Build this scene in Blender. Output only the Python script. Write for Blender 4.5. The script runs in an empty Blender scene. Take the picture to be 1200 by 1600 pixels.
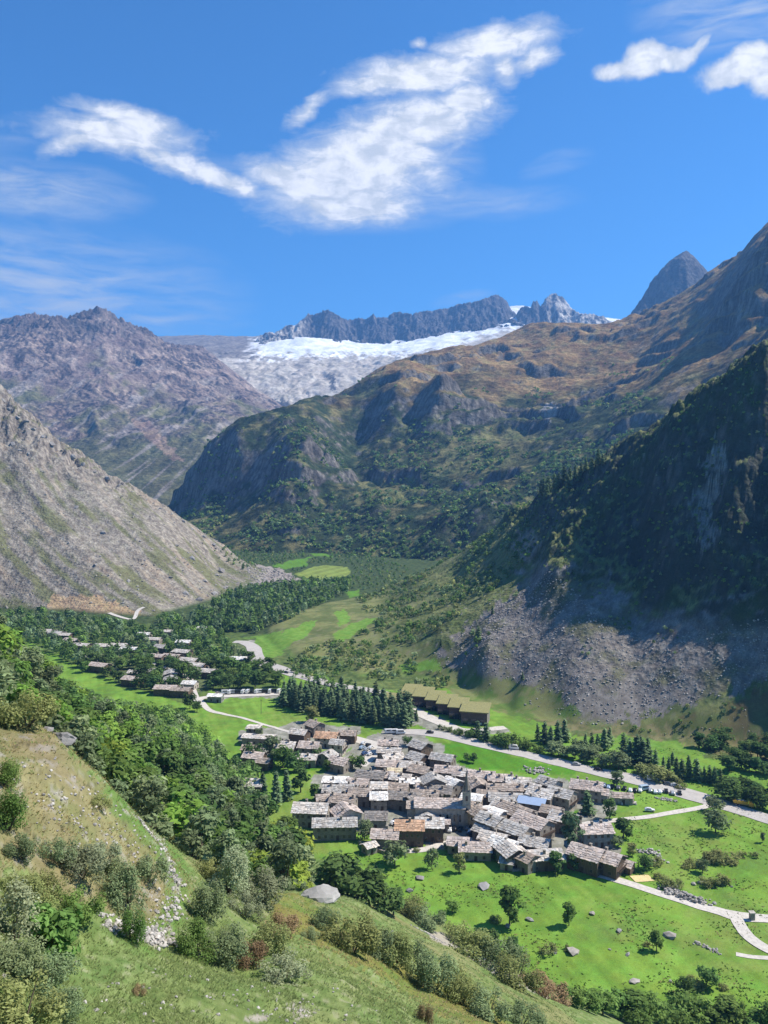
import bpy, bmesh, math, random
import numpy as np
from mathutils import Vector, Matrix

random.seed(7)
rng = np.random.default_rng(7)
scene = bpy.context.scene
COL = scene.collection
R = math.radians

# ------------------------------------------------------------------ camera
F = 1287.0          # focal length in photo pixels (1200 wide)
EYE = 140.0         # eye height above the valley floor, metres
HOR = 750.0         # photo row of the horizon
cam_d = bpy.data.cameras.new('camera')
cam = bpy.data.objects.new('camera', cam_d)
COL.objects.link(cam)
cam.location = (0, 0, EYE)
cam.rotation_euler = (R(90), 0, 0)
cam_d.sensor_fit = 'VERTICAL'
cam_d.sensor_height = 24.0
cam_d.lens = 24.0 * F / 1600.0
cam_d.shift_y = -(800.0 - HOR) / 1600.0
cam_d.clip_start = 0.5
cam_d.clip_end = 60000
scene.camera = cam

# ------------------------------------------------------------------ exposure
scene.view_settings.view_transform = 'Standard'
scene.view_settings.look = 'None'
scene.view_settings.gamma = 1.0
scene.view_settings.use_curve_mapping = False
scene.view_settings.exposure = 0.72

# ------------------------------------------------------------------ sun
SUN_EL, SUN_AZ = 50.0, 76.0         # azimuth clockwise from +Y (the view direction)
sun_d = bpy.data.lights.new('sun', 'SUN')
sun_d.energy = 4.8
sun_d.angle = R(0.53)
sun_d.color = (1.0, 0.935, 0.83)
sun = bpy.data.objects.new('sun', sun_d)
COL.objects.link(sun)
sv = Vector((math.sin(R(SUN_AZ)) * math.cos(R(SUN_EL)), math.cos(R(SUN_AZ)) * math.cos(R(SUN_EL)), math.sin(R(SUN_EL))))
sun.rotation_euler = sv.to_track_quat('Z', 'Y').to_euler()

# ------------------------------------------------------------------ node helper
class NT:
    def __init__(s, tree):
        s.t = tree; s.n = tree.nodes; s.l = tree.links
    def new(s, kind, **kw):
        n = s.n.new(kind)
        for k, v in kw.items(): setattr(n, k, v)
        return n
    def put(s, sock, v):
        if hasattr(v, 'is_output') or isinstance(v, bpy.types.NodeSocket): s.l.new(v, sock)
        else: sock.default_value = v
    def math(s, op, a, b=None, c=None, clamp=False):
        n = s.new('ShaderNodeMath', operation=op); n.use_clamp = clamp
        s.put(n.inputs[0], a)
        if b is not None: s.put(n.inputs[1], b)
        if c is not None: s.put(n.inputs[2], c)
        return n.outputs[0]
    def vmath(s, op, a, b=None):
        n = s.new('ShaderNodeVectorMath', operation=op)
        s.put(n.inputs[0], a)
        if b is not None: s.put(n.inputs[1], b)
        return n.outputs['Value'] if op in ('LENGTH', 'DOT_PRODUCT', 'DISTANCE') else n.outputs[0]
    def noise(s, vec, scale, detail=4.0, rough=0.55, dist=0.0, dim='3D'):
        n = s.new('ShaderNodeTexNoise', noise_dimensions=dim)
        s.put(n.inputs['Vector'], vec); s.put(n.inputs['Scale'], scale); s.put(n.inputs['Detail'], detail)
        s.put(n.inputs['Roughness'], rough); s.put(n.inputs['Distortion'], dist)
        return n.outputs['Fac']
    def ramp(s, v, lo, hi, a=0.0, b=1.0, smooth=True):
        n = s.new('ShaderNodeMapRange'); n.interpolation_type = 'SMOOTHSTEP' if smooth else 'LINEAR'
        n.clamp = True
        s.put(n.inputs['Value'], v)
        s.put(n.inputs['From Min'], lo); s.put(n.inputs['From Max'], hi)
        s.put(n.inputs['To Min'], a); s.put(n.inputs['To Max'], b)
        return n.outputs['Result']
    def mix(s, fac, a, b, blend='MIX'):
        n = s.new('ShaderNodeMix', data_type='RGBA', blend_type=blend)
        s.put(n.inputs[0], fac); s.put(n.inputs[6], a); s.put(n.inputs[7], b)
        return n.outputs[2]

# ------------------------------------------------------------------ sky with the day's clouds
world = bpy.data.worlds.new('World')
scene.world = world
world.use_nodes = True
w = NT(world.node_tree)
w.n.clear()
SKY = 0.105
sky = w.new('ShaderNodeTexSky', sky_type='NISHITA')
sky.sun_disc = False
sky.sun_elevation = R(SUN_EL)
sky.sun_rotation = R(SUN_AZ)
sky.altitude = 2000
sky.air_density = 1.0
sky.dust_density = 0.15
sky.ozone_density = 3.5
geo = w.new('ShaderNodeTexCoord')
sep = w.new('ShaderNodeSeparateXYZ')
w.l.new(geo.outputs['Generated'], sep.inputs[0])
az = w.math('ARCTAN2', sep.outputs['X'], sep.outputs['Y'])
el = w.math('ARCSINE', sep.outputs['Z'])
comb = w.new('ShaderNodeCombineXYZ')
w.l.new(az, comb.inputs[0]); w.l.new(el, comb.inputs[1])
DIR = comb.outputs[0]

def angles(u, v):
    x, z = (u - 600) / F, (HOR - v) / F
    d = Vector((x, 1, z)).normalized()
    return math.atan2(d.x, d.y), math.asin(d.z)

def warped(scale, amt, detail=3.0):
    n = w.new('ShaderNodeTexNoise'); w.l.new(DIR, n.inputs['Vector'])
    n.inputs['Scale'].default_value = scale; n.inputs['Detail'].default_value = detail
    v = w.vmath('SUBTRACT', n.outputs['Color'], (0.5, 0.5, 0.5))
    sc = w.new('ShaderNodeVectorMath', operation='SCALE'); w.l.new(v, sc.inputs[0]); sc.inputs['Scale'].default_value = amt
    return w.vmath('ADD', DIR, sc.outputs[0])

def blobs(vec, items):
    out = None
    for (u, v, a, b, rot, wt) in items:
        A, E = angles(u, v)
        m = w.new('ShaderNodeMapping', vector_type='TEXTURE')
        w.l.new(vec, m.inputs[0])
        m.inputs['Location'].default_value = (A, E, 0)
        m.inputs['Rotation'].default_value = (0, 0, R(rot))
        m.inputs['Scale'].default_value = (a / F, b / F, 1)
        r = w.vmath('LENGTH', m.outputs[0])
        f = w.math('MULTIPLY_ADD', r, -wt, wt)          # wt at the centre, 0 at the rim
        out = f if out is None else w.math('SMOOTH_MAX', out, f, 0.12)
    return out

solid = [(560, 262, 165, 72, 16, 1.15), (640, 205, 150, 46, 14, 1), (660, 118, 135, 32, 6, 1), (590, 132, 75, 18, 6, .8),
         (770, 66, 112, 24, 4, .85), (835, 92, 40, 17, 8, .8), (725, 160, 58, 26, 10, 1), (482, 168, 40, 12, 32, .6),
         (545, 315, 140, 38, 0, 1), (455, 282, 85, 30, -14, 1), (790, 100, 24, 26, 20, .7), (655, 68, 14, 7, 0, .5),
         (650, 255, 75, 30, -30, .55), (340, 272, 110, 17, -17, .85), (275, 250, 70, 15, -20, .85), (185, 212, 122, 30, 1, .85), (205, 186, 90, 17, -6, .9),
         (120, 222, 55, 17, 24, .8), (232, 240, 50, 14, -20, .7)]
cumulus = [(1010, 98, 68, 21, 4, 1), (965, 108, 42, 15, 6, .9), (1010, 84, 40, 20, 0, .9), (1075, 84, 36, 13, 30, .6),
           (1160, 110, 66, 24, 0, 1), (1170, 92, 42, 22, 0, 1), (1215, 105, 60, 34, 0, 1)]
thin = [(60, 302, 170, 42, 4, .95), (20, 290, 120, 44, 0, .85), (60, 450, 330, 110, 0, .85), (230, 498, 170, 18, 0, .7), (40, 480, 260, 60, 0, .6), (730, 312, 190, 30, -2, .55),
        (870, 256, 58, 20, 12, .4), (1140, 20, 150, 60, -10, .75), (30, 210, 90, 30, 20, .25), (720, 465, 60, 12, 10, .45),
        (700, 250, 70, 60, -40, .55), (560, 340, 160, 30, 0, .6), (400, 280, 120, 26, -15, .5)]
wv = warped(9.0, 0.022, 4.0)
wv2 = warped(34.0, 0.018, 5.0)
streak = w.new('ShaderNodeMapping'); w.l.new(wv, streak.inputs[0])
streak.inputs['Rotation'].default_value = (0, 0, R(-20)); streak.inputs['Scale'].default_value = (8, 25, 1)
fib = w.noise(streak.outputs[0], 3.2, 7.0, 0.62, 0.6)
puff = w.noise(wv2, 26.0, 8.0, 0.62, 0.2)
nfine = w.new('ShaderNodeTexNoise'); w.l.new(DIR, nfine.inputs['Vector']); nfine.inputs['Scale'].default_value = 38.0; nfine.inputs['Detail'].default_value = 7.0; nfine.inputs['Roughness'].default_value = .65
scf = w.new('ShaderNodeVectorMath', operation='SCALE'); w.l.new(w.vmath('SUBTRACT', nfine.outputs['Color'], (.5, .5, .5)), scf.inputs[0]); scf.inputs['Scale'].default_value = .015
f1 = blobs(w.vmath('ADD', wv, scf.outputs[0]), solid)
d1 = w.math('ADD', f1, w.math('MULTIPLY_ADD', fib, 0.80, w.math('MULTIPLY_ADD', puff, 0.48, -0.57)))
a1 = w.math('POWER', w.ramp(d1, -0.10, 0.58, 0.0, 1.0, False), 1.1)
f2 = blobs(wv2, cumulus)
d2 = w.math('ADD', f2, w.math('MULTIPLY_ADD', puff, 1.0, -0.52))
a2 = w.ramp(d2, -0.05, 0.40)
f3 = blobs(wv, thin)
f3 = w.math('MAXIMUM', f3, 0.0)
streak2 = w.new('ShaderNodeMapping'); w.l.new(wv, streak2.inputs[0])
streak2.inputs['Rotation'].default_value = (0, 0, R(4)); streak2.inputs['Scale'].default_value = (5, 26, 1)
fib2 = w.noise(streak2.outputs[0], 2.6, 7.0, 0.6, 0.4)
a3 = w.math('MULTIPLY', w.ramp(fib2, 0.22, 0.80), w.math('MULTIPLY', f3, 1.25), clamp=True)
ahead = w.ramp(sep.outputs['Y'], 0.05, 0.3)
alpha = w.math('MAXIMUM', w.math('MAXIMUM', w.math('MULTIPLY', a1, 0.97), w.math('MULTIPLY', a2, 1.0)), w.math('MULTIPLY', a3, 0.95))
alpha = w.math('MULTIPLY', alpha, ahead)
thick = w.math('MAXIMUM', w.ramp(d1, 0.10, 0.75), w.ramp(d2, 0.1, 0.7))
cl_lo, cl_hi = 0.46 / SKY, 0.70 / SKY
cloud_col = w.mix(w.math('MULTIPLY', thick, w.ramp(w.math('ADD', fib, puff), 0.78, 1.22)), (cl_lo * .93, cl_lo * 1.0, cl_lo * 1.10, 1), (cl_hi, cl_hi * 1.0, cl_hi * 1.02, 1))
tint = w.mix(1.0, sky.outputs[0], (0.36, 0.80, 1.10, 1), 'MULTIPLY')
skycol = w.mix(alpha, tint, cloud_col)
bg = w.new('ShaderNodeBackground'); bg.inputs['Strength'].default_value = SKY
w.l.new(skycol, bg.inputs[0])
wo = w.new('ShaderNodeOutputWorld'); w.l.new(bg.outputs[0], wo.inputs[0])

# ------------------------------------------------------------------ noise and interpolation
def _h(ix, iy, seed):
    n = (ix * 374761393 + iy * 668265263 + seed * 974634221) & 0xFFFFFFFF
    n = ((n ^ (n >> 13)) * 1274126177) & 0xFFFFFFFF
    return (n ^ (n >> 16)) & 0xFFFF

_ANG = np.arange(65536) * (2 * math.pi / 65536)
_CX, _CY = np.cos(_ANG), np.sin(_ANG)

def gnoise(x, y, seed=0):
    x = np.asarray(x, float); y = np.asarray(y, float)
    ix = np.floor(x).astype(np.int64); iy = np.floor(y).astype(np.int64)
    fx = x - ix; fy = y - iy
    sx = fx * fx * fx * (fx * (fx * 6 - 15) + 10); sy = fy * fy * fy * (fy * (fy * 6 - 15) + 10)
    def g(dx, dy):
        h = _h(ix + dx, iy + dy, seed)
        return _CX[h] * (fx - dx) + _CY[h] * (fy - dy)
    a = g(0, 0); b = g(1, 0); c = g(0, 1); d = g(1, 1)
    return (a + (b - a) * sx + (c - a + (a - b - c + d) * sx) * sy) * 1.5

def fbm(x, y, octs, seed=0, gain=.5, lac=2.03):
    s = 0; a = 1.0
    for i in range(octs):
        s = s + a * gnoise(x, y, seed + i * 17); a *= gain
        x = x * lac + 13.7; y = y * lac - 7.1
    return s

def ridged(x, y, octs, seed=0, gain=.5, lac=2.03):
    s = 0; a = 1.0
    for i in range(octs):
        s = s + a * (1 - 2 * np.abs(gnoise(x, y, seed + i * 17))); a *= gain
        x = x * lac + 5.3; y = y * lac + 9.1
    return s

def sstep(x, a, b):
    t = np.clip((x - a) / (b - a), 0, 1)
    return t * t * (3 - 2 * t)

class Rbf:
    """height over the ground plan through surveyed points (u, v, Y) or ('w', X, Y, Z)"""
    def __init__(s, pts, k=2.5, c=0.03):
        P = []
        for p in pts:
            if p[0] == 'w': P.append(p[1:])
            else:
                u, v, Y = p[:3]
                P.append(((u - 600) / F * Y, Y, EYE - (v - HOR) / F * Y - (p[3] if len(p) > 3 else 0)))
        P = np.array(P, float); s.k = k; s.c = c
        s.q = np.stack([P[:, 0] / P[:, 1] * k, np.log(P[:, 1])], 1)
        n = len(P)
        D = np.sqrt(((s.q[:, None] - s.q[None]) ** 2).sum(2) + c * c)
        A = np.zeros((n + 3, n + 3)); A[:n, :n] = D
        A[:n, n] = 1; A[:n, n + 1:] = s.q; A[n, :n] = 1; A[n + 1:, :n] = s.q.T
        b = np.zeros(n + 3); b[:n] = P[:, 2]
        s.w = np.linalg.solve(A, b)
    def __call__(s, X, Y):
        X = np.asarray(X, float); Y = np.maximum(np.asarray(Y, float), 3.0)
        sh = np.broadcast(X, Y).shape
        qx = (np.broadcast_to(X, sh) / np.broadcast_to(Y, sh) * s.k).ravel(); qy = np.log(np.broadcast_to(Y, sh)).ravel()
        n = len(s.q)
        o = s.w[n] + s.w[n + 1] * qx + s.w[n + 2] * qy
        for i in range(n):
            o += s.w[i] * np.sqrt((qx - s.q[i, 0]) ** 2 + (qy - s.q[i, 1]) ** 2 + s.c ** 2)
        return o.reshape(sh)

def smax(a, b, k):
    h = np.clip(0.5 + 0.5 * (a - b) / k, 0, 1)
    return b + (a - b) * h + k * h * (1 - h)

def in_poly(u, v, poly):
    c = np.zeros(np.shape(u), bool)
    n = len(poly)
    for i in range(n):
        x1, y1 = poly[i]; x2, y2 = poly[(i + 1) % n]
        m = ((y1 > v) != (y2 > v))
        with np.errstate(divide='ignore', invalid='ignore'):
            xx = (x2 - x1) * (v - y1) / ((y2 - y1) if y2 != y1 else 1e-9) + x1
        c ^= m & (u < xx)
    return c

def floor_z(X, Y):
    return np.maximum(0, (np.asarray(Y, float) - 780)) * 0.024

# near hillside with the wood on it
L_PTS = [('w', 0, 4, 133.0), ('w', -6, 10, 127.5), ('w', 8, 10, 125), ('w', 15, 22, 113), ('w', -8, 16, 126.5), ('w', -30, 20, 131),
    (0, 1600, 28), (300, 1600, 34), (600, 1600, 45), (800, 1600, 75), (0, 1450, 36), (0, 1300, 44), (0, 1150, 56),
    (90, 1148, 60), (140, 1200, 61), (200, 1262, 62), (250, 1315, 65), (300, 1362, 68), (380, 1380, 80), (130, 1500, 40), (250, 1475, 47),
    (450, 1392, 96), (500, 1396, 108), (560, 1410, 112), (620, 1440, 114), (700, 1480, 114), (780, 1520, 116), (850, 1560, 120), (500, 1500, 60), (400, 1440, 66), (650, 1540, 76), (560, 1470, 78),
    (930, 1590, 125),
    # wood slope, ground under the crowns
    (-150, 1000, 90), (0, 1090, 120, 6), (0, 1010, 220, 6), (0, 985, 300, 8), (100, 1100, 200, 9), (100, 1160, 130, 6), (200, 1120, 290, 8), (200, 1180, 200, 8), (300, 1260, 180, 6), (300, 1180, 270, 8),
    (400, 1340, 170, 5), (400, 1260, 255, 6), (470, 1345, 235, 2), (250, 1290, 130, 5), (400, 1375, 130, 4), (0, 990, 360, 20), (100, 1060, 330, 14),
    # foot
    ('w', -58, 372, 0), ('w', -88, 420, 0), ('w', -120, 470, 0), ('w', -52, 330, 2), ('w', -40, 300, 0), ('w', -12, 300, -2), ('w', 12, 262, 0), ('w', 44, 228, 0), ('w', 68, 212, 0), ('w', 95, 190, 0), ('w', 120, 160, 0),
    ('w', 30, 320, -30), ('w', 80, 290, -40), ('w', 130, 240, -40), ('w', -20, 380, -25), ('w', -60, 460, -30), ('w', 160, 420, -80), ('w', 40, 520, -80), ('w', -160, 620, -60), ('w', -300, 760, -60), ('w', 200, 260, -60),
    # outside the frame
    ('w', -300, 330, 170), ('w', -330, 480, 120), ('w', -460, 620, 60), ('w', -150, 120, 150), ('w', -80, 60, 140), ('w', -220, 420, 60), ('w', 60, 50, 80), ('w', 150, 100, 5), ('w', 300, 200, -60), ('w', 600, 700, -150), ('w', 0, 900, -150), ('w', -350, 1100, -150), ('w', 400, 1400, -200), ('w', -600, 1400, -150)]
fL = Rbf(L_PTS, 2.5, 0.03)
# scree spur on the left of the valley
S_PTS = [('w', -600, 860, 10), ('w', -430, 880, 2), ('w', -335, 862, 0), ('w', -262, 835, 0), ('w', -235, 832, 0), ('w', -196, 918, 2), ('w', -175, 1000, 5), ('w', -166, 1085, 8), ('w', -172, 1180, 12),
    (0, 800, 1010), (100, 860, 960), (200, 880, 960), (280, 880, 1000), (340, 890, 1080), (0, 700, 1110), (100, 770, 1070), (200, 810, 1060),
    (-300, 420, 1230), (-100, 545, 1200), (0, 612, 1190), (60, 662, 1185), (130, 717, 1180), (200, 757, 1180), (260, 792, 1180), (310, 827, 1190), (350, 853, 1215), (388, 884, 1230),
    ('w', -560, 1500, 60), ('w', -420, 1480, 20), ('w', -330, 1450, -10), ('w', -240, 1400, -20), ('w', -160, 1350, -20), ('w', -900, 1600, 200),
    ('w', -300, 700, -60), ('w', -150, 800, -60), ('w', -100, 950, -50), ('w', -90, 1100, -50), ('w', -100, 1300, -40), ('w', -500, 650, -60), ('w', 100, 600, -200), ('w', 300, 1000, -200), ('w', 0, 200, -300), ('w', -900, 900, 120)]
fS = Rbf(S_PTS, 2.5, 0.02)
# right side of the valley: scree cone, shaded cliff and the wooded shoulder
R_PTS = [('w', 280, 395, 0), ('w', 198, 424, 0), ('w', 169, 436, 0), ('w', 140, 452, 0), ('w', 109, 470, 0), ('w', 80, 502, 0), ('w', 52, 560, 0), ('w', 15, 585, 0), ('w', -18, 580, 0), ('w', -68, 640, 1), ('w', -98, 725, 2),
    ('w', -115, 850, 2), ('w', -60, 900, 6), ('w', -36, 960, 3), ('w', 0, 1060, 5),
    (480, 990, 730), (560, 975, 760), (560, 1020, 650), (640, 1000, 650), (640, 1040, 600), (700, 1000, 610), (700, 950, 690), (760, 940, 640), (760, 1020, 560), (800, 1080, 525), (600, 950, 850), (860, 1090, 500), (850, 1000, 552), (900, 1060, 500),
    (1000, 1095, 476), (1100, 1090, 460), (1200, 1090, 446), (1000, 1015, 512), (930, 965, 545), (870, 905, 600), (830, 905, 640), (1100, 1010, 487), (1200, 965, 478),
    (860, 860, 648), (820, 825, 775), (800, 870, 735), (760, 880, 795), (840, 800, 778), (720, 900, 850), (800, 840, 797), (760, 910, 730),
    (1200, 555, 588), (1150, 590, 604), (1100, 625, 620), (1050, 660, 642), (1000, 695, 670), (950, 720, 698), (900, 745, 738), (1200, 780, 546), (1100, 800, 568), (1000, 860, 598), (930, 840, 636), (870, 762, 770), (850, 775, 800), (800, 807, 865), (750, 842, 925), (700, 874, 970), (650, 900, 1000), (600, 922, 1010),
    (1300, 640, 555), (1400, 730, 520), (1500, 840, 490), (1650, 940, 450), (1400, 1000, 440), (1700, 1040, 400), ('w', 420, 700, 110), ('w', 330, 760, 150), ('w', 220, 860, 110), ('w', 150, 950, 70), ('w', 80, 1050, 15), ('w', 500, 900, 90), ('w', 300, 1100, 60), ('w', 60, 1250, -10), ('w', 200, 1350, 10),
    ('w', 150, 380, -60), ('w', 60, 480, -40), ('w', -40, 540, -40), ('w', -120, 660, -40), ('w', -160, 850, -40), ('w', -90, 1000, -30), ('w', -50, 1150, -40), ('w', 0, 300, -200), ('w', 200, 250, -200), ('w', -400, 700, -250), ('w', -300, 1200, -200)]
fR = Rbf(R_PTS, 2.5, 0.015)

def parts(X, Y):
    l = fL(X, Y); s = fS(X, Y); r = fR(X, Y)
    l = l + sstep(Y, 100, 220) * fbm(X / 30, Y / 30, 3, 5) * 2.0 + (fbm(X / 9, Y / 9, 4, 3) * 0.55 + fbm(X / 2.2, Y / 2.2, 3, 9, .6) * 0.14) * sstep(-Y, -160, -100)
    hs = sstep(s, 0, 30); hr = sstep(r, 0, 25)
    pc = X * .65 + Y * .75; lc = X * .75 - Y * .65
    s = s + hs * (fbm(X / 120, Y / 120, 3, 21) * 5 + fbm(pc / 22, lc / 240, 4, 25) * 2.2 + fbm(X / 16, Y / 16, 3, 27, .55) * 1.3)
    up = sstep(s, 60, 170) * sstep(Y, 1050, 1160)
    s = s + up * ((ridged(X / 26, Y / 46, 4, 31, .6) - .9) * 8.0)
    hi = sstep(r, 45, 95) * sstep(X, 60, 150)
    r = r + hr * (fbm(X / 70, Y / 70, 4, 41) * 3.2 + fbm(X / 8, Y / 8, 3, 43) * 0.7) + hi * ((ridged(X / 30, Y / 24, 5, 47, .6) - .5) * 5.5 + fbm(X / 55, Y / 55, 3, 49) * 5 + ridged(X / 8, Y / 10, 3, 53) * 1.1)
    return l, s, r

def terrain(X, Y):
    X = np.asarray(X, float); Y = np.asarray(Y, float)
    l, s, r = parts(X, Y)
    f = floor_z(X, Y) + fbm(X / 60, Y / 60, 3, 61) * 0.9 + fbm(X / 14, Y / 14, 2, 63) * 0.12
    z = smax(f, l, 6.0)
    z = smax(z, s, 6.0)
    return smax(z, r, 5.0)

def tz(x, y):
    return float(terrain(np.array([x]), np.array([y]))[0])

_YS = np.exp(np.linspace(math.log(14), math.log(1500), 1500))
def hit(u, v, near=14):
    """where the line of sight through photo point (u, v) meets the ground"""
    Y = _YS[_YS >= near]
    X = (u - 600) / F * Y
    d = EYE - (v - HOR) / F * Y - terrain(X, Y)
    i = np.argmax(d < 0)
    if d[i] >= 0: i = len(Y) - 1
    if i == 0: y = Y[0]
    else:
        t = d[i - 1] / (d[i - 1] - d[i]); y = Y[i - 1] + t * (Y[i] - Y[i - 1])
    x = (u - 600) / F * y
    return x, y, tz(x, y)

# ------------------------------------------------------------------ meshes from arrays
def grid_mesh(name, X, Y, Z, col=None, mat=None, smooth=True, rough=1.0):
    r, c = X.shape
    me = bpy.data.meshes.new(name)
    me.vertices.add(r * c)
    me.vertices.foreach_set('co', np.stack([X, Y, Z], -1).astype(np.float32).ravel())
    i = np.arange(r * c).reshape(r, c)
    q = np.stack([i[:-1, :-1], i[:-1, 1:], i[1:, 1:], i[1:, :-1]], -1).reshape(-1, 4)
    n = len(q)
    me.loops.add(n * 4); me.loops.foreach_set('vertex_index', q.astype(np.int32).ravel())
    me.polygons.add(n); me.polygons.foreach_set('loop_start', np.arange(0, n * 4, 4, dtype=np.int32))
    me.polygons.foreach_set('loop_total', np.full(n, 4, np.int32))
    me.polygons.foreach_set('use_smooth', np.full(n, smooth, bool))
    me.update(calc_edges=True)
    if col is not None:
        a = me.color_attributes.new('Col', 'FLOAT_COLOR', 'POINT')
        c4 = np.concatenate([col.reshape(-1, 3), np.ones((r * c, 1)) * np.reshape(rough, (-1, 1))], 1).astype(np.float32)
        a.data.foreach_set('color', c4.ravel())
    if mat: me.materials.append(mat)
    o = bpy.data.objects.new(name, me); COL.objects.link(o)
    o['kind'] = 'structure'
    return o

def lerp(a, b, t):
    t = np.asarray(t)[..., None]
    return np.asarray(a) * (1 - t) + np.asarray(b) * t

def ground_material(name, fine, coarse, bump, amount=0.35, rough=0.95, bscale=None, rockbump=1.0, rscale=4.0):
    """vertex colour times two octaves of mottling; alpha of the vertex colour says how stony the ground is"""
    m = bpy.data.materials.new(name); m.use_nodes = True
    t = NT(m.node_tree); b = t.n['Principled BSDF']
    at = t.new('ShaderNodeVertexColor', layer_name='Col')
    tc = t.new('ShaderNodeTexCoord'); al = at.outputs['Alpha']
    n1 = t.noise(tc.outputs['Object'], 1.0 / fine, 6.0, 0.7)
    n2 = t.noise(tc.outputs['Object'], 1.0 / coarse, 6.0, 0.62)
    amt = t.math('MULTIPLY_ADD', al, amount, amount * .55)
    d1 = t.ramp(n1, .25, .75, -1, 1, False); d2 = t.ramp(n2, .25, .75, -1, 1, False)
    k = t.math('MULTIPLY', t.math('MULTIPLY_ADD', d1, amt, 1.0), t.math('MULTIPLY_ADD', d2, t.math('MULTIPLY', amt, .8), 1.0))
    kk = t.new('ShaderNodeCombineColor')
    for i in range(3): t.l.new(k, kk.inputs[i])
    c = t.mix(1.0, at.outputs[0], kk.outputs[0], 'MULTIPLY')
    hs = t.new('ShaderNodeHueSaturation'); t.l.new(c, hs.inputs['Color'])
    t.l.new(t.math('MULTIPLY_ADD', d2, .02, .5), hs.inputs['Hue'])
    t.l.new(hs.outputs[0], b.inputs['Base Color'])
    b.inputs['Roughness'].default_value = rough
    b.inputs['Specular IOR Level'].default_value = 0.12
    bn = t.new('ShaderNodeBump'); bn.inputs['Strength'].default_value = 1.0; bn.inputs['Distance'].default_value = 1.0
    nb = t.noise(tc.outputs['Object'], 1.0 / (bscale or fine), 8.0, 0.7)
    vo = t.new('ShaderNodeTexVoronoi', feature='F1'); t.l.new(tc.outputs['Object'], vo.inputs['Vector']); vo.inputs['Scale'].default_value = 1.0 / rscale
    rk = t.math('ADD', t.math('MULTIPLY', vo.outputs['Distance'], .6), t.noise(tc.outputs['Object'], 1.0 / (rscale * 2), 9.0, .68))
    t.l.new(t.math('ADD', t.math('MULTIPLY', nb, bump), t.math('MULTIPLY', t.math('MULTIPLY', rk, rockbump), al)), bn.inputs['Height'])
    t.l.new(bn.outputs[0], b.inputs['Normal'])
    return m

def pix(X, Y, Z):
    Yc = np.maximum(Y, 1.0)
    return 600 + F * X / Yc, HOR + F * (EYE - Z) / Yc

def patch(u0, u1, du, y0, y1, ny, out=0, dout=12):
    us = np.arange(u0, u1 + .1, du)
    if out:
        us = np.concatenate([np.arange(u0 - out, u0, dout), us, np.arange(us[-1] + dout, u1 + out, dout)])
    if hasattr(ny, '__len__'):
        ys = np.concatenate([np.exp(np.linspace(math.log(p), math.log(q), k, endpoint=False)) for p, q, k in ny] + [[y1]])
    else: ys = np.exp(np.linspace(math.log(y0), math.log(y1), ny))
    A, Y = np.meshgrid((us - 600) / F, ys)
    return A * Y, Y

def slope_of(X, Y, Z):
    e = np.stack([X, Y, Z], -1)
    du = np.gradient(e, axis=1); dv = np.gradient(e, axis=0)
    n = np.cross(du, dv); n /= np.linalg.norm(n, axis=-1, keepdims=True) + 1e-9
    n *= np.sign(n[..., 2:3]) + (n[..., 2:3] == 0)
    return n
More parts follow.
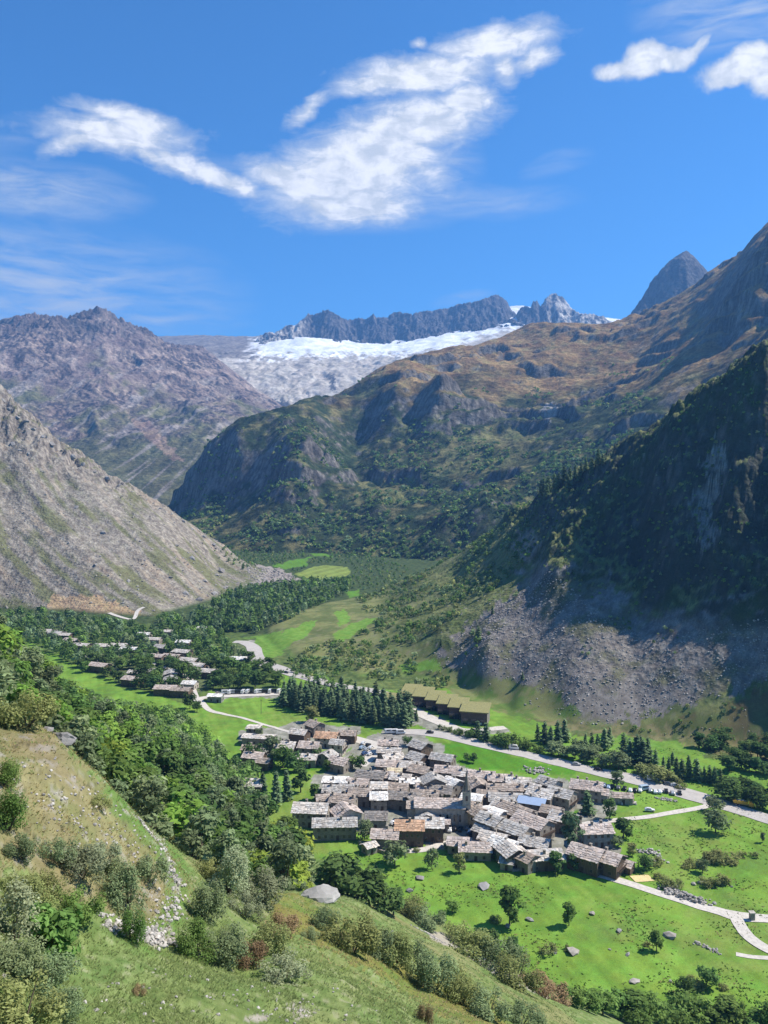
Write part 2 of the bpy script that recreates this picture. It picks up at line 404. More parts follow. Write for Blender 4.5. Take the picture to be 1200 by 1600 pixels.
# ------------------------------------------------------------------ valley ground
def build_valley():
    X, Y = patch(-40, 1240, 2.3, 9.0, 1560, [(9, 30, 50), (30, 130, 170), (130, 440, 185), (440, 760, 165), (760, 1290, 210), (1290, 1560, 25)], out=620, dout=22)
    l, s, r = parts(X, Y)
    Z = terrain(X, Y)
    N = slope_of(X, Y, Z); nz = N[..., 2]
    u, v = pix(X, Y, Z)
    f1 = fbm(X / 22, Y / 22, 4, 101); f2 = fbm(X / 5, Y / 5, 4, 103); f3 = fbm(X / 75, Y / 75, 3, 105); f4 = fbm(X / 1.4, Y / 1.4, 3, 107)
    jit = fbm(u / 26, v / 20, 4, 109, .6); jit2 = fbm(u / 26 + 50, v / 20, 4, 110, .6)
    # meadow of the valley floor
    C = lerp((.125, .235, .030), (.185, .315, .045), sstep(f1 * .6 + f2 * .4, -.5, .6))
    C = lerp(C, (.20, .255, .06), sstep(f3 + f2 * .4, .35, .9) * .6)
    C = lerp(C, (.12, .175, .045), sstep(-f1 - f2 * .5, .45, .9) * .4)
    # far end of the valley: alder scrub, rough grass
    C = lerp(C, lerp((.035, .06, .022), (.075, .105, .035), sstep(f2, -.4, .4)), sstep(Y + f1 * 60, 700, 760))
    fl = np.maximum(np.maximum(l, s), r)
    def paint(C, poly, col, amt=1.0, ju=9, jv=5):
        m = in_poly(u + jit * ju, v + jit2 * jv, poly)
        return np.where(m[..., None], lerp(C, col, amt), C)
    # ---- right side
    R = sstep(r - np.maximum(np.maximum(l, s), floor_z(X, Y)), -1, 3)
    hang = lerp((.105, .130, .042), (.19, .20, .075), sstep(f1 + .5 * f2, -.5, .6))
    hang = lerp(hang, (.20, .185, .12), sstep(f2 + f3 * .5, .35, .9) * .6)
    scr = lerp((.155, .138, .12), (.25, .225, .20), sstep(f2 * .7 + f4 * .5, -.6, .6))
    scr = lerp(scr, (.11, .115, .05), sstep(f1 + .5 * f3 + .3 * f2, -.05, .5) * .75)
    scr_poly = [(830, 880), (920, 880), (1010, 960), (1260, 900), (1500, 900), (1500, 1060), (1200, 1060), (1060, 1105), (960, 1135), (905, 1140), (880, 1085), (800, 1062), (715, 1050), (690, 1030), (720, 985), (790, 935)]
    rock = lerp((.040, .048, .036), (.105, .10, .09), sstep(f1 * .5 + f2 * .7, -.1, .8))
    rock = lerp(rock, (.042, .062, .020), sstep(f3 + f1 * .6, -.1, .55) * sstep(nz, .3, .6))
    c = hang
    c = np.where(in_poly(u + jit * 22, v + jit2 * 16, scr_poly)[..., None], scr, c)
    c = paint(c, [(1040, 1130), (1260, 1060), (1260, 1175), (1100, 1165), (990, 1150)], lerp((.14, .115, .05), (.12, .14, .045), sstep(f1, -.3, .4)), 1, 20, 12)
    c = paint(c, [(735, 1065), (800, 1075), (880, 1090), (905, 1125), (850, 1130), (780, 1100), (730, 1085)], lerp((.085, .17, .022), (.15, .17, .045), sstep(f1 + f2 * .4, -.2, .6)), 1, 14, 7)
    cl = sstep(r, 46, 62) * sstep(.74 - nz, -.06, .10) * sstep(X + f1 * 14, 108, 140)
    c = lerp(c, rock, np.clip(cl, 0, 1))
    f6 = fbm(X / 7 + Z / 9, Z / 6, 3, 157, .6)
    # pale fresh rock faces in the shaded cliff
    pale = in_poly(u + jit * 16, v + jit2 * 22, [(1110, 690), (1136, 700), (1128, 760), (1110, 800), (1120, 850), (1095, 860), (1085, 800), (1100, 740)]) | in_poly(u + jit * 16, v + jit2 * 22, [(1078, 770), (1096, 765), (1088, 800), (1072, 800)])
    c = lerp(c, (.25, .245, .23), pale * sstep(f6, -.45, .15) * .85)
    c = np.where((in_poly(u + jit * 12, v + jit2 * 14, [(806, 830), (838, 832), (842, 868), (832, 880), (806, 870)]))[..., None], lerp((.17, .15, .12), (.26, .22, .17), sstep(f2, -.3, .3)), c)
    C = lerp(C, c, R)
    # ---- scree spur
    S = sstep(s - np.maximum(np.maximum(l, r), floor_z(X, Y)), -2, 4)
    run = fbm((X * .65 + Y * .75) / 17, (X * .75 - Y * .65) / 230, 4, 121)          # bands that run down the fall line
    c = lerp((.17, .15, .122), (.33, .295, .245), sstep(f2 * .6 + f4 * .6 + f1 * .3, -.6, .7))
    c = lerp(c, (.135, .14, .062), sstep(run + f3 * .5 + f2 * .15, -.02, .38) * .85)
    c = lerp(c, (.33, .25, .17), sstep(-run + f1 * .4, .35, .8) * .5)
    c = lerp(c, (.10, .115, .05), sstep(X + f1 * 30 + f2 * 16, -212, -170) * sstep(f1 + f2, -.5, .4) * .8)
    c = paint(c, [(70, 935), (150, 930), (250, 968), (240, 985), (100, 960)], (.42, .29, .17), .8, 14, 6)
    c = lerp(c, lerp((.12, .105, .09), (.30, .26, .22), sstep(f2 + f4 * .4, -.4, .5)), sstep(.72 - nz, -.03, .1))
    C = lerp(C, c, S)
    # ---- near hillside
    L = sstep(l - np.maximum(np.maximum(s, r), floor_z(X, Y)), -2.5, .5)
    f5 = fbm(X / .55, Y / .4, 3, 155, .6)
    g = lerp((.105, .155, .042), (.205, .25, .085), sstep(f2 * .5 + f4 * .5 + f5 * .5, -.6, .7))
    g = lerp(g, (.30, .27, .19), sstep(f5 * .8 + f4 * .5 - f1 * .3, .45, .9) * .5)
    g = lerp(g, (.21, .195, .085), sstep(f1 + f2 * .6, .05, .65) * .75)
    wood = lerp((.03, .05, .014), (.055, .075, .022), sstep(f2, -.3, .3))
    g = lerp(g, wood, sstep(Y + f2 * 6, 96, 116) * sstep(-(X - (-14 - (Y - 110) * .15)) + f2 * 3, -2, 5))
    dry = lerp((.205, .180, .085), (.32, .275, .145), sstep(f4 * .5 + f2 * .4 + f5 * .5, -.6, .7))
    dry = lerp(dry, (.145, .155, .055), sstep(f2 + f1 * .6 + f4 * .5 + f5 * .3, -.45, .4) * .8)
    dry = lerp(dry, (.07, .065, .035), sstep(f5 - f4 * .3, .45, .8) * .7)
    dry = lerp(dry, (.31, .28, .24), sstep(f4 * .9 - f2 * .4 + fbm(X / .6, Y / .6, 2, 133) * .7, .35, .8) * .7)
    dry_poly = [(-400, 1100), (60, 1120), (110, 1160), (200, 1262), (260, 1325), (310, 1390), (250, 1440), (140, 1410), (40, 1360), (-400, 1350)]
    g = np.where(in_poly(u + jit * 30, v + jit2 * 22, dry_poly)[..., None], dry, g)
    g = paint(g, [(420, 1395), (470, 1400), (560, 1455), (640, 1500), (740, 1540), (830, 1595), (760, 1620), (650, 1560), (540, 1500), (430, 1450)], lerp((.19, .17, .045), (.115, .165, .03), sstep(f2, -.2, .5)), .8, 26, 14)
    # stony bed and worn path in the gully
    path = [(180, 1240), (215, 1275), (245, 1310), (268, 1345), (280, 1380), (270, 1415), (262, 1450), (240, 1475)]
    dmin = np.full(u.shape, 1e9)
    for (a, b), (c1, d1) in zip(path, path[1:]):
        t = np.clip(((u - a) * (c1 - a) + (v - b) * (d1 - b)) / ((c1 - a) ** 2 + (d1 - b) ** 2), 0, 1)
        dmin = np.minimum(dmin, np.hypot(u - a - t * (c1 - a), v - b - t * (d1 - b)))
    g = lerp(g, (.10, .19, .035), sstep(-(dmin + jit * 8), -26, -12) * .7)
    g = lerp(g, (.34, .31, .26), sstep(-(dmin + jit * 9), -6, -1) * sstep(f4 + f2, -.5, .2) * .9)
    for (a, b, ra, rb) in [(240, 1468, 24, 11), (185, 1448, 34, 7), (470, 1578, 22, 12), (400, 1592, 20, 6), (690, 1465, 30, 9), (760, 1500, 50, 6), (810, 1535, 50, 5)]:
        g = lerp(g, (.36, .32, .27), sstep(-((u - a) / ra) ** 2 - ((v - b - (u - a) * (.5 if a > 600 else 0)) / rb) ** 2 + jit, -1.1, -.5) * .85)
    C = lerp(C, g, L)
    # ---- floor details: yards and lanes of the village, orchard strips, hay fields
    FL = (1 - R) * (1 - S) * (1 - L)
    C0 = C
    yard = lerp((.22, .205, .18), (.33, .31, .28), sstep(f2 + f4 * .4, -.4, .5))
    for poly in [[(480, 1225), (560, 1160), (640, 1140), (705, 1175), (740, 1215), (860, 1215), (940, 1230), (975, 1250), (935, 1290), (985, 1350), (900, 1352), (800, 1330), (700, 1328), (600, 1310), (520, 1290)],
                 [(375, 1140), (470, 1130), (560, 1135), (560, 1165), (480, 1180), (390, 1180)], [(560, 1165), (600, 1140), (660, 1145), (600, 1190)],
                 [(150, 1010), (230, 1000), (320, 1020), (350, 1050), (300, 1090), (250, 1075), (150, 1045)], [(330, 1080), (440, 1080), (440, 1090), (340, 1092)], [(370, 1000), (400, 1000), (405, 1030), (365, 1032)],
                 [(600, 1085), (640, 1095), (720, 1140), (790, 1135), (800, 1145), (690, 1150), (640, 1130)]]:
        C = paint(C, poly, yard, .9, 8, 4)
    scrubby = lerp((.075, .105, .035), (.135, .165, .055), sstep(f2 + f1 * .4, -.4, .4))
    for poly in [[(395, 1045), (440, 990), (640, 945), (710, 1000), (720, 1070), (640, 1082), (560, 1078), (480, 1058)], [(845, 1122), (920, 1134), (1010, 1140), (1200, 1150), (1260, 1200), (1120, 1185), (1000, 1165), (900, 1150)]]:
        C = paint(C, poly, scrubby, .9, 10, 5)
    for poly in [[(690, 1165), (720, 1155), (830, 1190), (905, 1200), (900, 1212), (800, 1205), (730, 1200), (700, 1185)], [(660, 1268), (700, 1258), (690, 1278), (650, 1282)], [(470, 1188), (500, 1190), (495, 1206), (470, 1205)], [(870, 1275), (905, 1268), (905, 1285), (870, 1292)]]:
        C = paint(C, poly, (.085, .215, .017), 1, 5, 3)
    C = paint(C, [(-40, 960), (240, 975), (380, 985), (400, 1030), (440, 1060), (440, 1080), (330, 1080), (310, 1105), (200, 1075), (60, 1010), (-40, 990)], lerp((.06, .095, .028), (.11, .15, .04), sstep(f2, -.4, .4)), .85, 12, 5)
    hay = [(460, 898), (492, 884), (545, 885), (548, 896), (530, 905), (490, 906)]
    st = (np.sin((u * .55 + v * 2.4) * .42) > 0)[..., None] * 1.0
    C = np.where(in_poly(u + jit * 5, v + jit2 * 2, hay)[..., None], np.array((.21, .27, .06)) * (.85 + .2 * st), C)
    for poly in [[(428, 886), (450, 876), (482, 872), (476, 884), (440, 890)], [(480, 862), (512, 856), (515, 868), (485, 872)], [(540, 925), (560, 918), (562, 930), (545, 935)], [(330, 968), (360, 960), (362, 972), (335, 978)], [(470, 905), (545, 903), (540, 912), (480, 912)]]:
        C = paint(C, poly, (.105, .225, .025), 1, 7, 3)
    C = paint(C, [(390, 880), (430, 888), (468, 905), (440, 916), (395, 915)], lerp((.22, .19, .165), (.36, .32, .28), sstep(f2 + f4, -.4, .4)), 1, 10, 5)
    C = lerp(C0, C, FL)
    for poly in [[(430, 1006), (454, 980), (498, 969), (490, 980), (473, 997), (444, 1016), (430, 1028)], [(522, 997), (531, 982), (575, 965), (597, 964), (580, 975), (556, 989), (539, 1001)], [(522, 958), (543, 953), (543, 970), (531, 977)], [(478, 1055), (514, 1052), (512, 1067), (490, 1064)], [(618, 1040), (684, 1028), (686, 1050), (635, 1050)],
                 [(400, 995), (445, 985), (440, 1020), (415, 1040), (402, 1025)], [(905, 1150), (960, 1146), (1040, 1158), (1105, 1165), (1100, 1180), (1000, 1172), (920, 1165)]]:
        C = paint(C, poly, lerp((.115, .225, .03), (.155, .27, .045), sstep(f2, -.4, .4)), 1, 7, 3)
    C = paint(C, [(690, 1048), (760, 1060), (880, 1093), (910, 1130), (850, 1134), (770, 1108), (700, 1082)], lerp((.105, .165, .036), (.185, .19, .075), sstep(f1 + f2 * .5, -.3, .4)), .9, 14, 6)
    C = paint(C, [(820, 1122), (920, 1128), (1010, 1134), (1200, 1145), (1260, 1195), (1130, 1182), (1050, 1156), (900, 1146)], lerp((.105, .125, .045), (.20, .175, .085), sstep(f2 + f1 * .5, -.4, .4)), .9, 14, 6)
    strip = sstep(fbm((X * .94 + Y * .34) / 3.4, (Y * .94 - X * .34) / 60, 3, 151), -.15, .35)
    C = C * (1 - .16 * (FL * strip)[..., None])
    rocky = np.clip(S * .9 + R * sstep(r, 8, 30) * .8 + np.clip(cl, 0, 1) * .5, 0, 1)
    m = ground_material('valley_ground', 0.9, 7.0, 0.16, 0.34, bscale=0.5, rockbump=1.6, rscale=3.2)
    return grid_mesh('valley_ground', X, Y, Z, np.clip(C, .005, .9), m, rough=rocky)

valley = build_valley()

# ------------------------------------------------------------------ mountains
def mountain(name, pts, urange, yrange, du, ny, relief, colour, fine, coarse, bump, k=2.5, c=.02, amount=.35, bscale=None, rockbump=6.0, rscale=18.0):
    f = Rbf(pts, k, c)
    X, Y = patch(urange[0], urange[1], du, yrange[0], yrange[1], ny)
    Z = np.maximum(relief(X, Y, f(X, Y)), -5.0)
    N = slope_of(X, Y, Z)
    u, v = pix(X, Y, Z)
    C = colour(X, Y, Z, N, u, v)
    m = ground_material(name + '_rock', fine, coarse, bump, amount, bscale=bscale, rockbump=rockbump, rscale=rscale)
    return grid_mesh(name, X, Y, Z, np.clip(C, .004, .9), m)

# middle mountain, brown alp above dark shrub slopes and a shaded cliff nose
M_PTS = [(150, 800, 1640), (250, 840, 1520), (300, 853, 1480), (400, 866, 1420), (500, 874, 1380), (600, 882, 1330), (700, 886, 1280), (800, 890, 1250), (1000, 890, 1180), (1300, 890, 1100), (1600, 890, 1100),
    (255, 800, 1970), (285, 762, 1950), (300, 742, 1930), (320, 708, 1905), (336, 697, 1890), (370, 684, 1840), (440, 681, 1760), (475, 676, 1745), (480, 622, 2080), (560, 600, 2280), (600, 578, 2430), (640, 560, 2540), (700, 538, 2620), (760, 526, 2720), (830, 510, 2820), (900, 506, 2820), (990, 495, 2720), (1050, 468, 2620), (1110, 428, 2460), (1150, 402, 2360), (1200, 348, 2260), (1500, 150, 2110),
    (296, 788, 1880), (350, 766, 1800), (390, 754, 1745), (420, 744, 1700), (480, 706, 1690), (540, 640, 2060), (620, 606, 2010), (690, 592, 1960), (556, 692, 1960), (640, 664, 1930), (700, 648, 1890), (700, 795, 1400), (760, 778, 1400), (650, 862, 1345), (720, 850, 1330),
    (400, 805, 1570), (500, 780, 1630), (600, 720, 1830), (600, 800, 1520), (700, 620, 2150), (700, 720, 1730), (700, 800, 1430), (800, 560, 2420), (800, 650, 1950), (800, 740, 1540), (900, 560, 2300), (900, 640, 1850), (900, 700, 1520), (1000, 540, 2250), (1000, 600, 1830), (1000, 660, 1470), (1100, 575, 1600),
    (1210, 368, 1750), (1185, 402, 1755), (1160, 448, 1760), (1130, 500, 1765), (1065, 553, 1790), (1210, 487, 1660), (1135, 530, 1720), (1210, 390, 1960), (1100, 510, 2050), (1200, 535, 1400), (1500, 300, 1600), (1500, 500, 1300),
    (780, 830, 1325),
    (150, 860, 2200), (250, 900, 2500), (380, 780, 2600), (480, 720, 2800), (600, 660, 3100), (800, 600, 3400), (1000, 580, 3400), (1200, 450, 3000), (1500, 300, 2900), (50, 860, 1800)]
def m_relief(X, Y, Z):
    h = sstep(Z, 15, 90)
    wx = fbm(X / 300, Y / 300, 3, 201) * 90; wy = fbm(X / 300, Y / 300, 3, 202) * 90
    p = (X * .45 + Y * .89); q = (X * .89 - Y * .45)
    r1 = ridged((p + wx) / 330, (q + wy) / 760, 5, 203, .45)
    r2 = fbm((p + wx * .5) / 80, (q + wy * .5) / 210, 4, 207, .5)
    Z = Z + h * ((r1 - 1.0) * 20 + r2 * 5 + (ridged(X / 34, Y / 34, 4, 211, .6) - .9) * 2.8)
    # rock steps: where a band of the slope is pushed into terraces
    stepm = sstep(fbm(X / 260, Y / 260, 3, 215), .05, .35) * h
    q = 60.0; b = Z / q + fbm(X / 190, Y / 190, 3, 217) * .9
    fr = b - np.floor(b)
    return Z + stepm * q * .5 * (sstep(fr, .34, .66) - fr)
def m_colour(X, Y, Z, N, u, v):
    f1 = fbm(X / 160, Y / 160, 4, 221); f2 = fbm(X / 34, Y / 34, 4, 223, .6); f3 = fbm(X / 9, Y / 9, 3, 225, .6); nz = N[..., 2]
    shrub = lerp((.022, .038, .016), (.050, .066, .028), sstep(f2 * .6 + f3 * .6, -.4, .5))
    grass = lerp((.085, .095, .035), (.15, .14, .06), sstep(f2 + f3 * .5, -.6, .6))
    alp = lerp((.20, .125, .055), (.29, .195, .095), sstep(f2 + f1 * .4, -.5, .6))
    rock = lerp((.07, .066, .062), (.185, .17, .155), sstep(f3 + f2 * .4, -.5, .6))
    alt = Z + f1 * 120 + (u - 700) * .10
    up = sstep(alt, 300, 470)
    C = lerp(lerp(shrub, grass, sstep(f2 * .8 + f1 * .5 + nz * 1.6, 1.35, 2.0)), alp, up)
    C = lerp(C, grass, up * sstep(f2 - f1 * .3, .1, .6) * .55)
    C = lerp(C, rock, sstep(.71 - nz + f2 * .08, .0, .14))
    C = lerp(C, rock * 1.15, sstep(Z + f1 * 100, 880, 1050))
    C = lerp(C, (.10, .095, .10), sstep(f2 + f1, .5, .9) * sstep(u, 950, 1050) * sstep(v, 500, 530) * .7)
    # meadows and clearings at the foot, in slightly paler grass
    jit = f2 * 10
    for poly in [[(700, 690), (780, 660), (860, 690), (800, 735), (700, 745)], [(560, 760), (640, 745), (680, 770), (600, 790)]]:
        C = np.where(in_poly(u + jit, v + jit, poly)[..., None], grass * 1.1, C)
    C = np.where(in_poly(u + jit * .6, v + jit * .6, [(848, 640), (862, 628), (872, 630), (860, 660), (850, 655)])[..., None], (.26, .25, .24), C)
    return C
mid = mountain('brown_mountain', M_PTS, (120, 1330), (1090, 3300), 2.9, 450, m_relief, m_colour, 7, 60, 2.5, k=2.2, c=.015, amount=.4, bscale=9)

# left far mountain, two rounded summits over grey and violet debris
F_PTS = [(-300, 620, 4300), (-100, 560, 4300), (-20, 518, 4300), (0, 512, 4300), (25, 500, 4280), (50, 493, 4250), (75, 497, 4280), (95, 508, 4350), (112, 503, 4330), (135, 496, 4300), (160, 494, 4280), (185, 504, 4320), (210, 516, 4400), (240, 536, 4500), (262, 547, 4600), (290, 551, 4700), (320, 556, 4800), (350, 580, 4300), (400, 633, 3900), (440, 664, 3650), (500, 700, 3400),
    (250, 778, 2550), (300, 750, 2700), (330, 720, 2850), (420, 720, 3050), (100, 650, 3350), (200, 650, 3350), (300, 600, 3850), (300, 680, 3150), (0, 600, 3500), (100, 580, 3700), (200, 580, 3800), (0, 700, 3000), (100, 760, 2600), (-300, 780, 2800), (200, 720, 2850),
    (-100, 640, 5200), (100, 600, 5300), (250, 610, 5500), (400, 640, 5400), (550, 700, 4200), (0, 900, 2200), (200, 900, 2200), (400, 900, 2300)]
def f_relief(X, Y, Z):
    wx = fbm(X / 500, Y / 500, 3, 301) * 160
    r1 = ridged((X + wx) / 620, (Y + wx) / 900, 5, 303, .55)
    r2 = ridged((X + wx) / 170, (Y - wx) / 230, 4, 307, .6)
    hi = sstep(Z, 650, 1000)
    return Z + sstep(Z, 100, 300) * ((r1 - 1.0) * 30 + (r2 - .9 * hi) * (5 + 18 * hi) + (ridged(X / 60, Y / 60, 4, 311, .6) - 1) * (5 + 10 * hi))
def f_colour(X, Y, Z, N, u, v):
    f1 = fbm(X / 300, Y / 300, 4, 321); f2 = fbm(X / 70, Y / 70, 4, 323, .6); f3 = fbm(X / 18, Y / 18, 3, 325, .6)
    rock = lerp((.06, .050, .052), (.27, .205, .17), sstep(f3 + f2 * .6, -.5, .6))
    deb = lerp((.17, .125, .115), (.33, .255, .215), sstep(f2, -.5, .5))
    grass = lerp((.080, .085, .040), (.13, .125, .060), sstep(f2, -.4, .4))
    C = lerp(rock, deb, sstep(f1 + f2 * .4, -.25, .35))
    C = lerp(C, grass, sstep(500 - Z + f1 * 260 + f2 * 120, -40, 220))
    run = fbm((X - .25 * Y) / 40, Y / 420, 4, 327)
    C = lerp(C, (.27, .235, .215), sstep(run, .28, .6) * sstep(720 - Z + f1 * 120, -50, 150) * .8)
    C = np.where(in_poly(u + f2 * 14, v + f2 * 10, [(205, 655), (232, 655), (262, 690), (280, 715), (262, 715), (225, 680)])[..., None], lerp(C, (.33, .22, .17), .6), C)
    C = lerp(C, (.07, .063, .064), sstep(Z + f1 * 90, 760, 930) * sstep(f2 + f3 * .5, -.35, .35) * .85)
    return C
left_mt = mountain('twin_summit_mountain', F_PTS, (-160, 480), (2450, 5300), 2.0, 330, f_relief, f_colour, 14, 110, 6, k=2.0, c=.012, amount=.42, bscale=16)

# glacier and the polished slabs below it
G_PTS = [(250, 575, 5300), (300, 556, 5300), (330, 553, 5400), (380, 546, 5700), (300, 600, 4700), (350, 610, 4500), (400, 642, 4250), (440, 664, 4050), (500, 640, 4200), (560, 622, 4300), (640, 578, 4700), (700, 548, 5200), (800, 505, 6000), (850, 520, 5800), (950, 530, 5800),
    (400, 590, 4750), (480, 570, 5000), (560, 570, 5000), (480, 530, 5850), (540, 537, 6000), (600, 536, 6100), (700, 515, 6300), (780, 500, 6400), (820, 492, 6500), (440, 555, 5400), (500, 553, 5400), (620, 552, 5400),
    (400, 530, 6600), (600, 520, 6900), (800, 470, 7000), (1000, 500, 7000), (200, 650, 4600), (400, 720, 3800), (600, 700, 3900), (800, 620, 4700), (1000, 600, 5000)]
def g_relief(X, Y, Z):
    wx = fbm(X / 260, Y / 260, 3, 401) * 70
    ice = sstep(Z, 960, 1050)
    low = 1 - sstep(Z, 880, 1010)
    return Z + (1 - ice) * ((ridged((X + wx) / 95, (Y + wx) / 260, 5, 403, .55) - 1) * 9 + fbm(X / 28, Y / 28, 3, 405) * 2.5) + ice * (fbm(X / 120, Y / 200, 4, 407) * 7 + ridged(X / 60, Y / 45, 3, 409) * 2.2) + low * (ridged((X + wx) / 150, Y / 220, 3, 411) - 1) * 8
def g_colour(X, Y, Z, N, u, v):
    f2 = fbm(X / 90, Y / 150, 4, 423, .6); f3 = fbm(X / 22, Y / 22, 3, 425, .6)
    swirl = np.sin((fbm(X / 170, Y / 170, 4, 427) * 9 + Z * .035))
    slab = lerp((.33, .295, .25), (.57, .52, .45), sstep(f3 * .6 + f2 * .6 + swirl * .25, -.6, .6))
    slab = lerp(slab, (.17, .155, .15), sstep(swirl + f3 * .8, .85, 1.4) * .5)
    ice = lerp((.70, .73, .76), (.86, .88, .90), sstep(f2, -.5, .4))
    ice = lerp(ice, (.58, .58, .57), sstep(f2 * .8 + f3 * .5, .35, .8) * .4)
    line = 556 + (560 - u) * .02 - sstep(u, 640, 830) * 40 + f2 * 9 + f3 * 3
    C = lerp(slab, ice, sstep(line - v, -4, 5) * sstep(u + f2 * 22 + f3 * 9, 375, 420))
    dark = in_poly(u + f3 * 6, v + f3 * 5, [(418, 628), (445, 625), (456, 636), (440, 650), (420, 640)]) | in_poly(u + f3 * 4, v + f3 * 4, [(516, 585), (524, 583), (524, 610), (516, 612)])
    C = np.where(dark[..., None], (.10, .10, .11), C)
    C = lerp(C, lerp((.11, .095, .09), (.24, .205, .18), sstep(f3 + f2 * .4, -.5, .5)), np.maximum(sstep(-(u + f2 * 30), -345, -310), sstep(-(v + f2 * 8 + f3 * 4), -566, -556) * sstep(-(u + f2 * 16), -405, -385)) * .9)
    return C
ice = mountain('glacier', G_PTS, (240, 980), (3950, 6800), 2.2, 300, g_relief, g_colour, 14, 90, 3, k=2.0, c=.012, amount=.16, bscale=16, rockbump=3.0, rscale=30)

# jagged rock wall behind the glacier
E_LINE = [(330, 560), (385, 545), (398, 533), (410, 520), (430, 517), (450, 508), (462, 508), (475, 498), (484, 489), (492, 492), (503, 486), (510, 482), (520, 487), (532, 497), (548, 499), (560, 497), (577, 498), (585, 489), (592, 496), (604, 495), (618, 486), (630, 489), (645, 490), (660, 487), (676, 485), (690, 482), (705, 480), (720, 474), (738, 471), (757, 466), (766, 462), (776, 459), (784, 465), (792, 472), (800, 484), (806, 492),
          (812, 481), (822, 478), (831, 480), (836, 470), (842, 470), (847, 479), (853, 466), (861, 460), (870, 458), (880, 464), (892, 478), (905, 490), (920, 490), (945, 494), (975, 520)]
def build_crest():
    us = np.array([p[0] for p in E_LINE], float); vs = np.array([p[1] for p in E_LINE], float)
    X, Y = patch(335, 970, 1.0, 5900, 7300, 150)
    u = 600 + F * X / Y
    u = u + (fbm(X / 240, Y / 240, 3, 501) * 5)
    yc = 6450 + fbm(u / 60, u * 0, 4, 503) * 150 - sstep(u, 800, 820) * 250 + sstep(-u, -470, -400) * -350
    top = EYE + (HOR - np.interp(u, us, vs)) / F * yc
    foot = np.interp(u, [330, 400, 470, 560, 700, 800, 830, 950], [562, 556, 536, 540, 520, 498, 520, 520])
    zf = EYE + (HOR - foot) / F * (yc - 420) - 15
    d = (yc - Y)
    front = np.clip(d / 420, 0, 1.6)
    prof = np.where(d >= 0, top + (zf - top) * front ** .80, top - (-d) * .75)
    on = sstep(np.abs(d), 0, 120)
    Z = prof + on * ((ridged(X / 130, Y / 300, 5, 505, .6) - 1.1) * 30) + (ridged(X / 40, Y / 70, 4, 507, .6) - 1) * 9
    N = slope_of(X, Y, Z)
    f2 = fbm(X / 70, Y / 70, 4, 523, .6); f3 = fbm(X / 20, Y / 20, 3, 525, .6)
    C = lerp((.04, .038, .042), (.12, .108, .105), sstep(f3 + f2 * .5, -.6, .7))  # rock colour darkened to stand in for shade on the wall
    C = lerp(C, (.40, .375, .34), sstep(f2 + f3 * .3, -.5, .2) * (sstep(-(u + f2 * 12), -490, -470) + sstep(u + f2 * 15, 850, 875)))
    return grid_mesh('jagged_ridge', X, Y, Z, np.clip(C, .01, .9), ground_material('jagged_ridge_rock', 12, 60, 5, .4, bscale=16, rockbump=14, rscale=40))
crest = build_crest()

# dark pyramid peak behind the right shoulder
P_PTS = [(900, 560, 4500), (960, 515, 4500), (985, 494, 4500), (997, 474, 4520), (1010, 455, 4540), (1022, 433, 4560), (1035, 418, 4580), (1055, 401, 4590), (1070, 390, 4600), (1085, 403, 4610), (1097, 417, 4620), (1110, 434, 4640), (1140, 470, 4680), (1200, 520, 4700),
    (980, 560, 4200), (1030, 500, 4350), (1070, 480, 4300), (1070, 560, 4050), (1120, 520, 4300), (1000, 620, 5000), (1070, 560, 5000), (1150, 620, 5000), (900, 650, 4200), (1200, 620, 4200)]
def p_relief(X, Y, Z):
    return Z + (ridged(X / 90, Y / 150, 5, 603, .6) - 1) * 13 + fbm(X / 25, Y / 25, 3, 605) * 4
def p_colour(X, Y, Z, N, u, v):
    f2 = fbm(X / 60, Y / 60, 4, 623, .6); f3 = fbm(X / 16, Y / 16, 3, 625, .6)
    C = lerp((.035, .032, .034), (.10, .09, .086), sstep(f3 + f2 * .5, -.6, .7))
    return lerp(C, (.14, .125, .12), sstep(np.sin(Z * .06 + f2 * 3), .6, 1.0) * .5)
peak = mountain('pyramid_peak', P_PTS, (900, 1220), (4050, 5000), 1.6, 150, p_relief, p_colour, 12, 60, 5, k=2.0, c=.012, bscale=14)

# ------------------------------------------------------------------ air
def haze_box():
    me = bpy.data.meshes.new('haze')
    x0, x1, y0, y1, z0, z1 = -5200, 5200, -300, 7500, -8, 1640
    V = [(x, y, z) for x in (x0, x1) for y in (y0, y1) for z in (z0, z1)]
    Fc = [(0, 1, 3, 2), (4, 6, 7, 5), (0, 4, 5, 1), (2, 3, 7, 6), (0, 2, 6, 4), (1, 5, 7, 3)]
    me.from_pydata(V, [], Fc)
    m = bpy.data.materials.new('haze_air'); m.use_nodes = True
    t = NT(m.node_tree); t.n.clear()
    pv = t.new('ShaderNodeVolumePrincipled'); o = t.new('ShaderNodeOutputMaterial')
    pv.inputs['Color'].default_value = (.20, .48, 1.0, 1)
    pv.inputs['Density'].default_value = 0.000085
    pv.inputs['Anisotropy'].default_value = 0.15
    t.l.new(pv.outputs[0], o.inputs['Volume'])
    me.materials.append(m)
    ob = bpy.data.objects.new('haze', me); COL.objects.link(ob); ob['kind'] = 'stuff'
haze_box()
# ------------------------------------------------------------------ tagging and mesh helpers
def tag(o, label, cat, group=None):
    o['label'] = label; o['category'] = cat
    if group: o['group'] = group
    return o

def link(name, me, parent=None):
    o = bpy.data.objects.new(name, me); COL.objects.link(o)
    if parent is not None: o.parent = parent
    return o

def empty(name, loc, rz=0.0, sc=1.0):
    o = bpy.data.objects.new(name, None); COL.objects.link(o)
    o.empty_display_size = 0.5
    o.location = loc; o.rotation_euler = (0, 0, rz)
    o.scale = (sc, sc, sc) if not hasattr(sc, '__len__') else sc
    return o

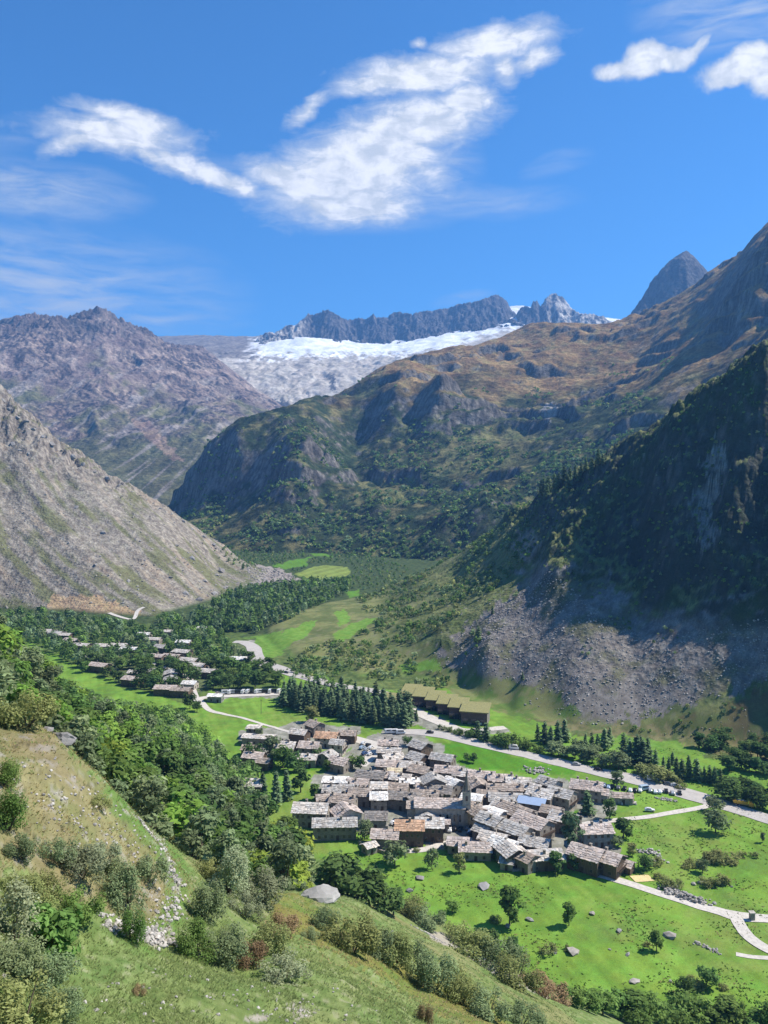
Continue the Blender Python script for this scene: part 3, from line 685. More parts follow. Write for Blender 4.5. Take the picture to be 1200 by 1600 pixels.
def poly_mesh(name, V, Fc, mats, col=None, mi=None, smooth=False):
    """V (n,3), Fc (m,k) with one k, optional colour per vertex and material index per face"""
    me = bpy.data.meshes.new(name)
    V = np.asarray(V, np.float32); Fc = np.asarray(Fc, np.int32); m, k = Fc.shape
    me.vertices.add(len(V)); me.vertices.foreach_set('co', V.ravel())
    me.loops.add(m * k); me.loops.foreach_set('vertex_index', Fc.ravel())
    me.polygons.add(m); me.polygons.foreach_set('loop_start', np.arange(0, m * k, k, dtype=np.int32))
    me.polygons.foreach_set('loop_total', np.full(m, k, np.int32))
    me.polygons.foreach_set('use_smooth', np.full(m, smooth, bool))
    for mt in (mats if isinstance(mats, (list, tuple)) else [mats]): me.materials.append(mt)
    if mi is not None: me.polygons.foreach_set('material_index', np.asarray(mi, np.int32))
    me.update(calc_edges=True)
    if col is not None:
        a = me.color_attributes.new('Col', 'FLOAT_COLOR', 'POINT')
        a.data.foreach_set('color', np.concatenate([np.asarray(col, np.float32), np.ones((len(V), 1), np.float32)], 1).ravel())
    return me

def foliage_material(name, use_object=True, trans=0.36):
    m = bpy.data.materials.new(name); m.use_nodes = True
    t = NT(m.node_tree); t.n.clear()
    at = t.new('ShaderNodeVertexColor', layer_name='Col')
    c = at.outputs[0]
    if use_object:
        oi = t.new('ShaderNodeObjectInfo')
        c = t.mix(1.0, c, oi.outputs['Color'], 'MULTIPLY')
        hs = t.new('ShaderNodeHueSaturation')
        t.l.new(t.ramp(oi.outputs['Random'], 0, 1, .75, 1.25, False), hs.inputs['Value'])
        t.l.new(t.ramp(t.math('FRACT', t.math('MULTIPLY', oi.outputs['Random'], 7.13)), 0, 1, .485, .515, False), hs.inputs['Hue'])
        t.l.new(c, hs.inputs['Color']); c = hs.outputs[0]
    d = t.new('ShaderNodeBsdfDiffuse'); tr = t.new('ShaderNodeBsdfTranslucent')
    t.l.new(c, d.inputs[0]); t.l.new(c, tr.inputs[0])
    mx = t.new('ShaderNodeMixShader'); mx.inputs[0].default_value = trans
    t.l.new(d.outputs[0], mx.inputs[1]); t.l.new(tr.outputs[0], mx.inputs[2])
    o = t.new('ShaderNodeOutputMaterial'); t.l.new(mx.outputs[0], o.inputs[0])
    return m

def plain_material(name, col, rough=.8, metal=0.0, scale=None, amt=.25, bump=0.0, spec=.3, attr=False):
    m = bpy.data.materials.new(name); m.use_nodes = True
    t = NT(m.node_tree); b = t.n['Principled BSDF']
    b.inputs['Roughness'].default_value = rough; b.inputs['Metallic'].default_value = metal
    b.inputs['Specular IOR Level'].default_value = spec
    base = (*col, 1)
    if attr: base = t.new('ShaderNodeVertexColor', layer_name='Col').outputs[0]
    if scale:
        tc = t.new('ShaderNodeTexCoord')
        n = t.noise(tc.outputs['Object'], scale, 6.0, .65)
        k = t.ramp(n, .25, .75, 1 - amt, 1 + amt, False)
        kk = t.new('ShaderNodeCombineColor')
        for i in range(3): t.l.new(k, kk.inputs[i])
        t.l.new(t.mix(1.0, base, kk.outputs[0], 'MULTIPLY'), b.inputs['Base Color'])
        if bump:
            bn = t.new('ShaderNodeBump'); bn.inputs['Distance'].default_value = bump; bn.inputs['Strength'].default_value = .8
            t.l.new(n, bn.inputs['Height']); t.l.new(bn.outputs[0], b.inputs['Normal'])
    elif attr: t.l.new(base, b.inputs['Base Color'])
    else: b.inputs['Base Color'].default_value = base
    return m

LEAF = foliage_material('leaves')
LEAF_STUFF = foliage_material('leaves_far', False)
BARK = plain_material('bark', (.11, .085, .06), .9, scale=6, bump=.02)
ROCK = plain_material('boulder_rock', (.30, .28, .25), .95, scale=1.2, amt=.35, bump=.12, spec=.15, attr=True)

def leaf_quads(P, Nrm, size, rg, aspect=1.5):
    n = len(P)
    Nrm = Nrm / (np.linalg.norm(Nrm, axis=1, keepdims=True) + 1e-9)
    r = rg.normal(size=(n, 3)); T = np.cross(Nrm, r); T /= np.linalg.norm(T, axis=1, keepdims=True) + 1e-9
    B = np.cross(Nrm, T)
    s = (size * rg.uniform(.6, 1.35, n))[:, None]
    bend = Nrm * s * .22
    q = np.stack([P - T * s * .5 * aspect, P + B * s * .42 - bend * rg.uniform(-.5, 1, (n, 1)), P + T * s * .5 * aspect, P - B * s * .42 - bend * rg.uniform(-.5, 1, (n, 1))], 1)
    return q

def crown_quads(rg, lobes, n, size, up=.8, jit=.7, inner=.25):
    """leaf sized faces over the shells of a set of lobes (x, y, z, rx, ry, rz)"""
    L = np.array(lobes, float)
    wts = (L[:, 3] * L[:, 5]); wts /= wts.sum()
    k = rg.choice(len(L), n, p=wts)
    d = rg.normal(size=(n, 3)); d /= np.linalg.norm(d, axis=1, keepdims=True)
    rr = np.where(rg.random(n) < inner, rg.uniform(.4, .85, n), rg.uniform(.85, 1.12, n))[:, None]
    P = L[k, :3] + d * L[k, 3:] * rr
    Nn = d + rg.normal(size=(n, 3)) * jit * .6 + np.array([0, 0, up])
    cl = (.82 + .36 * rg.random(len(L)))[k] * rg.uniform(.72, 1.28, n)
    return leaf_quads(P, Nn, size, rg), cl

def quads_to_mesh(name, Q, cl, mat, tint=None):
    n = len(Q)
    c = np.repeat(cl, 4)[:, None] * np.ones((1, 3))
    if tint is not None: c = c * tint
    return poly_mesh(name, Q.reshape(-1, 3), np.arange(n * 4).reshape(n, 4), mat, c)

def tube_rings(pts, rad, k=6):
    pts = [Vector(p) for p in pts]; V = []; Fc = []
    for i, p in enumerate(pts):
        d = (pts[min(i + 1, len(pts) - 1)] - pts[max(i - 1, 0)]).normalized()
        a = d.orthogonal().normalized(); b = d.cross(a)
        for j in range(k):
            t = 2 * math.pi * j / k
            V.append(p + (a * math.cos(t) + b * math.sin(t)) * rad[i])
    for i in range(len(pts) - 1):
        for j in range(k):
            Fc.append((i * k + j, i * k + (j + 1) % k, (i + 1) * k + (j + 1) % k, (i + 1) * k + j))
    return V, Fc

def tubes_mesh(name, tubes, mat, k=6):
    V = []; Fc = []
    for pts, rad in tubes:
        v, f = tube_rings(pts, rad, k); b = len(V); V += v; Fc += [tuple(i + b for i in q) for q in f]
    return poly_mesh(name, [tuple(p) for p in V], Fc, mat, smooth=True)

# every prototype is one metre tall; the copy's scale gives its height
def proto_broadleaf(seed, nq=520, wide=.42, size=.075, low=.18, nl=17, jit=.7):
    rg = np.random.default_rng(seed)
    lobes = []; tubes = [([(0, 0, -.04), (.005, 0, .2), (rg.normal() * .02, rg.normal() * .02, .55)], [.028, .02, .008])]
    for i in range(nl):
        z = rg.uniform(low + .12, .86); t = rg.uniform(0, 2 * math.pi)
        env = wide * math.sin(math.pi * min(1, max(.05, (z - low + .06) / (1.06 - low))) ** .8) ** .7
        rr = env * rg.uniform(.35, .8) if i > 2 else env * .2
        r = wide * rg.uniform(.30, .48)
        p = (math.cos(t) * rr, math.sin(t) * rr, z)
        lobes.append((*p, r, r, r * rg.uniform(.65, .9)))
        if i % 2 == 0: tubes.append(([(0, 0, .18 + .3 * rg.random()), (p[0] * .5, p[1] * .5, z * .75), p], [.012, .008, .003]))
    Q, cl = crown_quads(rg, lobes, nq, size, jit=jit)
    return tubes_mesh('trunk', tubes, BARK, 5), quads_to_mesh('crown', Q, cl, LEAF)

def proto_conifer(seed, nq=560, wide=.2, size=.06, base=.10):
    rg = np.random.default_rng(seed)
    n = nq; z = base + (1 - base) * (1 - np.sqrt(rg.random(n))) ** 1.0
    lay = np.round(z * 13 + rg.random() * .5) / 13; z = z * .7 + lay * .3
    t = rg.uniform(0, 2 * math.pi, n); env = wide * np.clip(1 - z, 0, 1) ** .62 * (.72 + .34 * np.sin(t * 3 + lay * 40) + .16 * np.sin(t * 7 + lay * 19)) + .012
    rr = env * np.sqrt(rg.random(n))
    P = np.stack([np.cos(t) * rr, np.sin(t) * rr, z - rr * .32], 1)
    Nn = np.stack([np.cos(t) * .5, np.sin(t) * .5, np.full(n, 1.1)], 1) + rg.normal(size=(n, 3)) * .35
    Q = leaf_quads(P, Nn, size, rg, 1.6)
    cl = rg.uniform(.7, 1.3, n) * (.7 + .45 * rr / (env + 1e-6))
    return tubes_mesh('trunk', [([(0, 0, -.03), (0, 0, .5), (0, 0, .97)], [.02, .012, .002])], BARK, 5), quads_to_mesh('crown', Q, cl, LEAF)

def proto_shrub(seed, nq=2600, wide=.62, size=.045, upright=.3, stems=9):
    rg = np.random.default_rng(seed)
    lobes = []; tubes = []
    for i in range(stems + 8):
        t = rg.uniform(0, 2 * math.pi); rr = wide * math.sqrt(rg.random()) * .8
        z = rg.uniform(.35, .78) * (1 - .45 * (rr / wide) ** 2)
        p = (math.cos(t) * rr, math.sin(t) * rr, z); r = rg.uniform(.13, .24)
        lobes.append((*p, r, r, r * (1 + upright * rg.random())))
        if i < stems: tubes.append(([(p[0] * .15, p[1] * .15, -.06), (p[0] * .55, p[1] * .55, z * .55), (p[0], p[1], z + .05), (p[0] * 1.08, p[1] * 1.08, min(1, z + .2))], [.016, .011, .006, .002]))
    for i in range(5):
        t = rg.uniform(0, 2 * math.pi); rr = wide * rg.uniform(.45, .85); r = rg.uniform(.10, .18)
        lobes.append((math.cos(t) * rr, math.sin(t) * rr, r * .8, r * 1.2, r * 1.2, r))
    Q, cl = crown_quads(rg, lobes, nq, size, up=.85, jit=.8, inner=.3)
    return tubes_mesh('stem', tubes, BARK, 4), quads_to_mesh('foliage', Q, cl, LEAF)

BROAD = [proto_broadleaf(s, 640, w_, .078, lo, nl) for s, w_, lo, nl in ((1, .40, .16, 17), (2, .36, .14, 15), (3, .46, .12, 19), (4, .33, .10, 14))]
WILLOW = [proto_broadleaf(s, 900, w_, .05, .08, nl, 1.0) for s, w_, nl in ((11, .27, 13), (12, .31, 15), (13, .24, 12))]
LARCH = [proto_conifer(s, 600, w_, .06) for s, w_ in ((21, .19), (22, .16), (23, .22))]
SHRUB = [proto_shrub(s, n, w_, z_, up_, st) for s, n, w_, z_, up_, st in ((31, 3600, .62, .040, .3, 9), (32, 3000, .72, .046, .2, 11), (33, 4200, .52, .034, .6, 8), (34, 3200, .85, .044, .1, 12))]
BUSH = [proto_shrub(s, 700, w_, .085, .2, 6) for s, w_ in ((41, .55), (42, .68), (43, .5))]
BROADLEAF_BUSH = [proto_shrub(51, 1100, .5, .10, .3, 8)]

GREEN = {'dark': (.100, .165, .052), 'mid': (.145, .230, .060), 'fresh': (.195, .315, .060), 'yellow': (.29, .345, .062), 'grey': (.205, .260, .125), 'olive': (.265, .290, .108),
         'silver': (.305, .340, .195), 'rust': (.285, .205, .110), 'larch': (.165, .235, .120), 'larchpale': (.195, .270, .125)}  # the second larch green is slightly paler than the first

def plant(protos, kinds, loc, h, colour, label, cat, group=None, widen=1.0, name='broadleaf_tree', tilt=0.0, seed=None):
    rr = random.Random(seed) if seed is not None else random
    i = rr.randrange(len(protos))
    tr, cr = protos[i]
    root = empty(name, loc, rr.uniform(0, 6.28), (h * widen, h * widen, h))
    root.rotation_euler[0] = rr.uniform(-.05, .05) + tilt
    a = link(kinds[0], tr, root); b = link(kinds[1], cr, root)
    g = GREEN[colour]
    b.color = (*g, 1)
    tag(root, label, cat, group)
    return root

def seen(x, y, z):
    """does the line of sight to (x, y, z) clear the ground"""
    t = np.linspace(.05, .97, 60)
    return bool(np.all(EYE + (z - EYE) * t > terrain(x * t, y * t)))

def seen_many(P):
    t = np.linspace(.06, .965, 48)
    X = P[:, :1] * t; Y = P[:, 1:2] * t; Z = EYE + (P[:, 2:3] - EYE) * t
    return np.all(Z > terrain(X, Y), axis=1)

def scatter(n, box, spacing, rg, ok):
    """well spaced points in a world box; ok(X, Y) filters them"""
    x0, x1, y0, y1 = box
    X = rg.uniform(x0, x1, n); Y = rg.uniform(y0, y1, n)
    m = ok(X, Y); X, Y = X[m], Y[m]
    cell = {}; out = []
    for x, y in zip(X, Y):
        sp = spacing(x, y) if callable(spacing) else spacing
        cx, cy = int(x // sp), int(y // sp)
        if any((x - a) ** 2 + (y - b) ** 2 < sp * sp for i in (-1, 0, 1) for j in (-1, 0, 1) for a, b in cell.get((cx + i, cy + j), ())): continue
        cell.setdefault((cx, cy), []).append((x, y)); out.append((x, y))
    return np.array(out)

# ------------------------------------------------------------------ the wood on the left slope
rgw = np.random.default_rng(77)
def wood_ok(X, Y):
    l = fL(X, Y); s = fS(X, Y); r = fR(X, Y)
    return (l > floor_z(X, Y) + .5) & (Y > 118 + np.clip((X + 60) * .3, -14, 60)) & (X < -10 - (Y - 110) * .12) & (l > s)
W = scatter(14000, (-260, 0, 96, 470), 5.4, rgw, wood_ok)
wz = terrain(W[:, 0], W[:, 1])
wh = rgw.uniform(7.5, 12.5, len(W)) * (1 - .25 * (fbm(W[:, 0] / 20, W[:, 1] / 20, 2, 71) > .35))
wu, wv_ = pix(W[:, 0], W[:, 1], wz + wh * .8)
vis = seen_many(np.stack([W[:, 0], W[:, 1], wz + wh * .9], 1)) & (wu > -60) & (wu < 640)
W, wz, wh, wu, wv_ = W[vis], wz[vis], wh[vis], wu[vis], wv_[vis]
order = np.argsort(W[:, 1])
n1 = fbm(W[:, 0] / 28, W[:, 1] / 28, 3, 73) + .25 * rgw.normal(size=len(W)); n2 = fbm(W[:, 0] / 16, W[:, 1] / 16, 2, 75) + .3 * rgw.normal(size=len(W))
WL = {'willow': 'slender grey-green willow in the wood on the left slope', 'dark': 'dark green rounded broadleaf tree in the wood on the left slope', 'mid': 'mid green rounded broadleaf tree in the wood on the left slope', 'fresh': 'fresh green leafy tree in the wood on the left slope', 'yellow': 'yellow-green leafy tree in the wood on the left slope'}
cnt = {'w': 0, 'b': 0}
rest = []
for i in order:
    x, y = W[i]
    wil = n1[i] > .12
    if cnt['w' if wil else 'b'] >= (110 if wil else 150): rest.append(i); continue
    if wil:
        cnt['w'] += 1
        plant(WILLOW, ('trunk', 'crown'), (x, y, wz[i] - .2), wh[i] * 1.05, 'grey', WL['willow'], 'tree', 'grey willows in the slope wood', 1.15, 'willow_tree')
    else:
        cnt['b'] += 1
        c = 'dark' if n2[i] < -.22 else 'mid' if n2[i] < .12 else 'fresh' if n2[i] < .5 else 'yellow'
        if wu[i] < 330 and c == 'yellow' and y > 200: c = 'fresh'
        plant(BROAD, ('trunk', 'crown'), (x, y, wz[i] - .2), wh[i], c, WL[c], 'tree', c + ' green trees in the slope wood', 1.12, 'broadleaf_tree')
print('wood', len(W), cnt, 'rest', len(rest))

def stuff_trees(name, pts, heights, cols, seed, nq=34, size=.26, wide=.42, conifer=None, mat=None):
    """a far wood that reads as one mass: low crowns joined into one object"""
    rg = np.random.default_rng(seed); Qs = []; Cs = []
    protos = []
    for k in range(5):
        if conifer and k in conifer:
            n = nq; z = .08 + .92 * (1 - np.sqrt(rg.random(n))); t = rg.uniform(0, 6.283, n); rr = .22 * (1 - z) ** .8 * np.sqrt(rg.random(n)) + .01
            P = np.stack([np.cos(t) * rr, np.sin(t) * rr, z], 1); protos.append((leaf_quads(P, np.stack([np.cos(t) * .6, np.sin(t) * .6, np.full(n, .7)], 1), size * .8, rg), rg.uniform(.7, 1.25, n)))
        else:
            lob = [(math.cos(a) * wide * .45 * (j > 0), math.sin(a) * wide * .45 * (j > 0), z, wide * .55, wide * .55, .26) for j, (a, z) in enumerate([(0, .68), (.5 + k, .5), (2.6 + k, .42), (4.6 + k, .5)])]
            protos.append(crown_quads(rg, lob, nq, size, up=.35, inner=.05))
    for i, (x, y, z) in enumerate(pts):
        q, cl = protos[i % 5]
        a = rg.uniform(0, 6.283); ca, sa = math.cos(a), math.sin(a)
        M = np.array([[ca, sa, 0], [-sa, ca, 0], [0, 0, 1]]) * heights[i]
        Qs.append(q @ M + np.array([x, y, z]))
        Cs.append(np.repeat(cl, 4)[:, None] * np.asarray(cols[i])[None])
    Q = np.concatenate(Qs); C = np.concatenate(Cs); n = len(Q)
    me = poly_mesh(name, Q.reshape(-1, 3), np.arange(n * 4).reshape(n, 4), mat or LEAF_STUFF, C)
    o = link(name, me); o['kind'] = 'stuff'
    return o

def pick_cols(rg, n, names, p):
    g = np.array([GREEN[c] for c in names])
    return g[rg.choice(len(names), n, p=p)] * rg.uniform(1.0, 1.6, (n, 1))

if rest:
    rest = np.array(rest)
    stuff_trees('slope_woodland', np.c_[W[rest], wz[rest] - .2], wh[rest], pick_cols(rgw, len(rest), ['dark', 'mid', 'fresh', 'grey'], [.35, .35, .15, .15]), 81, nq=200, size=.11)

# ------------------------------------------------------------------ far woods and scrub, one mass each
HAY = [[(452, 898), (492, 880), (550, 881), (556, 898), (540, 909), (480, 909)], [(424, 888), (450, 874), (490, 870), (482, 886), (440, 893)], [(478, 864), (512, 853), (518, 870), (485, 875)]]
def in_px(poly):
    def ok(X, Y):
        u, v = pix(X, Y, terrain(X, Y)); m = in_poly(u, v, poly)
        for q in HAY: m &= ~in_poly(u, v, q)
        return m
    return ok
rgf = np.random.default_rng(5)
def far_wood(name, poly, box, sp, hmin, hmax, names, p, seed, n=20000, **kw):
    P = scatter(n, box, sp, rgf, in_px(poly))
    z = terrain(P[:, 0], P[:, 1]); h = rgf.uniform(hmin, hmax, len(P))
    print(name, len(P))
    return stuff_trees(name, np.c_[P, z - .2], h, pick_cols(rgf, len(P), names, p), seed, **kw)
far_wood('valley_woodland', [(300, 968), (350, 935), (375, 920), (440, 915), (545, 908), (545, 925), (500, 945), (450, 968), (400, 990), (330, 985)], (-240, -20, 700, 1250), 6.5, 7, 12, ['dark', 'mid', 'larch', 'grey'], [.4, .3, .2, .1], 82, conifer=(1, 3))
far_wood('valley_head_scrub', [(330, 860), (430, 850), (560, 860), (640, 890), (600, 925), (548, 920), (470, 898), (420, 880), (380, 890), (350, 880)], (-260, 60, 900, 1500), 8.5, 2, 6, ['dark', 'mid', 'olive', 'larch'], [.4, .3, .2, .1], 83)

def slope_scrub():
    rg = np.random.default_rng(9)
    def ok(X, Y):
        z = terrain(X, Y); u, v = pix(X, Y, z)
        r = fR(X, Y); on = (r > fL(X, Y)) & (r > fS(X, Y)) & (r > floor_z(X, Y) + .5)
        nz = fbm(X / 45, Y / 45, 3, 91) + .5 * fbm(X / 14, Y / 14, 2, 93)
        wooded = in_poly(u, v, [(440, 1040), (500, 1010), (590, 985), (560, 935), (660, 880), (760, 830), (860, 755), (900, 740), (880, 790), (845, 850), (800, 900), (720, 960), (660, 1000), (640, 1070), (560, 1075), (500, 1060)])
        open_ = in_poly(u, v, [(600, 1000), (720, 930), (830, 870), (900, 860), (870, 940), (720, 1000), (690, 1060), (650, 1060)])
        cliff = in_poly(u, v, [(850, 800), (1250, 500), (1250, 990), (1060, 1000), (1000, 1010), (900, 930), (850, 900)])
        low = in_poly(u, v, [(980, 1110), (1260, 1050), (1260, 1180), (1100, 1170), (950, 1140)])
        th = np.where(wooded, -.08, np.where(cliff, .02, np.where(low, -.05, np.where(open_, .42, .75))))
        scr = in_poly(u, v, [(870, 900), (1000, 1010), (1250, 980), (1250, 1060), (960, 1130), (890, 1120), (700, 1040), (720, 985)])
        th = np.where(scr, .85, th)
        fields = in_poly(u, v, [(395, 1000), (440, 975), (560, 955), (600, 962), (560, 985), (500, 1008), (450, 1036), (405, 1030)])
        copse = in_poly(u, v, [(445, 1052), (465, 1020), (520, 1005), (600, 1005), (640, 1050), (700, 1052), (700, 1075), (640, 1080), (575, 1070), (520, 1073)])
        on = on | (copse & (fL(X, Y) < 0)); th = np.where(copse, -.25, th)
        return on & (nz > th) & ~fields & (u > 380) & (u < 1330)
    P = scatter(80000, (-130, 420, 400, 1120), 3.7, rg, ok)
    z = terrain(P[:, 0], P[:, 1])
    v = seen_many(np.c_[P, z + 3]); P, z = P[v], z[v]
    u, vv = pix(P[:, 0], P[:, 1], z)
    h = np.where(u > 830, rg.uniform(1.2, 3.2, len(P)), 1.5 + 5.0 * rg.random(len(P)) ** 2)
    print('slope scrub', len(P))
    stuff_trees('hillside_scrub', np.c_[P, z - .15], h, pick_cols(rg, len(P), ['dark', 'mid', 'olive', 'grey', 'larch'], [.22, .3, .18, .2, .1]), 84, nq=34, size=.27, wide=.55)
slope_scrub()

def alder_scrub():
    """green alder bushes on the lower slopes of the brown mountain"""
    rg = np.random.default_rng(15)
    mo = mid.data; n = len(mo.vertices)
    co = np.empty(n * 3, np.float32); mo.vertices.foreach_get('co', co); co = co.reshape(-1, 3)
    u, v = pix(co[:, 0], co[:, 1], co[:, 2])
    d = fbm(co[:, 0] / 110, co[:, 1] / 160, 3, 95) + .6 * fbm(co[:, 0] / 30, co[:, 1] / 30, 2, 97)
    alt = co[:, 2] - (u - 700) * .05
    m = (d > -.05 + sstep(alt, 120, 420) * .9) & (u > 265) & (u < 1210) & (v < 885) & (v > 560)
    idx = np.nonzero(m)[0]
    idx = rg.choice(idx, min(5200, len(idx)), replace=False)
    idx = idx[co[idx, 2] > 12]
    P = co[idx] + rg.normal(size=(len(idx), 3)) * np.array([2.5, 2.5, 0])
    P[:, 2] -= .6
    h = rg.uniform(3.0, 8.5, len(idx)); print('alder', len(idx))
    stuff_trees('alder_scrub', P, h, pick_cols(rg, len(idx), ['dark', 'mid', 'olive', 'larch'], [.5, .25, .1, .15]), 85, nq=13, size=.5, wide=.6)
alder_scrub()

# ------------------------------------------------------------------ trees one can point at
def at_px(u, v, near=150):
    x, y, z = hit(u, v, near); return x, y, z
def tree_px(protos, u, v, hpx, colour, label, name='broadleaf_tree', cat='tree', group=None, widen=1.0, near=150, parts_=('trunk', 'crown')):
    x, y, z = at_px(u, v, near)
    return plant(protos, parts_, (x, y, z - .1), hpx * y / F * 1.03, colour, label, cat, group, widen, name)

for (u, v, h, c, wd, lab) in [
    (617, 1353, 42, 'grey', 1.25, 'grey-green forked tree at the field edge below the wooden house'),
    (675, 1358, 33, 'grey', .8, 'slender grey tree standing alone in the meadow below the village'),
    (718, 1364, 33, 'olive', .95, 'small round olive-yellow tree with its shadow in the upper meadow'),
    (796, 1446, 62, 'mid', 1.05, 'largest dark round tree in the big meadow with a black shadow'),
    (889, 1446, 37, 'mid', 1.0, 'dense dark tree in the middle of the meadow near two boulders'),
    (1026, 1486, 33, 'mid', 1.0, 'round dark tree beside the big flat boulder in the meadow'),
    (1118, 1301, 36, 'grey', 1.3, 'broad grey-green tree casting a wide shadow on the meadow by the lane'),
    (1118, 1268, 27, 'grey', 1.3, 'wide tree at the corner where the lane meets the main road'),
    (1192, 1317, 17, 'grey', .8, 'tiny lone tree in the meadow below the main road'),
    (974, 1309, 31, 'dark', 1.55, 'very dark bushy tree covering a small shed east of the village'),
    (952, 1281, 35, 'dark', .95, 'dark upright tree above the upper lane'),
    (964, 1229, 26, 'grey', 1.3, 'round tree between the car park and the main road'),
    (868, 1364, 34, 'dark', 1.25, 'dark round tree at the lower edge of the village'),
    (896, 1361, 27, 'dark', 1.2, 'small dark tree next to the start of the meadow track'),
    (960, 1322, 20, 'grey', 1.5, 'low spreading tree behind the pair of slab-roofed houses'),
    (988, 1338, 22, 'olive', 1.1, 'thin olive tree right of the pair of slab-roofed houses'),
    (1008, 1360, 25, 'dark', 1.2, 'dark tree beside the stone ruin right of the village'),
    (1098, 1364, 25, 'grey', 1.0, 'upright grey tree on the hedge bank above the rubble heap'),
    (570, 1312, 30, 'grey', 1.1, 'grey-green tree left of the lowest wooden house'),
    (549, 1202, 26, 'mid', 1.2, 'green tree among the roofs in the upper village'),
    (563, 1203, 22, 'dark', 1.3, 'dark tree next to the upper parking place'),
    (470, 1238, 42, 'dark', 1.1, 'tall dark tree right of the three conifers'),
    (492, 1250, 26, 'mid', 1.2, 'round green tree behind the big pale roof'),
    (396, 1190, 34, 'dark', 1.2, 'dark tree in front of the gabled house at the wood edge'),
    (425, 1185, 36, 'grey', 1.2, 'grey-green tree between the upper houses'),
    (442, 1200, 36, 'mid', 1.2, 'full green tree below the upper houses'),
    (462, 1205, 34, 'dark', 1.2, 'dark rounded tree left of the small bright lawn'),
    (405, 1160, 24, 'grey', .9, 'thin pale tree in front of the long low roof'),
    (497, 1188, 22, 'dark', 1.1, 'dark bush-like tree between two grey roofs'),
    (487, 1128, 26, 'olive', 1.3, 'round pale olive tree at the end of the larch grove'),
    (297, 1108, 30, 'dark', .9, 'dark double tree beside the bend of the meadow path'),
    (308, 1112, 20, 'dark', .9, 'small dark tree in the bright field beside the path'),
    (803, 1509, 46, 'dark', .9, 'dark tree leaning over the meadow edge at the hill foot'),
    (768, 1498, 46, 'dark', 1.1, 'dark leafy tree at the top of the hedge bank'),
    (1104, 1541, 36, 'dark', 1.1, 'dark reddish-topped tree standing out of the lower hedge'),
    (1070, 1556, 30, 'dark', 1.2, 'dark tree left of the tallest hedge tree'),
    (707, 1426, 20, 'mid', 1.3, 'round bush-like tree at the meadow edge below the boulders'),
    (691, 1440, 18, 'mid', 1.3, 'small round tree beside the spur of the near hill'),
    (885, 1120, 1, 'dark', 1, None)]:
    if lab: tree_px(BROAD, u, v, h, c, lab, widen=wd)
tree_px(LARCH, 919, 1272, 40, 'larchpale', 'thin lone conifer beside the path above the upper lane', 'larch_tree', widen=1.5)
tree_px(BROAD[3:], 891, 1334, 66, 'larch', 'tall dense conical tree among the lower houses', 'broadleaf_tree', widen=.9)
for (u, v, h, c, lab) in [(655, 1278, 14, 'mid', 'small green tree in the garden left of the church'), (640, 1276, 12, 'dark', 'dark shrub-like tree in the lawn behind the garage'), (618, 1262, 14, 'mid', 'small tree on the grassy bank above the garage'), (871, 1262, 16, 'olive', 'olive fruit tree in the orchard below the blue roof'), (880, 1256, 14, 'grey', 'grey fruit tree in the orchard below the blue roof'), (862, 1255, 14, 'olive', 'left fruit tree of the orchard below the blue roof'), (855, 1305, 14, 'mid', 'small green tree in the yard left of the tall conical tree'), (770, 1330, 12, 'mid', 'round bushy tree in front of the lowest gables'), (776, 1345, 12, 'dark', 'dark round tree in the grass below the village'), (722, 1335, 12, 'mid', 'green bushy tree at the lower village edge'),
    (700, 1328, 14, 'grey', 'greyish tree at the lower village edge'), (620, 1322, 14, 'mid', 'green tree below the orange-rust roof'), (740, 1192, 16, 'dark', 'dark tree at the grass edge beside the lone barn'), (730, 1190, 14, 'mid', 'green tree touching the lone barn'), (671, 1178, 14, 'dark', 'dark tree between the two timber barns'), (637, 1165, 18, 'dark', 'dark tree left of the tall timber barn'), (512, 1205, 18, 'mid', 'green tree above the flat whitish roof'), (555, 1256, 14, 'mid', 'small green tree beside the brown slab house'), (905, 1240, 16, 'grey', 'grey tree between the big pink roof and the lone conifer'), (812, 1345, 14, 'olive', 'olive tree at the foot of the long pale roof')]:
    tree_px(BROAD, u, v, h, c, lab, widen=1.25)
for (u, v, h, lab) in [(412, 1255, 52, 'leftmost of the three dark conifers beside the big pale roof'), (431, 1259, 56, 'tallest of the three dark conifers beside the big pale roof'), (449, 1250, 50, 'rightmost of the three dark conifers beside the big pale roof')]:
    tree_px(LARCH, u, v, h, 'larch', lab, 'larch_tree', group='three conifers at the wood edge', widen=1.2)

rgl = np.random.default_rng(33)
P = scatter(9000, (-80, 60, 440, 560), 4.6, rgl, in_px([(438, 1103), (440, 1088), (475, 1086), (560, 1094), (640, 1112), (652, 1128), (640, 1140), (600, 1136), (555, 1130), (500, 1116), (470, 1112)]))
for i, (x, y) in enumerate(P[:120]):
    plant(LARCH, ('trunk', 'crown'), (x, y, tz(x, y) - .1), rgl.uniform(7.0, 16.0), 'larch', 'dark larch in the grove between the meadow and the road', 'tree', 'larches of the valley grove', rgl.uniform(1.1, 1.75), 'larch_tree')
print('grove', len(P))
def row(items, protos, colour, label, name, group, cat='tree', widen=1.0, parts_=('trunk', 'crown')):
    ORD = 'first second third fourth fifth sixth seventh eighth ninth tenth eleventh twelfth thirteenth fourteenth fifteenth sixteenth seventeenth eighteenth nineteenth twentieth'.split() + ['twenty-' + w_ for w_ in 'first second third fourth fifth sixth seventh eighth ninth'.split()]
    for i, (u, v, h) in enumerate(sorted(items)): tree_px(protos, u + random.uniform(-1.2, 1.2), v + random.uniform(-1, 1), h * random.uniform(.78, 1.12), colour, label + ', ' + ORD[i] + ' from the left', name, cat, group, widen * random.uniform(.85, 1.25), parts_=parts_)
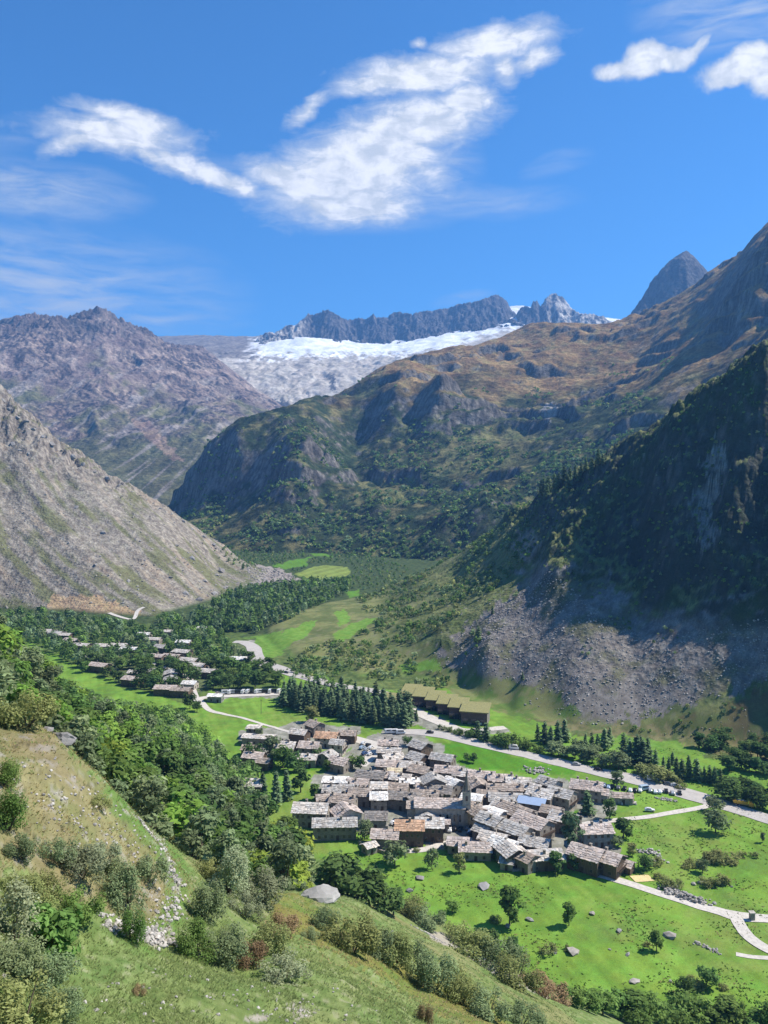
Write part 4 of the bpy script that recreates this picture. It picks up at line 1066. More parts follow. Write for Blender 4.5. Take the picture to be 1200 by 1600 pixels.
row([(758, 1157, 36), (748, 1152, 26), (862, 1166, 34), (850, 1161, 36), (872, 1164, 38), (882, 1159, 34), (840, 1156, 24)], LARCH, 'larch', 'conifer in the tight clump above the main road', 'larch_tree', 'conifers above the main road', widen=1.4)
row([(915, 1172, 28), (925, 1170, 30), (934, 1172, 32), (944, 1172, 32), (952, 1166, 28)], LARCH, 'larchpale', 'larch in the small group right of the roadside clump', 'larch_tree', 'small larch group by the road', widen=1.3)
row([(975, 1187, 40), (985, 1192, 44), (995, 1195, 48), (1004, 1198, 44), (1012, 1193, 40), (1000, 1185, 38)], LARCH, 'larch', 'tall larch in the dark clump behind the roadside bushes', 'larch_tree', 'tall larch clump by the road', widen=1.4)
row([(1025, 1200, 27), (1036, 1205, 29), (1046, 1207, 32), (1057, 1210, 27), (1066, 1217, 34), (1078, 1217, 32), (1089, 1219, 36), (1099, 1221, 31), (1108, 1223, 36), (1118, 1225, 32), (1126, 1227, 27), (1050, 1195, 25), (1076, 1203, 27)], LARCH, 'larchpale', 'larch in the loose row down beside the main road', 'larch_tree', 'loose larch row by the road', widen=1.25)
row([(690, 1140, 11), (702, 1144, 11), (714, 1147, 12), (726, 1150, 13), (736, 1152, 14), (772, 1161, 16), (784, 1165, 22), (796, 1167, 23), (808, 1167, 22), (820, 1170, 16), (832, 1173, 14), (842, 1176, 13)], BUSH, 'mid', 'round bush in the hedge below the grass-roofed halls', 'bush', 'hedge along the upper road', 'bush', 1.2, ('stem', 'foliage'))
row([(862, 1179, 22), (874, 1181, 24), (886, 1183, 23), (898, 1186, 26), (912, 1189, 26), (925, 1192, 22), (940, 1198, 20), (952, 1199, 29), (966, 1201, 31), (978, 1203, 20), (905, 1173, 22), (928, 1178, 20)], BROAD, 'grey', 'grey-green tree in the roadside row above the car park', 'broadleaf_tree', 'roadside trees above the car park', widen=1.5)
row([(1003, 1209, 18), (1022, 1216, 20), (1034, 1218, 22), (1045, 1222, 18), (1060, 1229, 13)], BUSH, 'olive', 'olive bush behind the parked cars on the main road', 'bush', 'bushes behind the parked cars', 'bush', 1.5, ('stem', 'foliage'))
row([(u + random.uniform(-4, 4), v, random.uniform(22, 34)) for u, v in [(1140, 1205), (1155, 1200), (1170, 1205), (1185, 1208), (1200, 1210), (1150, 1185), (1165, 1180), (1180, 1185), (1195, 1185), (1212, 1190), (1140, 1248), (1152, 1252), (1166, 1255), (1180, 1262), (1195, 1264), (1210, 1268), (1160, 1240), (1175, 1245), (1190, 1248), (1205, 1250), (1145, 1235), (1125, 1170), (1110, 1172), (1095, 1168), (1130, 1160), (1175, 1165), (1200, 1168)]], BROAD, 'dark', 'dark broadleaf tree in the belt right of the main road', 'broadleaf_tree', 'tree belt right of the main road', widen=1.5)
row([(882, 1568, 30), (900, 1574, 34), (920, 1580, 40), (942, 1586, 42), (965, 1592, 44), (990, 1598, 46), (1015, 1602, 50), (1040, 1606, 48), (1064, 1600, 44), (1086, 1604, 50), (1110, 1608, 48), (1134, 1606, 46), (1158, 1608, 44), (1182, 1612, 42), (1205, 1615, 44), (1000, 1618, 40), (1060, 1625, 40), (1130, 1628, 42), (1180, 1630, 40)], BROAD, 'mid', 'leafy tree in the thick hedge at the bottom of the meadow', 'broadleaf_tree', 'hedge trees at the meadow bottom', widen=1.35)
row([(520, 1388, 44), (536, 1400, 58), (556, 1408, 60), (576, 1416, 56), (597, 1424, 54), (614, 1430, 44), (548, 1392, 50), (580, 1400, 46)], BROAD, 'dark', 'dark tree in the thicket right of the great grey boulder', 'broadleaf_tree', 'thicket by the great boulder', widen=1.3)
row([(1043, 1384, 16), (1058, 1386, 13), (1085, 1352, 15), (1072, 1354, 13), (1110, 1346, 18), (1122, 1347, 18), (1132, 1346, 16), (1104, 1384, 14), (1116, 1384, 16), (1130, 1380, 14), (1158, 1340, 10), (1180, 1338, 10), (1028, 1372, 10), (1020, 1352, 14), (857, 1488, 18), (886, 1484, 10), (1010, 1478, 8), (960, 1362, 16), (1085, 1540, 14), (1130, 1545, 12), (774, 1440, 12), (650, 1330, 8), (800, 1345, 11)], BUSH, 'olive', 'low olive bush in the meadows around the village', 'bush', 'meadow bushes', 'bush', 1.5, ('stem', 'foliage'))
row([(845, 772, 22), (850, 768, 24), (858, 768, 26), (866, 764, 26), (874, 760, 24), (882, 758, 28), (890, 752, 24), (900, 748, 26), (908, 742, 22), (916, 738, 24), (925, 733, 24), (934, 728, 24), (942, 724, 20), (855, 778, 24), (870, 772, 26), (888, 764, 26), (905, 752, 24), (924, 742, 22)], LARCH, 'larch', 'dark larch in the stand on the right shoulder crest', 'larch_tree', 'larches on the shoulder crest', widen=1.3)
row([(748, 1000, 24), (688, 1010, 14), (816, 1062, 12), (770, 960, 14), (720, 940, 16)], LARCH, 'larch', 'lone conifer on the open slope beside the scree', 'larch_tree', 'lone conifers beside the scree', widen=1.3)

# trees between the houses of the upper hamlet and round the camp site
HAMLET_H = []          # filled by the house list further down through keep_clear
def hamlet_trees(houses):
    rg = np.random.default_rng(44)
    hx = np.array([[h[0], h[1]] for h in houses])
    def ok(X, Y):
        u, v = pix(X, Y, floor_z(X, Y))
        m = in_poly(u, v, [(-20, 965), (60, 960), (240, 985), (250, 965), (330, 975), (350, 1000), (380, 1030), (340, 1040), (330, 1060), (300, 1070), (250, 1085), (200, 1075), (130, 1050), (60, 1010), (-20, 990)]) | in_poly(u, v, [(330, 1040), (380, 1030), (430, 1050), (445, 1078), (400, 1076), (325, 1078)])
        d = np.full(X.shape, 99.0)
        for x, y in hx: d = np.minimum(d, np.hypot(X - x, (Y - y) * .8))
        return m & (d > 9.5) & (fL(X, Y) < floor_z(X, Y) + 4)
    P = scatter(16000, (-480, -70, 520, 900), 8.6, rg, ok)
    z = terrain(P[:, 0], P[:, 1]); v = seen_many(np.c_[P, z + 9]); P, z = P[v], z[v]
    print('hamlet trees', len(P))
    if len(P) > 60:
        o = np.argsort(P[:, 1]); P, z = P[o], z[o]; k = len(P) - 60
        stuff_trees('hamlet_woodland', np.c_[P[60:], z[60:] - .1], rg.uniform(7, 12.5, k), pick_cols(rg, k, ['dark', 'mid', 'larch', 'grey'], [.5, .2, .2, .1]), 86, nq=120, size=.15)
        P, z = P[:60], z[:60]
    for (x, y), zz in zip(P, z):
        u, v = pix(x, y, zz)
        camp = u > 330
        plant(BROAD, ('trunk', 'crown'), (x, y, zz - .1), rg.uniform(7, 12.5), 'dark' if rg.random() < .7 else 'mid', 'dark tree in the copse beside the camp site' if camp else 'dark tree among the roofs of the upper hamlet', 'tree', 'copse trees by the camp site' if camp else 'trees between the hamlet roofs', 1.3, 'broadleaf_tree')

# ------------------------------------------------------------------ shrubs of the near hillside
for k, (u, v, h, wd, c, pr, lab) in enumerate([
    (38, 1134, 62, 1.05, 'olive', 1, 'broad olive shrub on the rim of the dry slope above the outcrop'),
    (10, 1130, 36, 1.1, 'olive', 1, 'low shrub at the photo edge left of the outcrop'),
    (221, 1252, 36, 1.2, 'rust', 1, 'russet shrub at the edge of the dry slope'),
    (252, 1302, 62, 1.1, 'olive', 0, 'tall olive shrub on the rim above the gully path'),
    (302, 1340, 52, 1.0, 'grey', 2, 'grey-green shrub on the rim right of the gully path'),
    (272, 1322, 40, 1.0, 'olive', 0, 'small olive shrub on the rim beside the gully path'),
    (356, 1394, 72, 1.0, 'silver', 2, 'largest silvery shrub on the rim of the near hill'),
    (410, 1408, 54, 1.1, 'silver', 0, 'silvery shrub above the green hollow'),
    (318, 1434, 60, 1.0, 'grey', 2, 'grey-green shrub right of the gully bed'),
    (383, 1432, 40, 1.1, 'silver', 3, 'low silvery shrub below the rim shrubs'),
    (232, 1378, 48, 1.0, 'grey', 0, 'grey shrub left of the gully path'),
    (200, 1424, 76, .85, 'grey', 2, 'tall dark-based shrub left of the gully'),
    (205, 1468, 54, .75, 'mid', 2, 'small fresh shrub standing at the gully bed'),
    (126, 1368, 54, 1.2, 'silver', 0, 'wide silver-grey shrub on the dry slope'),
    (90, 1348, 42, 1.0, 'grey', 3, 'dark low shrub on the dry slope'),
    (33, 1340, 40, 1.1, 'grey', 0, 'grey shrub near the photo edge on the dry slope'),
    (122, 1436, 56, 1.0, 'mid', 1, 'green shrub below the dry slope'),
    (20, 1470, 92, 1.0, 'silver', 2, 'big twiggy grey shrub at the photo edge'),
    (30, 1415, 56, 1.1, 'olive', 0, 'olive shrub above the twiggy grey one'),
    (25, 1526, 64, 1.2, 'grey', 0, 'grey-green shrub below the twiggy grey one'),
    (72, 1545, 56, 1.1, 'grey', 3, 'spreading shrub below the bright leafy bush'),
    (34, 1600, 78, 1.2, 'olive', 1, 'olive shrub in the bottom corner'),
    (98, 1588, 50, 1.1, 'grey', 0, 'low shrub beside the corner shrub'),
    (308, 1498, 62, .95, 'mid', 2, 'green shrub at the upper edge of the trodden pasture'),
    (352, 1504, 64, .95, 'grey', 0, 'grey-green shrub on the edge of the trodden pasture'),
    (388, 1508, 42, 1.0, 'rust', 1, 'brown-tinged shrub between two grey ones'),
    (422, 1492, 56, 1.0, 'olive', 0, 'olive shrub above the trodden pasture'),
    (448, 1528, 36, 1.5, 'silver', 3, 'flat silvery shrub at the end of the shrub row'),
    (437, 1460, 34, 1.3, 'rust', 1, 'russet shrub in the hollow'),
    (217, 1552, 18, 1.0, 'rust', 1, 'tiny brown shrub alone in the trodden pasture'),
    (10, 1295, 64, 1.0, 'mid', 2, 'green shrub at the left photo edge on the dry slope'),
    (6, 1228, 46, 1.0, 'mid', 2, 'upper green shrub at the left photo edge'),
    (484, 1468, 20, 1.2, 'grey', 0, 'small round shrub below the green ridge'),
    (509, 1458, 42, 1.1, 'grey', 0, 'grey-green shrub at the top of the bank shrubs'),
    (548, 1486, 64, 1.0, 'olive', 1, 'large olive shrub on the bank'),
    (585, 1488, 46, 1.1, 'grey', 3, 'low grey shrub between the two large bank shrubs'),
    (612, 1508, 62, 1.0, 'olive', 0, 'large dark-hollowed shrub on the bank'),
    (640, 1512, 44, 1.1, 'grey', 3, 'grey shrub in the middle of the bank'),
    (676, 1545, 62, 1.0, 'grey', 0, 'dense shrub with a black shadow on the bank'),
    (700, 1548, 46, 1.1, 'olive', 1, 'olive shrub behind the dense bank shrub'),
    (722, 1568, 46, 1.1, 'olive', 0, 'olive shrub low on the bank'),
    (762, 1586, 44, 1.2, 'grey', 1, 'grey-green shrub near the bottom of the bank'),
    (812, 1602, 36, 1.3, 'grey', 3, 'lowest shrub of the bank'),
    (660, 1596, 32, .9, 'rust', 2, 'small brown shrub alone on the grassy spur'),
    (640, 1434, 36, 1.2, 'olive', 0, 'olive shrub on the rim by the thicket'),
    (664, 1448, 36, 1.2, 'grey', 1, 'grey shrub on the rim right of the thicket'),
    (722, 1474, 34, 1.2, 'olive', 1, 'olive shrub on the rim above the bare rock'),
    (738, 1500, 52, 1.2, 'olive', 0, 'wide olive shrub at the top of the hedge bank'),
    (778, 1520, 50, 1.2, 'grey', 3, 'wide grey shrub in the hedge bank'),
    (806, 1542, 50, 1.2, 'olive', 1, 'olive shrub low in the hedge bank'),
    (838, 1552, 32, 1.3, 'rust', 1, 'brownish shrub at the end of the hedge bank'),
    (862, 1562, 30, 1.4, 'rust', 3, 'russet shrub where the bank meets the lower hedge'),
    (152, 1260, 22, 1.2, 'olive', 3, 'small shrub in the middle of the dry slope'),
    (330, 1372, 34, 1.1, 'olive', 1, 'olive shrub on the rim left of the silvery one'),
    (160, 1350, 40, 1.1, 'silver', 0, 'silver shrub above the tall dark-based one'),
    (178, 1385, 46, 1.0, 'grey', 1, 'grey shrub behind the tall dark-based one'),
    (60, 1400, 40, 1.2, 'olive', 3, 'low olive shrub at the foot of the dry slope')]):
    x, y, z = hit(u, v, 24)
    plant([SHRUB[pr]], ('stem', 'foliage'), (x, y, z - .08), h * y / F * 1.05, c, lab, 'shrub', 'shrubs of the near hillside', wd, 'shrub', seed=k)
x, y, z = hit(82, 1482, 24)
plant(BROADLEAF_BUSH, ('stem', 'foliage'), (x, y, z - .08), 84 * y / F, 'mid', 'bright fresh-green leafy bush with large leaves at the left photo edge', 'bush', 'shrubs of the near hillside', 1.0, 'leafy_bush')

# ------------------------------------------------------------------ grass of the near hillside
def grass():
    rg = np.random.default_rng(12)
    n = 76000
    lnY = rg.uniform(math.log(26), math.log(118), n); Y = np.exp(lnY)
    u = rg.uniform(-60, 900, n); X = (u - 600) / F * Y
    Z = terrain(X, Y); uu, v = pix(X, Y, Z)
    l = fL(X, Y)
    k = (l > floor_z(X, Y) + 2) & (v < 1640) & (v > 1100)
    X, Y, Z, uu, v = X[k], Y[k], Z[k], uu[k], v[k]; n = len(X)
    patchy = fbm(X / 6, Y / 6, 3, 131) + .4 * rg.normal(size=n)
    k = patchy > -.25; X, Y, Z, uu, v = X[k], Y[k], Z[k], uu[k], v[k]; n = len(X)
    dry = in_poly(uu + rg.normal(size=n) * 16, v + rg.normal(size=n) * 12, [(-60, 1120), (60, 1125), (110, 1160), (200, 1262), (260, 1325), (310, 1390), (250, 1440), (140, 1410), (40, 1360), (-60, 1350)]) | in_poly(uu + rg.normal(size=n) * 20, v + rg.normal(size=n) * 10, [(430, 1400), (560, 1455), (740, 1540), (830, 1600), (760, 1620), (540, 1500), (430, 1450)])
    cg = np.where((dry & (rg.random(n) < .7))[:, None], np.array([.40, .33, .15]), np.array([.235, .29, .105])) * rg.uniform(.7, 1.35, (n, 1))
    b = 4
    a = rg.uniform(0, 6.283, (n, b)); h = rg.uniform(.04, .15, (n, 1)) * rg.uniform(.6, 1.2, (n, b)); lean = rg.uniform(.7, 2.0, (n, b)) * h
    bw = .016 + .018 * rg.random((n, b)) + (Y / 4000)[:, None]
    rb = rg.uniform(0, .10, (n, b))
    bx = X[:, None] + np.cos(a) * rb; by = Y[:, None] + np.sin(a) * rb; bz = np.broadcast_to(Z[:, None], (n, b)) - .02
    dx, dy = -np.sin(a) * bw, np.cos(a) * bw
    V = np.stack([np.stack([bx - dx, by - dy, bz], -1), np.stack([bx + dx, by + dy, bz], -1), np.stack([bx + np.cos(a) * lean, by + np.sin(a) * lean, bz + h], -1)], 2).reshape(-1, 3)
    C = np.repeat(cg, b * 3, axis=0)
    me = poly_mesh('hillside_grass', V, np.arange(len(V)).reshape(-1, 3), LEAF_STUFF, C)
    o = link('hillside_grass', me); o['kind'] = 'stuff'; print('tufts', n)
grass()

def tussocks():
    rg = np.random.default_rng(19)
    X = rg.uniform(-30, 230, 60000); Y = rg.uniform(205, 430, 60000); Z = terrain(X, Y); u, v = pix(X, Y, Z)
    top = np.maximum(np.maximum(fL(X, Y), fR(X, Y)), fS(X, Y))
    d = fbm(X / 18, Y / 18, 3, 161) + rg.uniform(-.6, .6, len(X))
    m = (top < .5) & (d > .32) & (u < 1230) & ((v > 1335) | (u > 985)); X, Y, Z = X[m][:9000], Y[m][:9000], Z[m][:9000]; n = len(X)
    s = rg.uniform(.15, .55, n)
    P = np.repeat(np.stack([X, Y, Z + s * .15], 1), 3, 0) + rg.normal(size=(n * 3, 3)) * np.repeat(s, 3)[:, None] * np.array([.5, .5, .05])
    Q = leaf_quads(P, rg.normal(size=(n * 3, 3)) * .5 + np.array([0, 0, .8]), 1.0, rg); Q = P[:, None] + (Q - P[:, None]) * np.repeat(s, 3)[:, None, None]
    g = np.where((rg.random(n) < .3)[:, None], np.array([.26, .25, .09]), np.array([.075, .14, .025])) * rg.uniform(.7, 1.3, (n, 1))
    me = poly_mesh('meadow_grass', Q.reshape(-1, 3), np.arange(n * 12).reshape(-1, 4), LEAF_STUFF, np.repeat(g, 12, 0)); o = link('meadow_grass', me); o['kind'] = 'stuff'; print('tussocks', n)
tussocks()

# ------------------------------------------------------------------ rocks
def rock_mesh(seed, sub=1, flat=.7):
    rg = random.Random(seed); bm = bmesh.new()
    bmesh.ops.create_icosphere(bm, subdivisions=sub, radius=.5)
    off = [Vector((rg.uniform(-1, 1), rg.uniform(-1, 1), rg.uniform(-1, 1))).normalized() for _ in range(7)]
    cut = [rg.uniform(.28, .42) for _ in range(7)]
    for v in bm.verts:
        for o, c in zip(off, cut):                       # chop flat faces off the ball
            d = v.co.dot(o)
            if d > c: v.co -= o * (d - c)
        v.co *= 1 + rg.uniform(-.10, .10)
        v.co.z *= flat
    bm.verts.ensure_lookup_table()
    V = np.array([v.co[:] for v in bm.verts]); Fc = np.array([[v.index for v in f.verts] for f in bm.faces]); bm.free()
    return V, Fc
ROCKS = [rock_mesh(s, 1, f) for s, f in ((1, .75), (2, .6), (3, .85), (4, .65), (5, .8))]
ROCKS0 = []
for s in range(6):
    V_, F_ = rock_mesh(20 + s, 1, .75)
    ROCKS0.append((V_, F_))
BIG_ROCK = [rock_mesh(s, 3, f) for s, f in ((31, .62), (32, .7))]
def rock_obj(V, Fc, tint):
    return poly_mesh('boulder', V, Fc, ROCK, np.ones((len(V), 3)) * np.array(tint))
ROCK_ME = [rock_obj(V, Fc, t) for (V, Fc), t in zip(ROCKS, ((.30, .28, .25), (.36, .33, .29), (.24, .225, .21), (.33, .30, .26), (.28, .27, .26)))]
BIG_ME = [rock_obj(V, Fc, t) for (V, Fc), t in zip(BIG_ROCK, ((.33, .315, .29), (.22, .21, .20)))]

def boulder(me, loc, size, label, group=None, rz=None, name='boulder'):
    o = link(name, me)
    o.location = loc; o.scale = size if hasattr(size, '__len__') else (size, size, size)
    o.rotation_euler = (random.uniform(-.2, .2), random.uniform(-.2, .2), random.uniform(0, 6.28) if rz is None else rz)
    tag(o, label, 'boulder', group); return o

def scree(name, N, poly_fn, box, size_fn, seed, single, label, group, tint):
    rg = np.random.default_rng(seed)
    X = rg.uniform(box[0], box[1], N * 6); Y = rg.uniform(box[2], box[3], N * 6)
    Z = terrain(X, Y); u, v = pix(X, Y, Z)
    m = poly_fn(X, Y, Z, u, v, rg); X, Y, Z = X[m][:N], Y[m][:N], Z[m][:N]
    s = size_fn(X, Y, Z, rg)
    o = np.argsort(-s * F / Y); X, Y, Z, s = X[o], Y[o], Z[o], s[o]
    vis = seen_many(np.c_[X, Y, Z + s * .5]); X, Y, Z, s = X[vis], Y[vis], Z[vis], s[vis]
    for i in range(min(single, len(X))):
        boulder(ROCK_ME[i % 5], (X[i], Y[i], Z[i] + s[i] * .08), (s[i] * rg.uniform(.85, 1.2), s[i] * rg.uniform(.7, 1.1), s[i] * rg.uniform(.7, 1)), label, group)
    Vs, Fs, Cs = [], [], []; b = 0
    for i in range(single, len(X)):
        V, Fc = ROCKS0[i % 6]
        a = rg.uniform(0, 6.283); ca, sa = math.cos(a), math.sin(a)
        M = np.array([[ca, sa, 0], [-sa, ca, 0], [0, 0, 1]]) * s[i]
        Vs.append(V @ M + np.array([X[i], Y[i], Z[i] + s[i] * .05])); Fs.append(Fc + b); b += len(V)
        Cs.append(np.ones((len(V), 1)) * (np.array(tint) * rg.uniform(.6, 1.3))[None])
    me = poly_mesh(name, np.concatenate(Vs), np.concatenate(Fs), ROCK, np.concatenate(Cs))
    o = link(name, me); o['kind'] = 'stuff'; print(name, len(X))

def left_ok(X, Y, Z, u, v, rg):
    s = fS(X, Y); on = (s > fL(X, Y)) & (s > floor_z(X, Y) - .5)
    d = fbm(X / 40, Y / 40, 3, 141) + sstep(u, 150, 330) * .5 + sstep(v, 800, 950) * .25
    return on & (d + rg.uniform(-.5, .5, len(X)) > .1) & (u > -40) & (u < 420)
scree('left_scree_stones', 2600, left_ok, (-640, -150, 800, 1260), lambda X, Y, Z, rg: .8 + 3.0 * rg.random(len(X)) ** 7 + 2.4 * rg.random(len(X)) ** 9 * sstep(X, -400, -200), 61, 110, 'grey boulder lying on the long scree slope left of the valley', 'boulders of the left scree', (.30, .275, .24))
for k, (u, v, s) in enumerate([(4, 622, 11), (14, 636, 9), (26, 650, 12), (40, 656, 9), (52, 668, 10), (66, 678, 9), (80, 690, 10), (96, 702, 8), (112, 712, 9), (130, 724, 8), (148, 734, 7), (166, 746, 8), (186, 756, 7), (30, 700, 9), (44, 706, 8), (20, 690, 8), (206, 766, 7), (228, 778, 7), (250, 792, 7), (268, 800, 8), (286, 812, 7), (300, 824, 8), (318, 836, 8), (334, 848, 7), (345, 890, 11), (338, 896, 8), (300, 870, 7), (275, 850, 6), (320, 905, 8), (290, 925, 8), (310, 935, 9), (352, 915, 8), (335, 925, 7), (265, 900, 6), (240, 880, 6), (160, 830, 6), (120, 790, 7), (70, 770, 6), (200, 905, 6), (150, 880, 5)]):
    x, y, z = hit(u, v + 3, 500); sc = s * random.uniform(.9, 1.7)
    boulder(ROCK_ME[(2, 0, 4)[k % 3]], (x, y + 1, z), (sc * random.uniform(.8, 1.3), sc * .8, sc * random.uniform(.55, .95)), 'dark rock knob standing out of the crest and toe of the left scree slope', 'rock knobs of the left scree', name='rock_knob')
def right_ok(X, Y, Z, u, v, rg):
    r = fR(X, Y); on = (r > fL(X, Y)) & (r > floor_z(X, Y))
    a = in_poly(u, v, [(700, 1040), (720, 985), (800, 935), (860, 890), (930, 950), (1010, 1000), (1230, 960), (1230, 1060), (1060, 1105), (960, 1135), (905, 1140), (880, 1085), (800, 1066)])
    b = in_poly(u, v, [(650, 1040), (700, 930), (800, 900), (760, 1000), (900, 1090), (1230, 1080), (1230, 1160), (1000, 1145), (760, 1090)])
    d = fbm(X / 16, Y / 16, 3, 143) * .5
    return on & ((a & (d + rg.uniform(-.5, .5, len(X)) > -.25)) | (b & (d + rg.uniform(-.5, .5, len(X)) > .55)))
scree('right_scree_stones', 6500, right_ok, (20, 260, 420, 720), lambda X, Y, Z, rg: .5 + 1.5 * rg.random(len(X)) ** 5, 63, 110, 'pale boulder in the scree below the shaded cliff', 'boulders of the right scree', (.36, .33, .30))
def end_ok(X, Y, Z, u, v, rg): return in_poly(u, v, [(385, 885), (430, 888), (468, 905), (440, 917), (390, 918)])
scree('rockfall_stones', 420, end_ok, (-240, -80, 950, 1250), lambda X, Y, Z, rg: 1.8 + 3.6 * rg.random(len(X)) ** 2, 65, 24, 'huge block in the rockfall where the scree meets the woods', 'rockfall blocks', (.33, .30, .27))

x, y, z = hit(500, 1410, 60); print('big boulder', x, y, z)
boulder(BIG_ME[0], (x, y + 1.2, z - .1), (4.6, 3.6, 3.4), 'great pale grey boulder on the green ridge beside the dark thicket', rz=.3)
x, y, z = hit(96, 1156, 40)
boulder(BIG_ME[1], (x, y, z + .1), (2.2, 2.6, 1.5), 'dark split rock outcrop at the rim of the dry slope', rz=.8)
x, y, z = hit(112, 1172, 40)
boulder(BIG_ME[0], (x, y, z), (1.3, 1.8, .9), 'pale slab of the outcrop just below the dark split rock', rz=.5)
x, y, z = hit(74, 1142, 40)
boulder(ROCK_ME[2], (x, y, z), (1.2, 1.2, .7), 'small rock at the foot of the broad olive shrub')
for (u, v, wpx, flat, lab) in [(1047, 1464, 24, .5, 'big flat-topped boulder beside the round dark tree'), (925, 1428, 13, .5, 'low dark boulder below the meadow track'), (967, 1455, 14, .5, 'grey boulder left of the round dark tree'),
    (895, 1488, 26, .4, 'pale stone heap with a bush left in the lower meadow'), (866, 1487, 16, .5, 'stone beside the small meadow bush'), (981, 1492, 12, .4, 'dark flat stone in the lower meadow'), (953, 1484, 7, .5, 'small white stone in the lower meadow'),
    (991, 1534, 22, .3, 'flat slab of rock in the lower meadow'), (793, 1448, 13, .6, 'white boulder at the foot of the largest meadow tree'), (828, 1438, 16, .4, 'pale stones right of the largest meadow tree'),
    (655, 1372, 22, .25, 'flat pale rock patch in the upper meadow'), (640, 1392, 14, .5, 'stones above the spur of the near hill'), (757, 1385, 32, .18, 'long low dark stone bank in the upper meadow'), (1048, 1534, 8, .5, 'small stone near the lower hedge'),
    (1143, 1386, 7, .4, 'pale stone above the field wall'), (270, 1468, 10, .6, 'white stone at the end of the gully bed'), (5, 1528, 14, .7, 'white stone at the left photo edge'), (612, 1456, 7, .6, 'pale stone on the grassy spur'), (150, 1580, 12, .5, 'pale rock in the trodden pasture'), (228, 1470, 22, .35, 'flat pale rock in the gully bed'), (172, 1446, 12, .4, 'pale rock left of the gully bed'), (262, 1405, 9, .5, 'stone beside the gully path'), (470, 1580, 13, .4, 'stone in the bare patch of the pasture'),
    (1095, 1380, 14, .5, 'white rock among the hedge bushes above the rubble heap'), (1084, 1382, 12, .5, 'grey rock left of the white hedge rock'), (1010, 1348, 22, .45, 'pale rocks above the stone ruin')]:
    x, y, z = hit(u, v, 24)
    s = wpx * y / F
    boulder(ROCK_ME[(u * 7 + v) % 5], (x, y, z + s * flat * .2), (s * 1.05, s * .8, s * flat * 1.25), lab)
# ------------------------------------------------------------------ roads and lanes
ASPHALT = plain_material('asphalt', (.42, .39, .355), .9, scale=.35, amt=.18, bump=.01)
TRACK = plain_material('gravel_track', (.52, .48, .42), .95, scale=.8, amt=.25, bump=.03)
def smooth_line(pts, n=8):
    P = np.array(pts, float); P = np.concatenate([2 * P[:1] - P[1:2], P, 2 * P[-1:] - P[-2:-1]])
    out = []
    for i in range(1, len(P) - 2):
        for t in np.linspace(0, 1, n, endpoint=False):
            a, b, c, d = P[i - 1], P[i], P[i + 1], P[i + 2]
            out.append(.5 * ((2 * b) + (c - a) * t + (2 * a - 5 * b + 4 * c - d) * t ** 2 + (3 * b - 3 * c + d - a) * t ** 3))
    out.append(P[-2]); return np.array(out)
def ribbon(name, line, width, mat, lift=.10, kind='structure', cross=6):
    pts = [hit(u, v, 150)[:2] for u, v in line]
    L = smooth_line(pts, 10)
    T = np.gradient(L, axis=0); T /= np.linalg.norm(T, axis=1, keepdims=True)
    Nn = np.stack([-T[:, 1], T[:, 0]], 1)
    w = width if hasattr(width, '__len__') else [width] * len(pts)
    ww = np.interp(np.linspace(0, 1, len(L)), np.linspace(0, 1, len(w)), w)
    ww = ww * (1 + .06 * gnoise(np.arange(len(L)) / 5.0, np.zeros(len(L)), 7))
    s = np.linspace(-.5, .5, cross)
    P = L[:, None] + Nn[:, None] * (s[None, :, None] * ww[:, None, None])
    Z = terrain(P[..., 0], P[..., 1])
    Z = np.maximum(Z, Z.mean(1, keepdims=True) - .05) + lift
    k = len(L); i = np.arange(k * cross).reshape(k, cross)
    q = np.stack([i[:-1, :-1], i[:-1, 1:], i[1:, 1:], i[1:, :-1]], -1).reshape(-1, 4)
    me = poly_mesh(name, np.concatenate([P, Z[..., None]], -1).reshape(-1, 3), q, mat, smooth=True)
    o = link(name, me); o['kind'] = kind; return o
ribbon('main_road', [(1320, 1318), (1200, 1280), (1133, 1259), (1100, 1248), (1033, 1228), (987, 1217), (933, 1206), (883, 1194), (833, 1182), (800, 1175), (740, 1160), (693, 1149), (650, 1144), (600, 1143)], [10, 10, 11, 12, 13, 13, 11, 10, 10, 10, 11, 11, 10, 9], ASPHALT, .16)
ribbon('valley_road', [(640, 1130), (628, 1102), (610, 1088), (575, 1078), (525, 1071), (483, 1060), (442, 1047), (403, 1031), (396, 1012), (382, 1004), (365, 1003)], [8, 9, 9, 9, 10, 11, 12, 13, 12, 11, 9], ASPHALT, .2)
ribbon('meadow_track', [(906, 1356), (933, 1366), (987, 1382), (1033, 1397), (1083, 1413), (1120, 1423), (1153, 1432), (1200, 1436), (1260, 1440)], [5, 4.2, 4, 4.2, 4.5, 5, 6, 5, 5], TRACK, .14)
ribbon('branch_track', [(1149, 1432), (1156, 1446), (1172, 1466), (1200, 1484), (1250, 1505)], 4.0, TRACK, .18)
ribbon('faint_track', [(1150, 1491), (1172, 1495), (1200, 1497), (1250, 1500)], 2.2, TRACK, .10)
ribbon('upper_lane', [(905, 1290), (927, 1286), (960, 1282), (1000, 1278), (1050, 1270), (1100, 1261), (1108, 1255)], 3.6, TRACK, .14)
ribbon('village_lane', [(600, 1330), (660, 1328), (720, 1312), (760, 1318), (800, 1325)], 3.6, TRACK, .12)
ribbon('hamlet_path', [(272, 1087), (307, 1092), (326, 1109), (350, 1116), (375, 1121), (442, 1141), (480, 1150)], [3, 4, 4, 3, 2.6, 2.6, 3], TRACK, .16)
ribbon('camp_road', [(309, 1096), (315, 1091), (345, 1088), (400, 1086), (442, 1084)], 6, TRACK, .2)
ribbon('hamlet_lane', [(307, 1092), (302, 1078), (298, 1062), (262, 1045), (220, 1030)], 4, TRACK, .2)
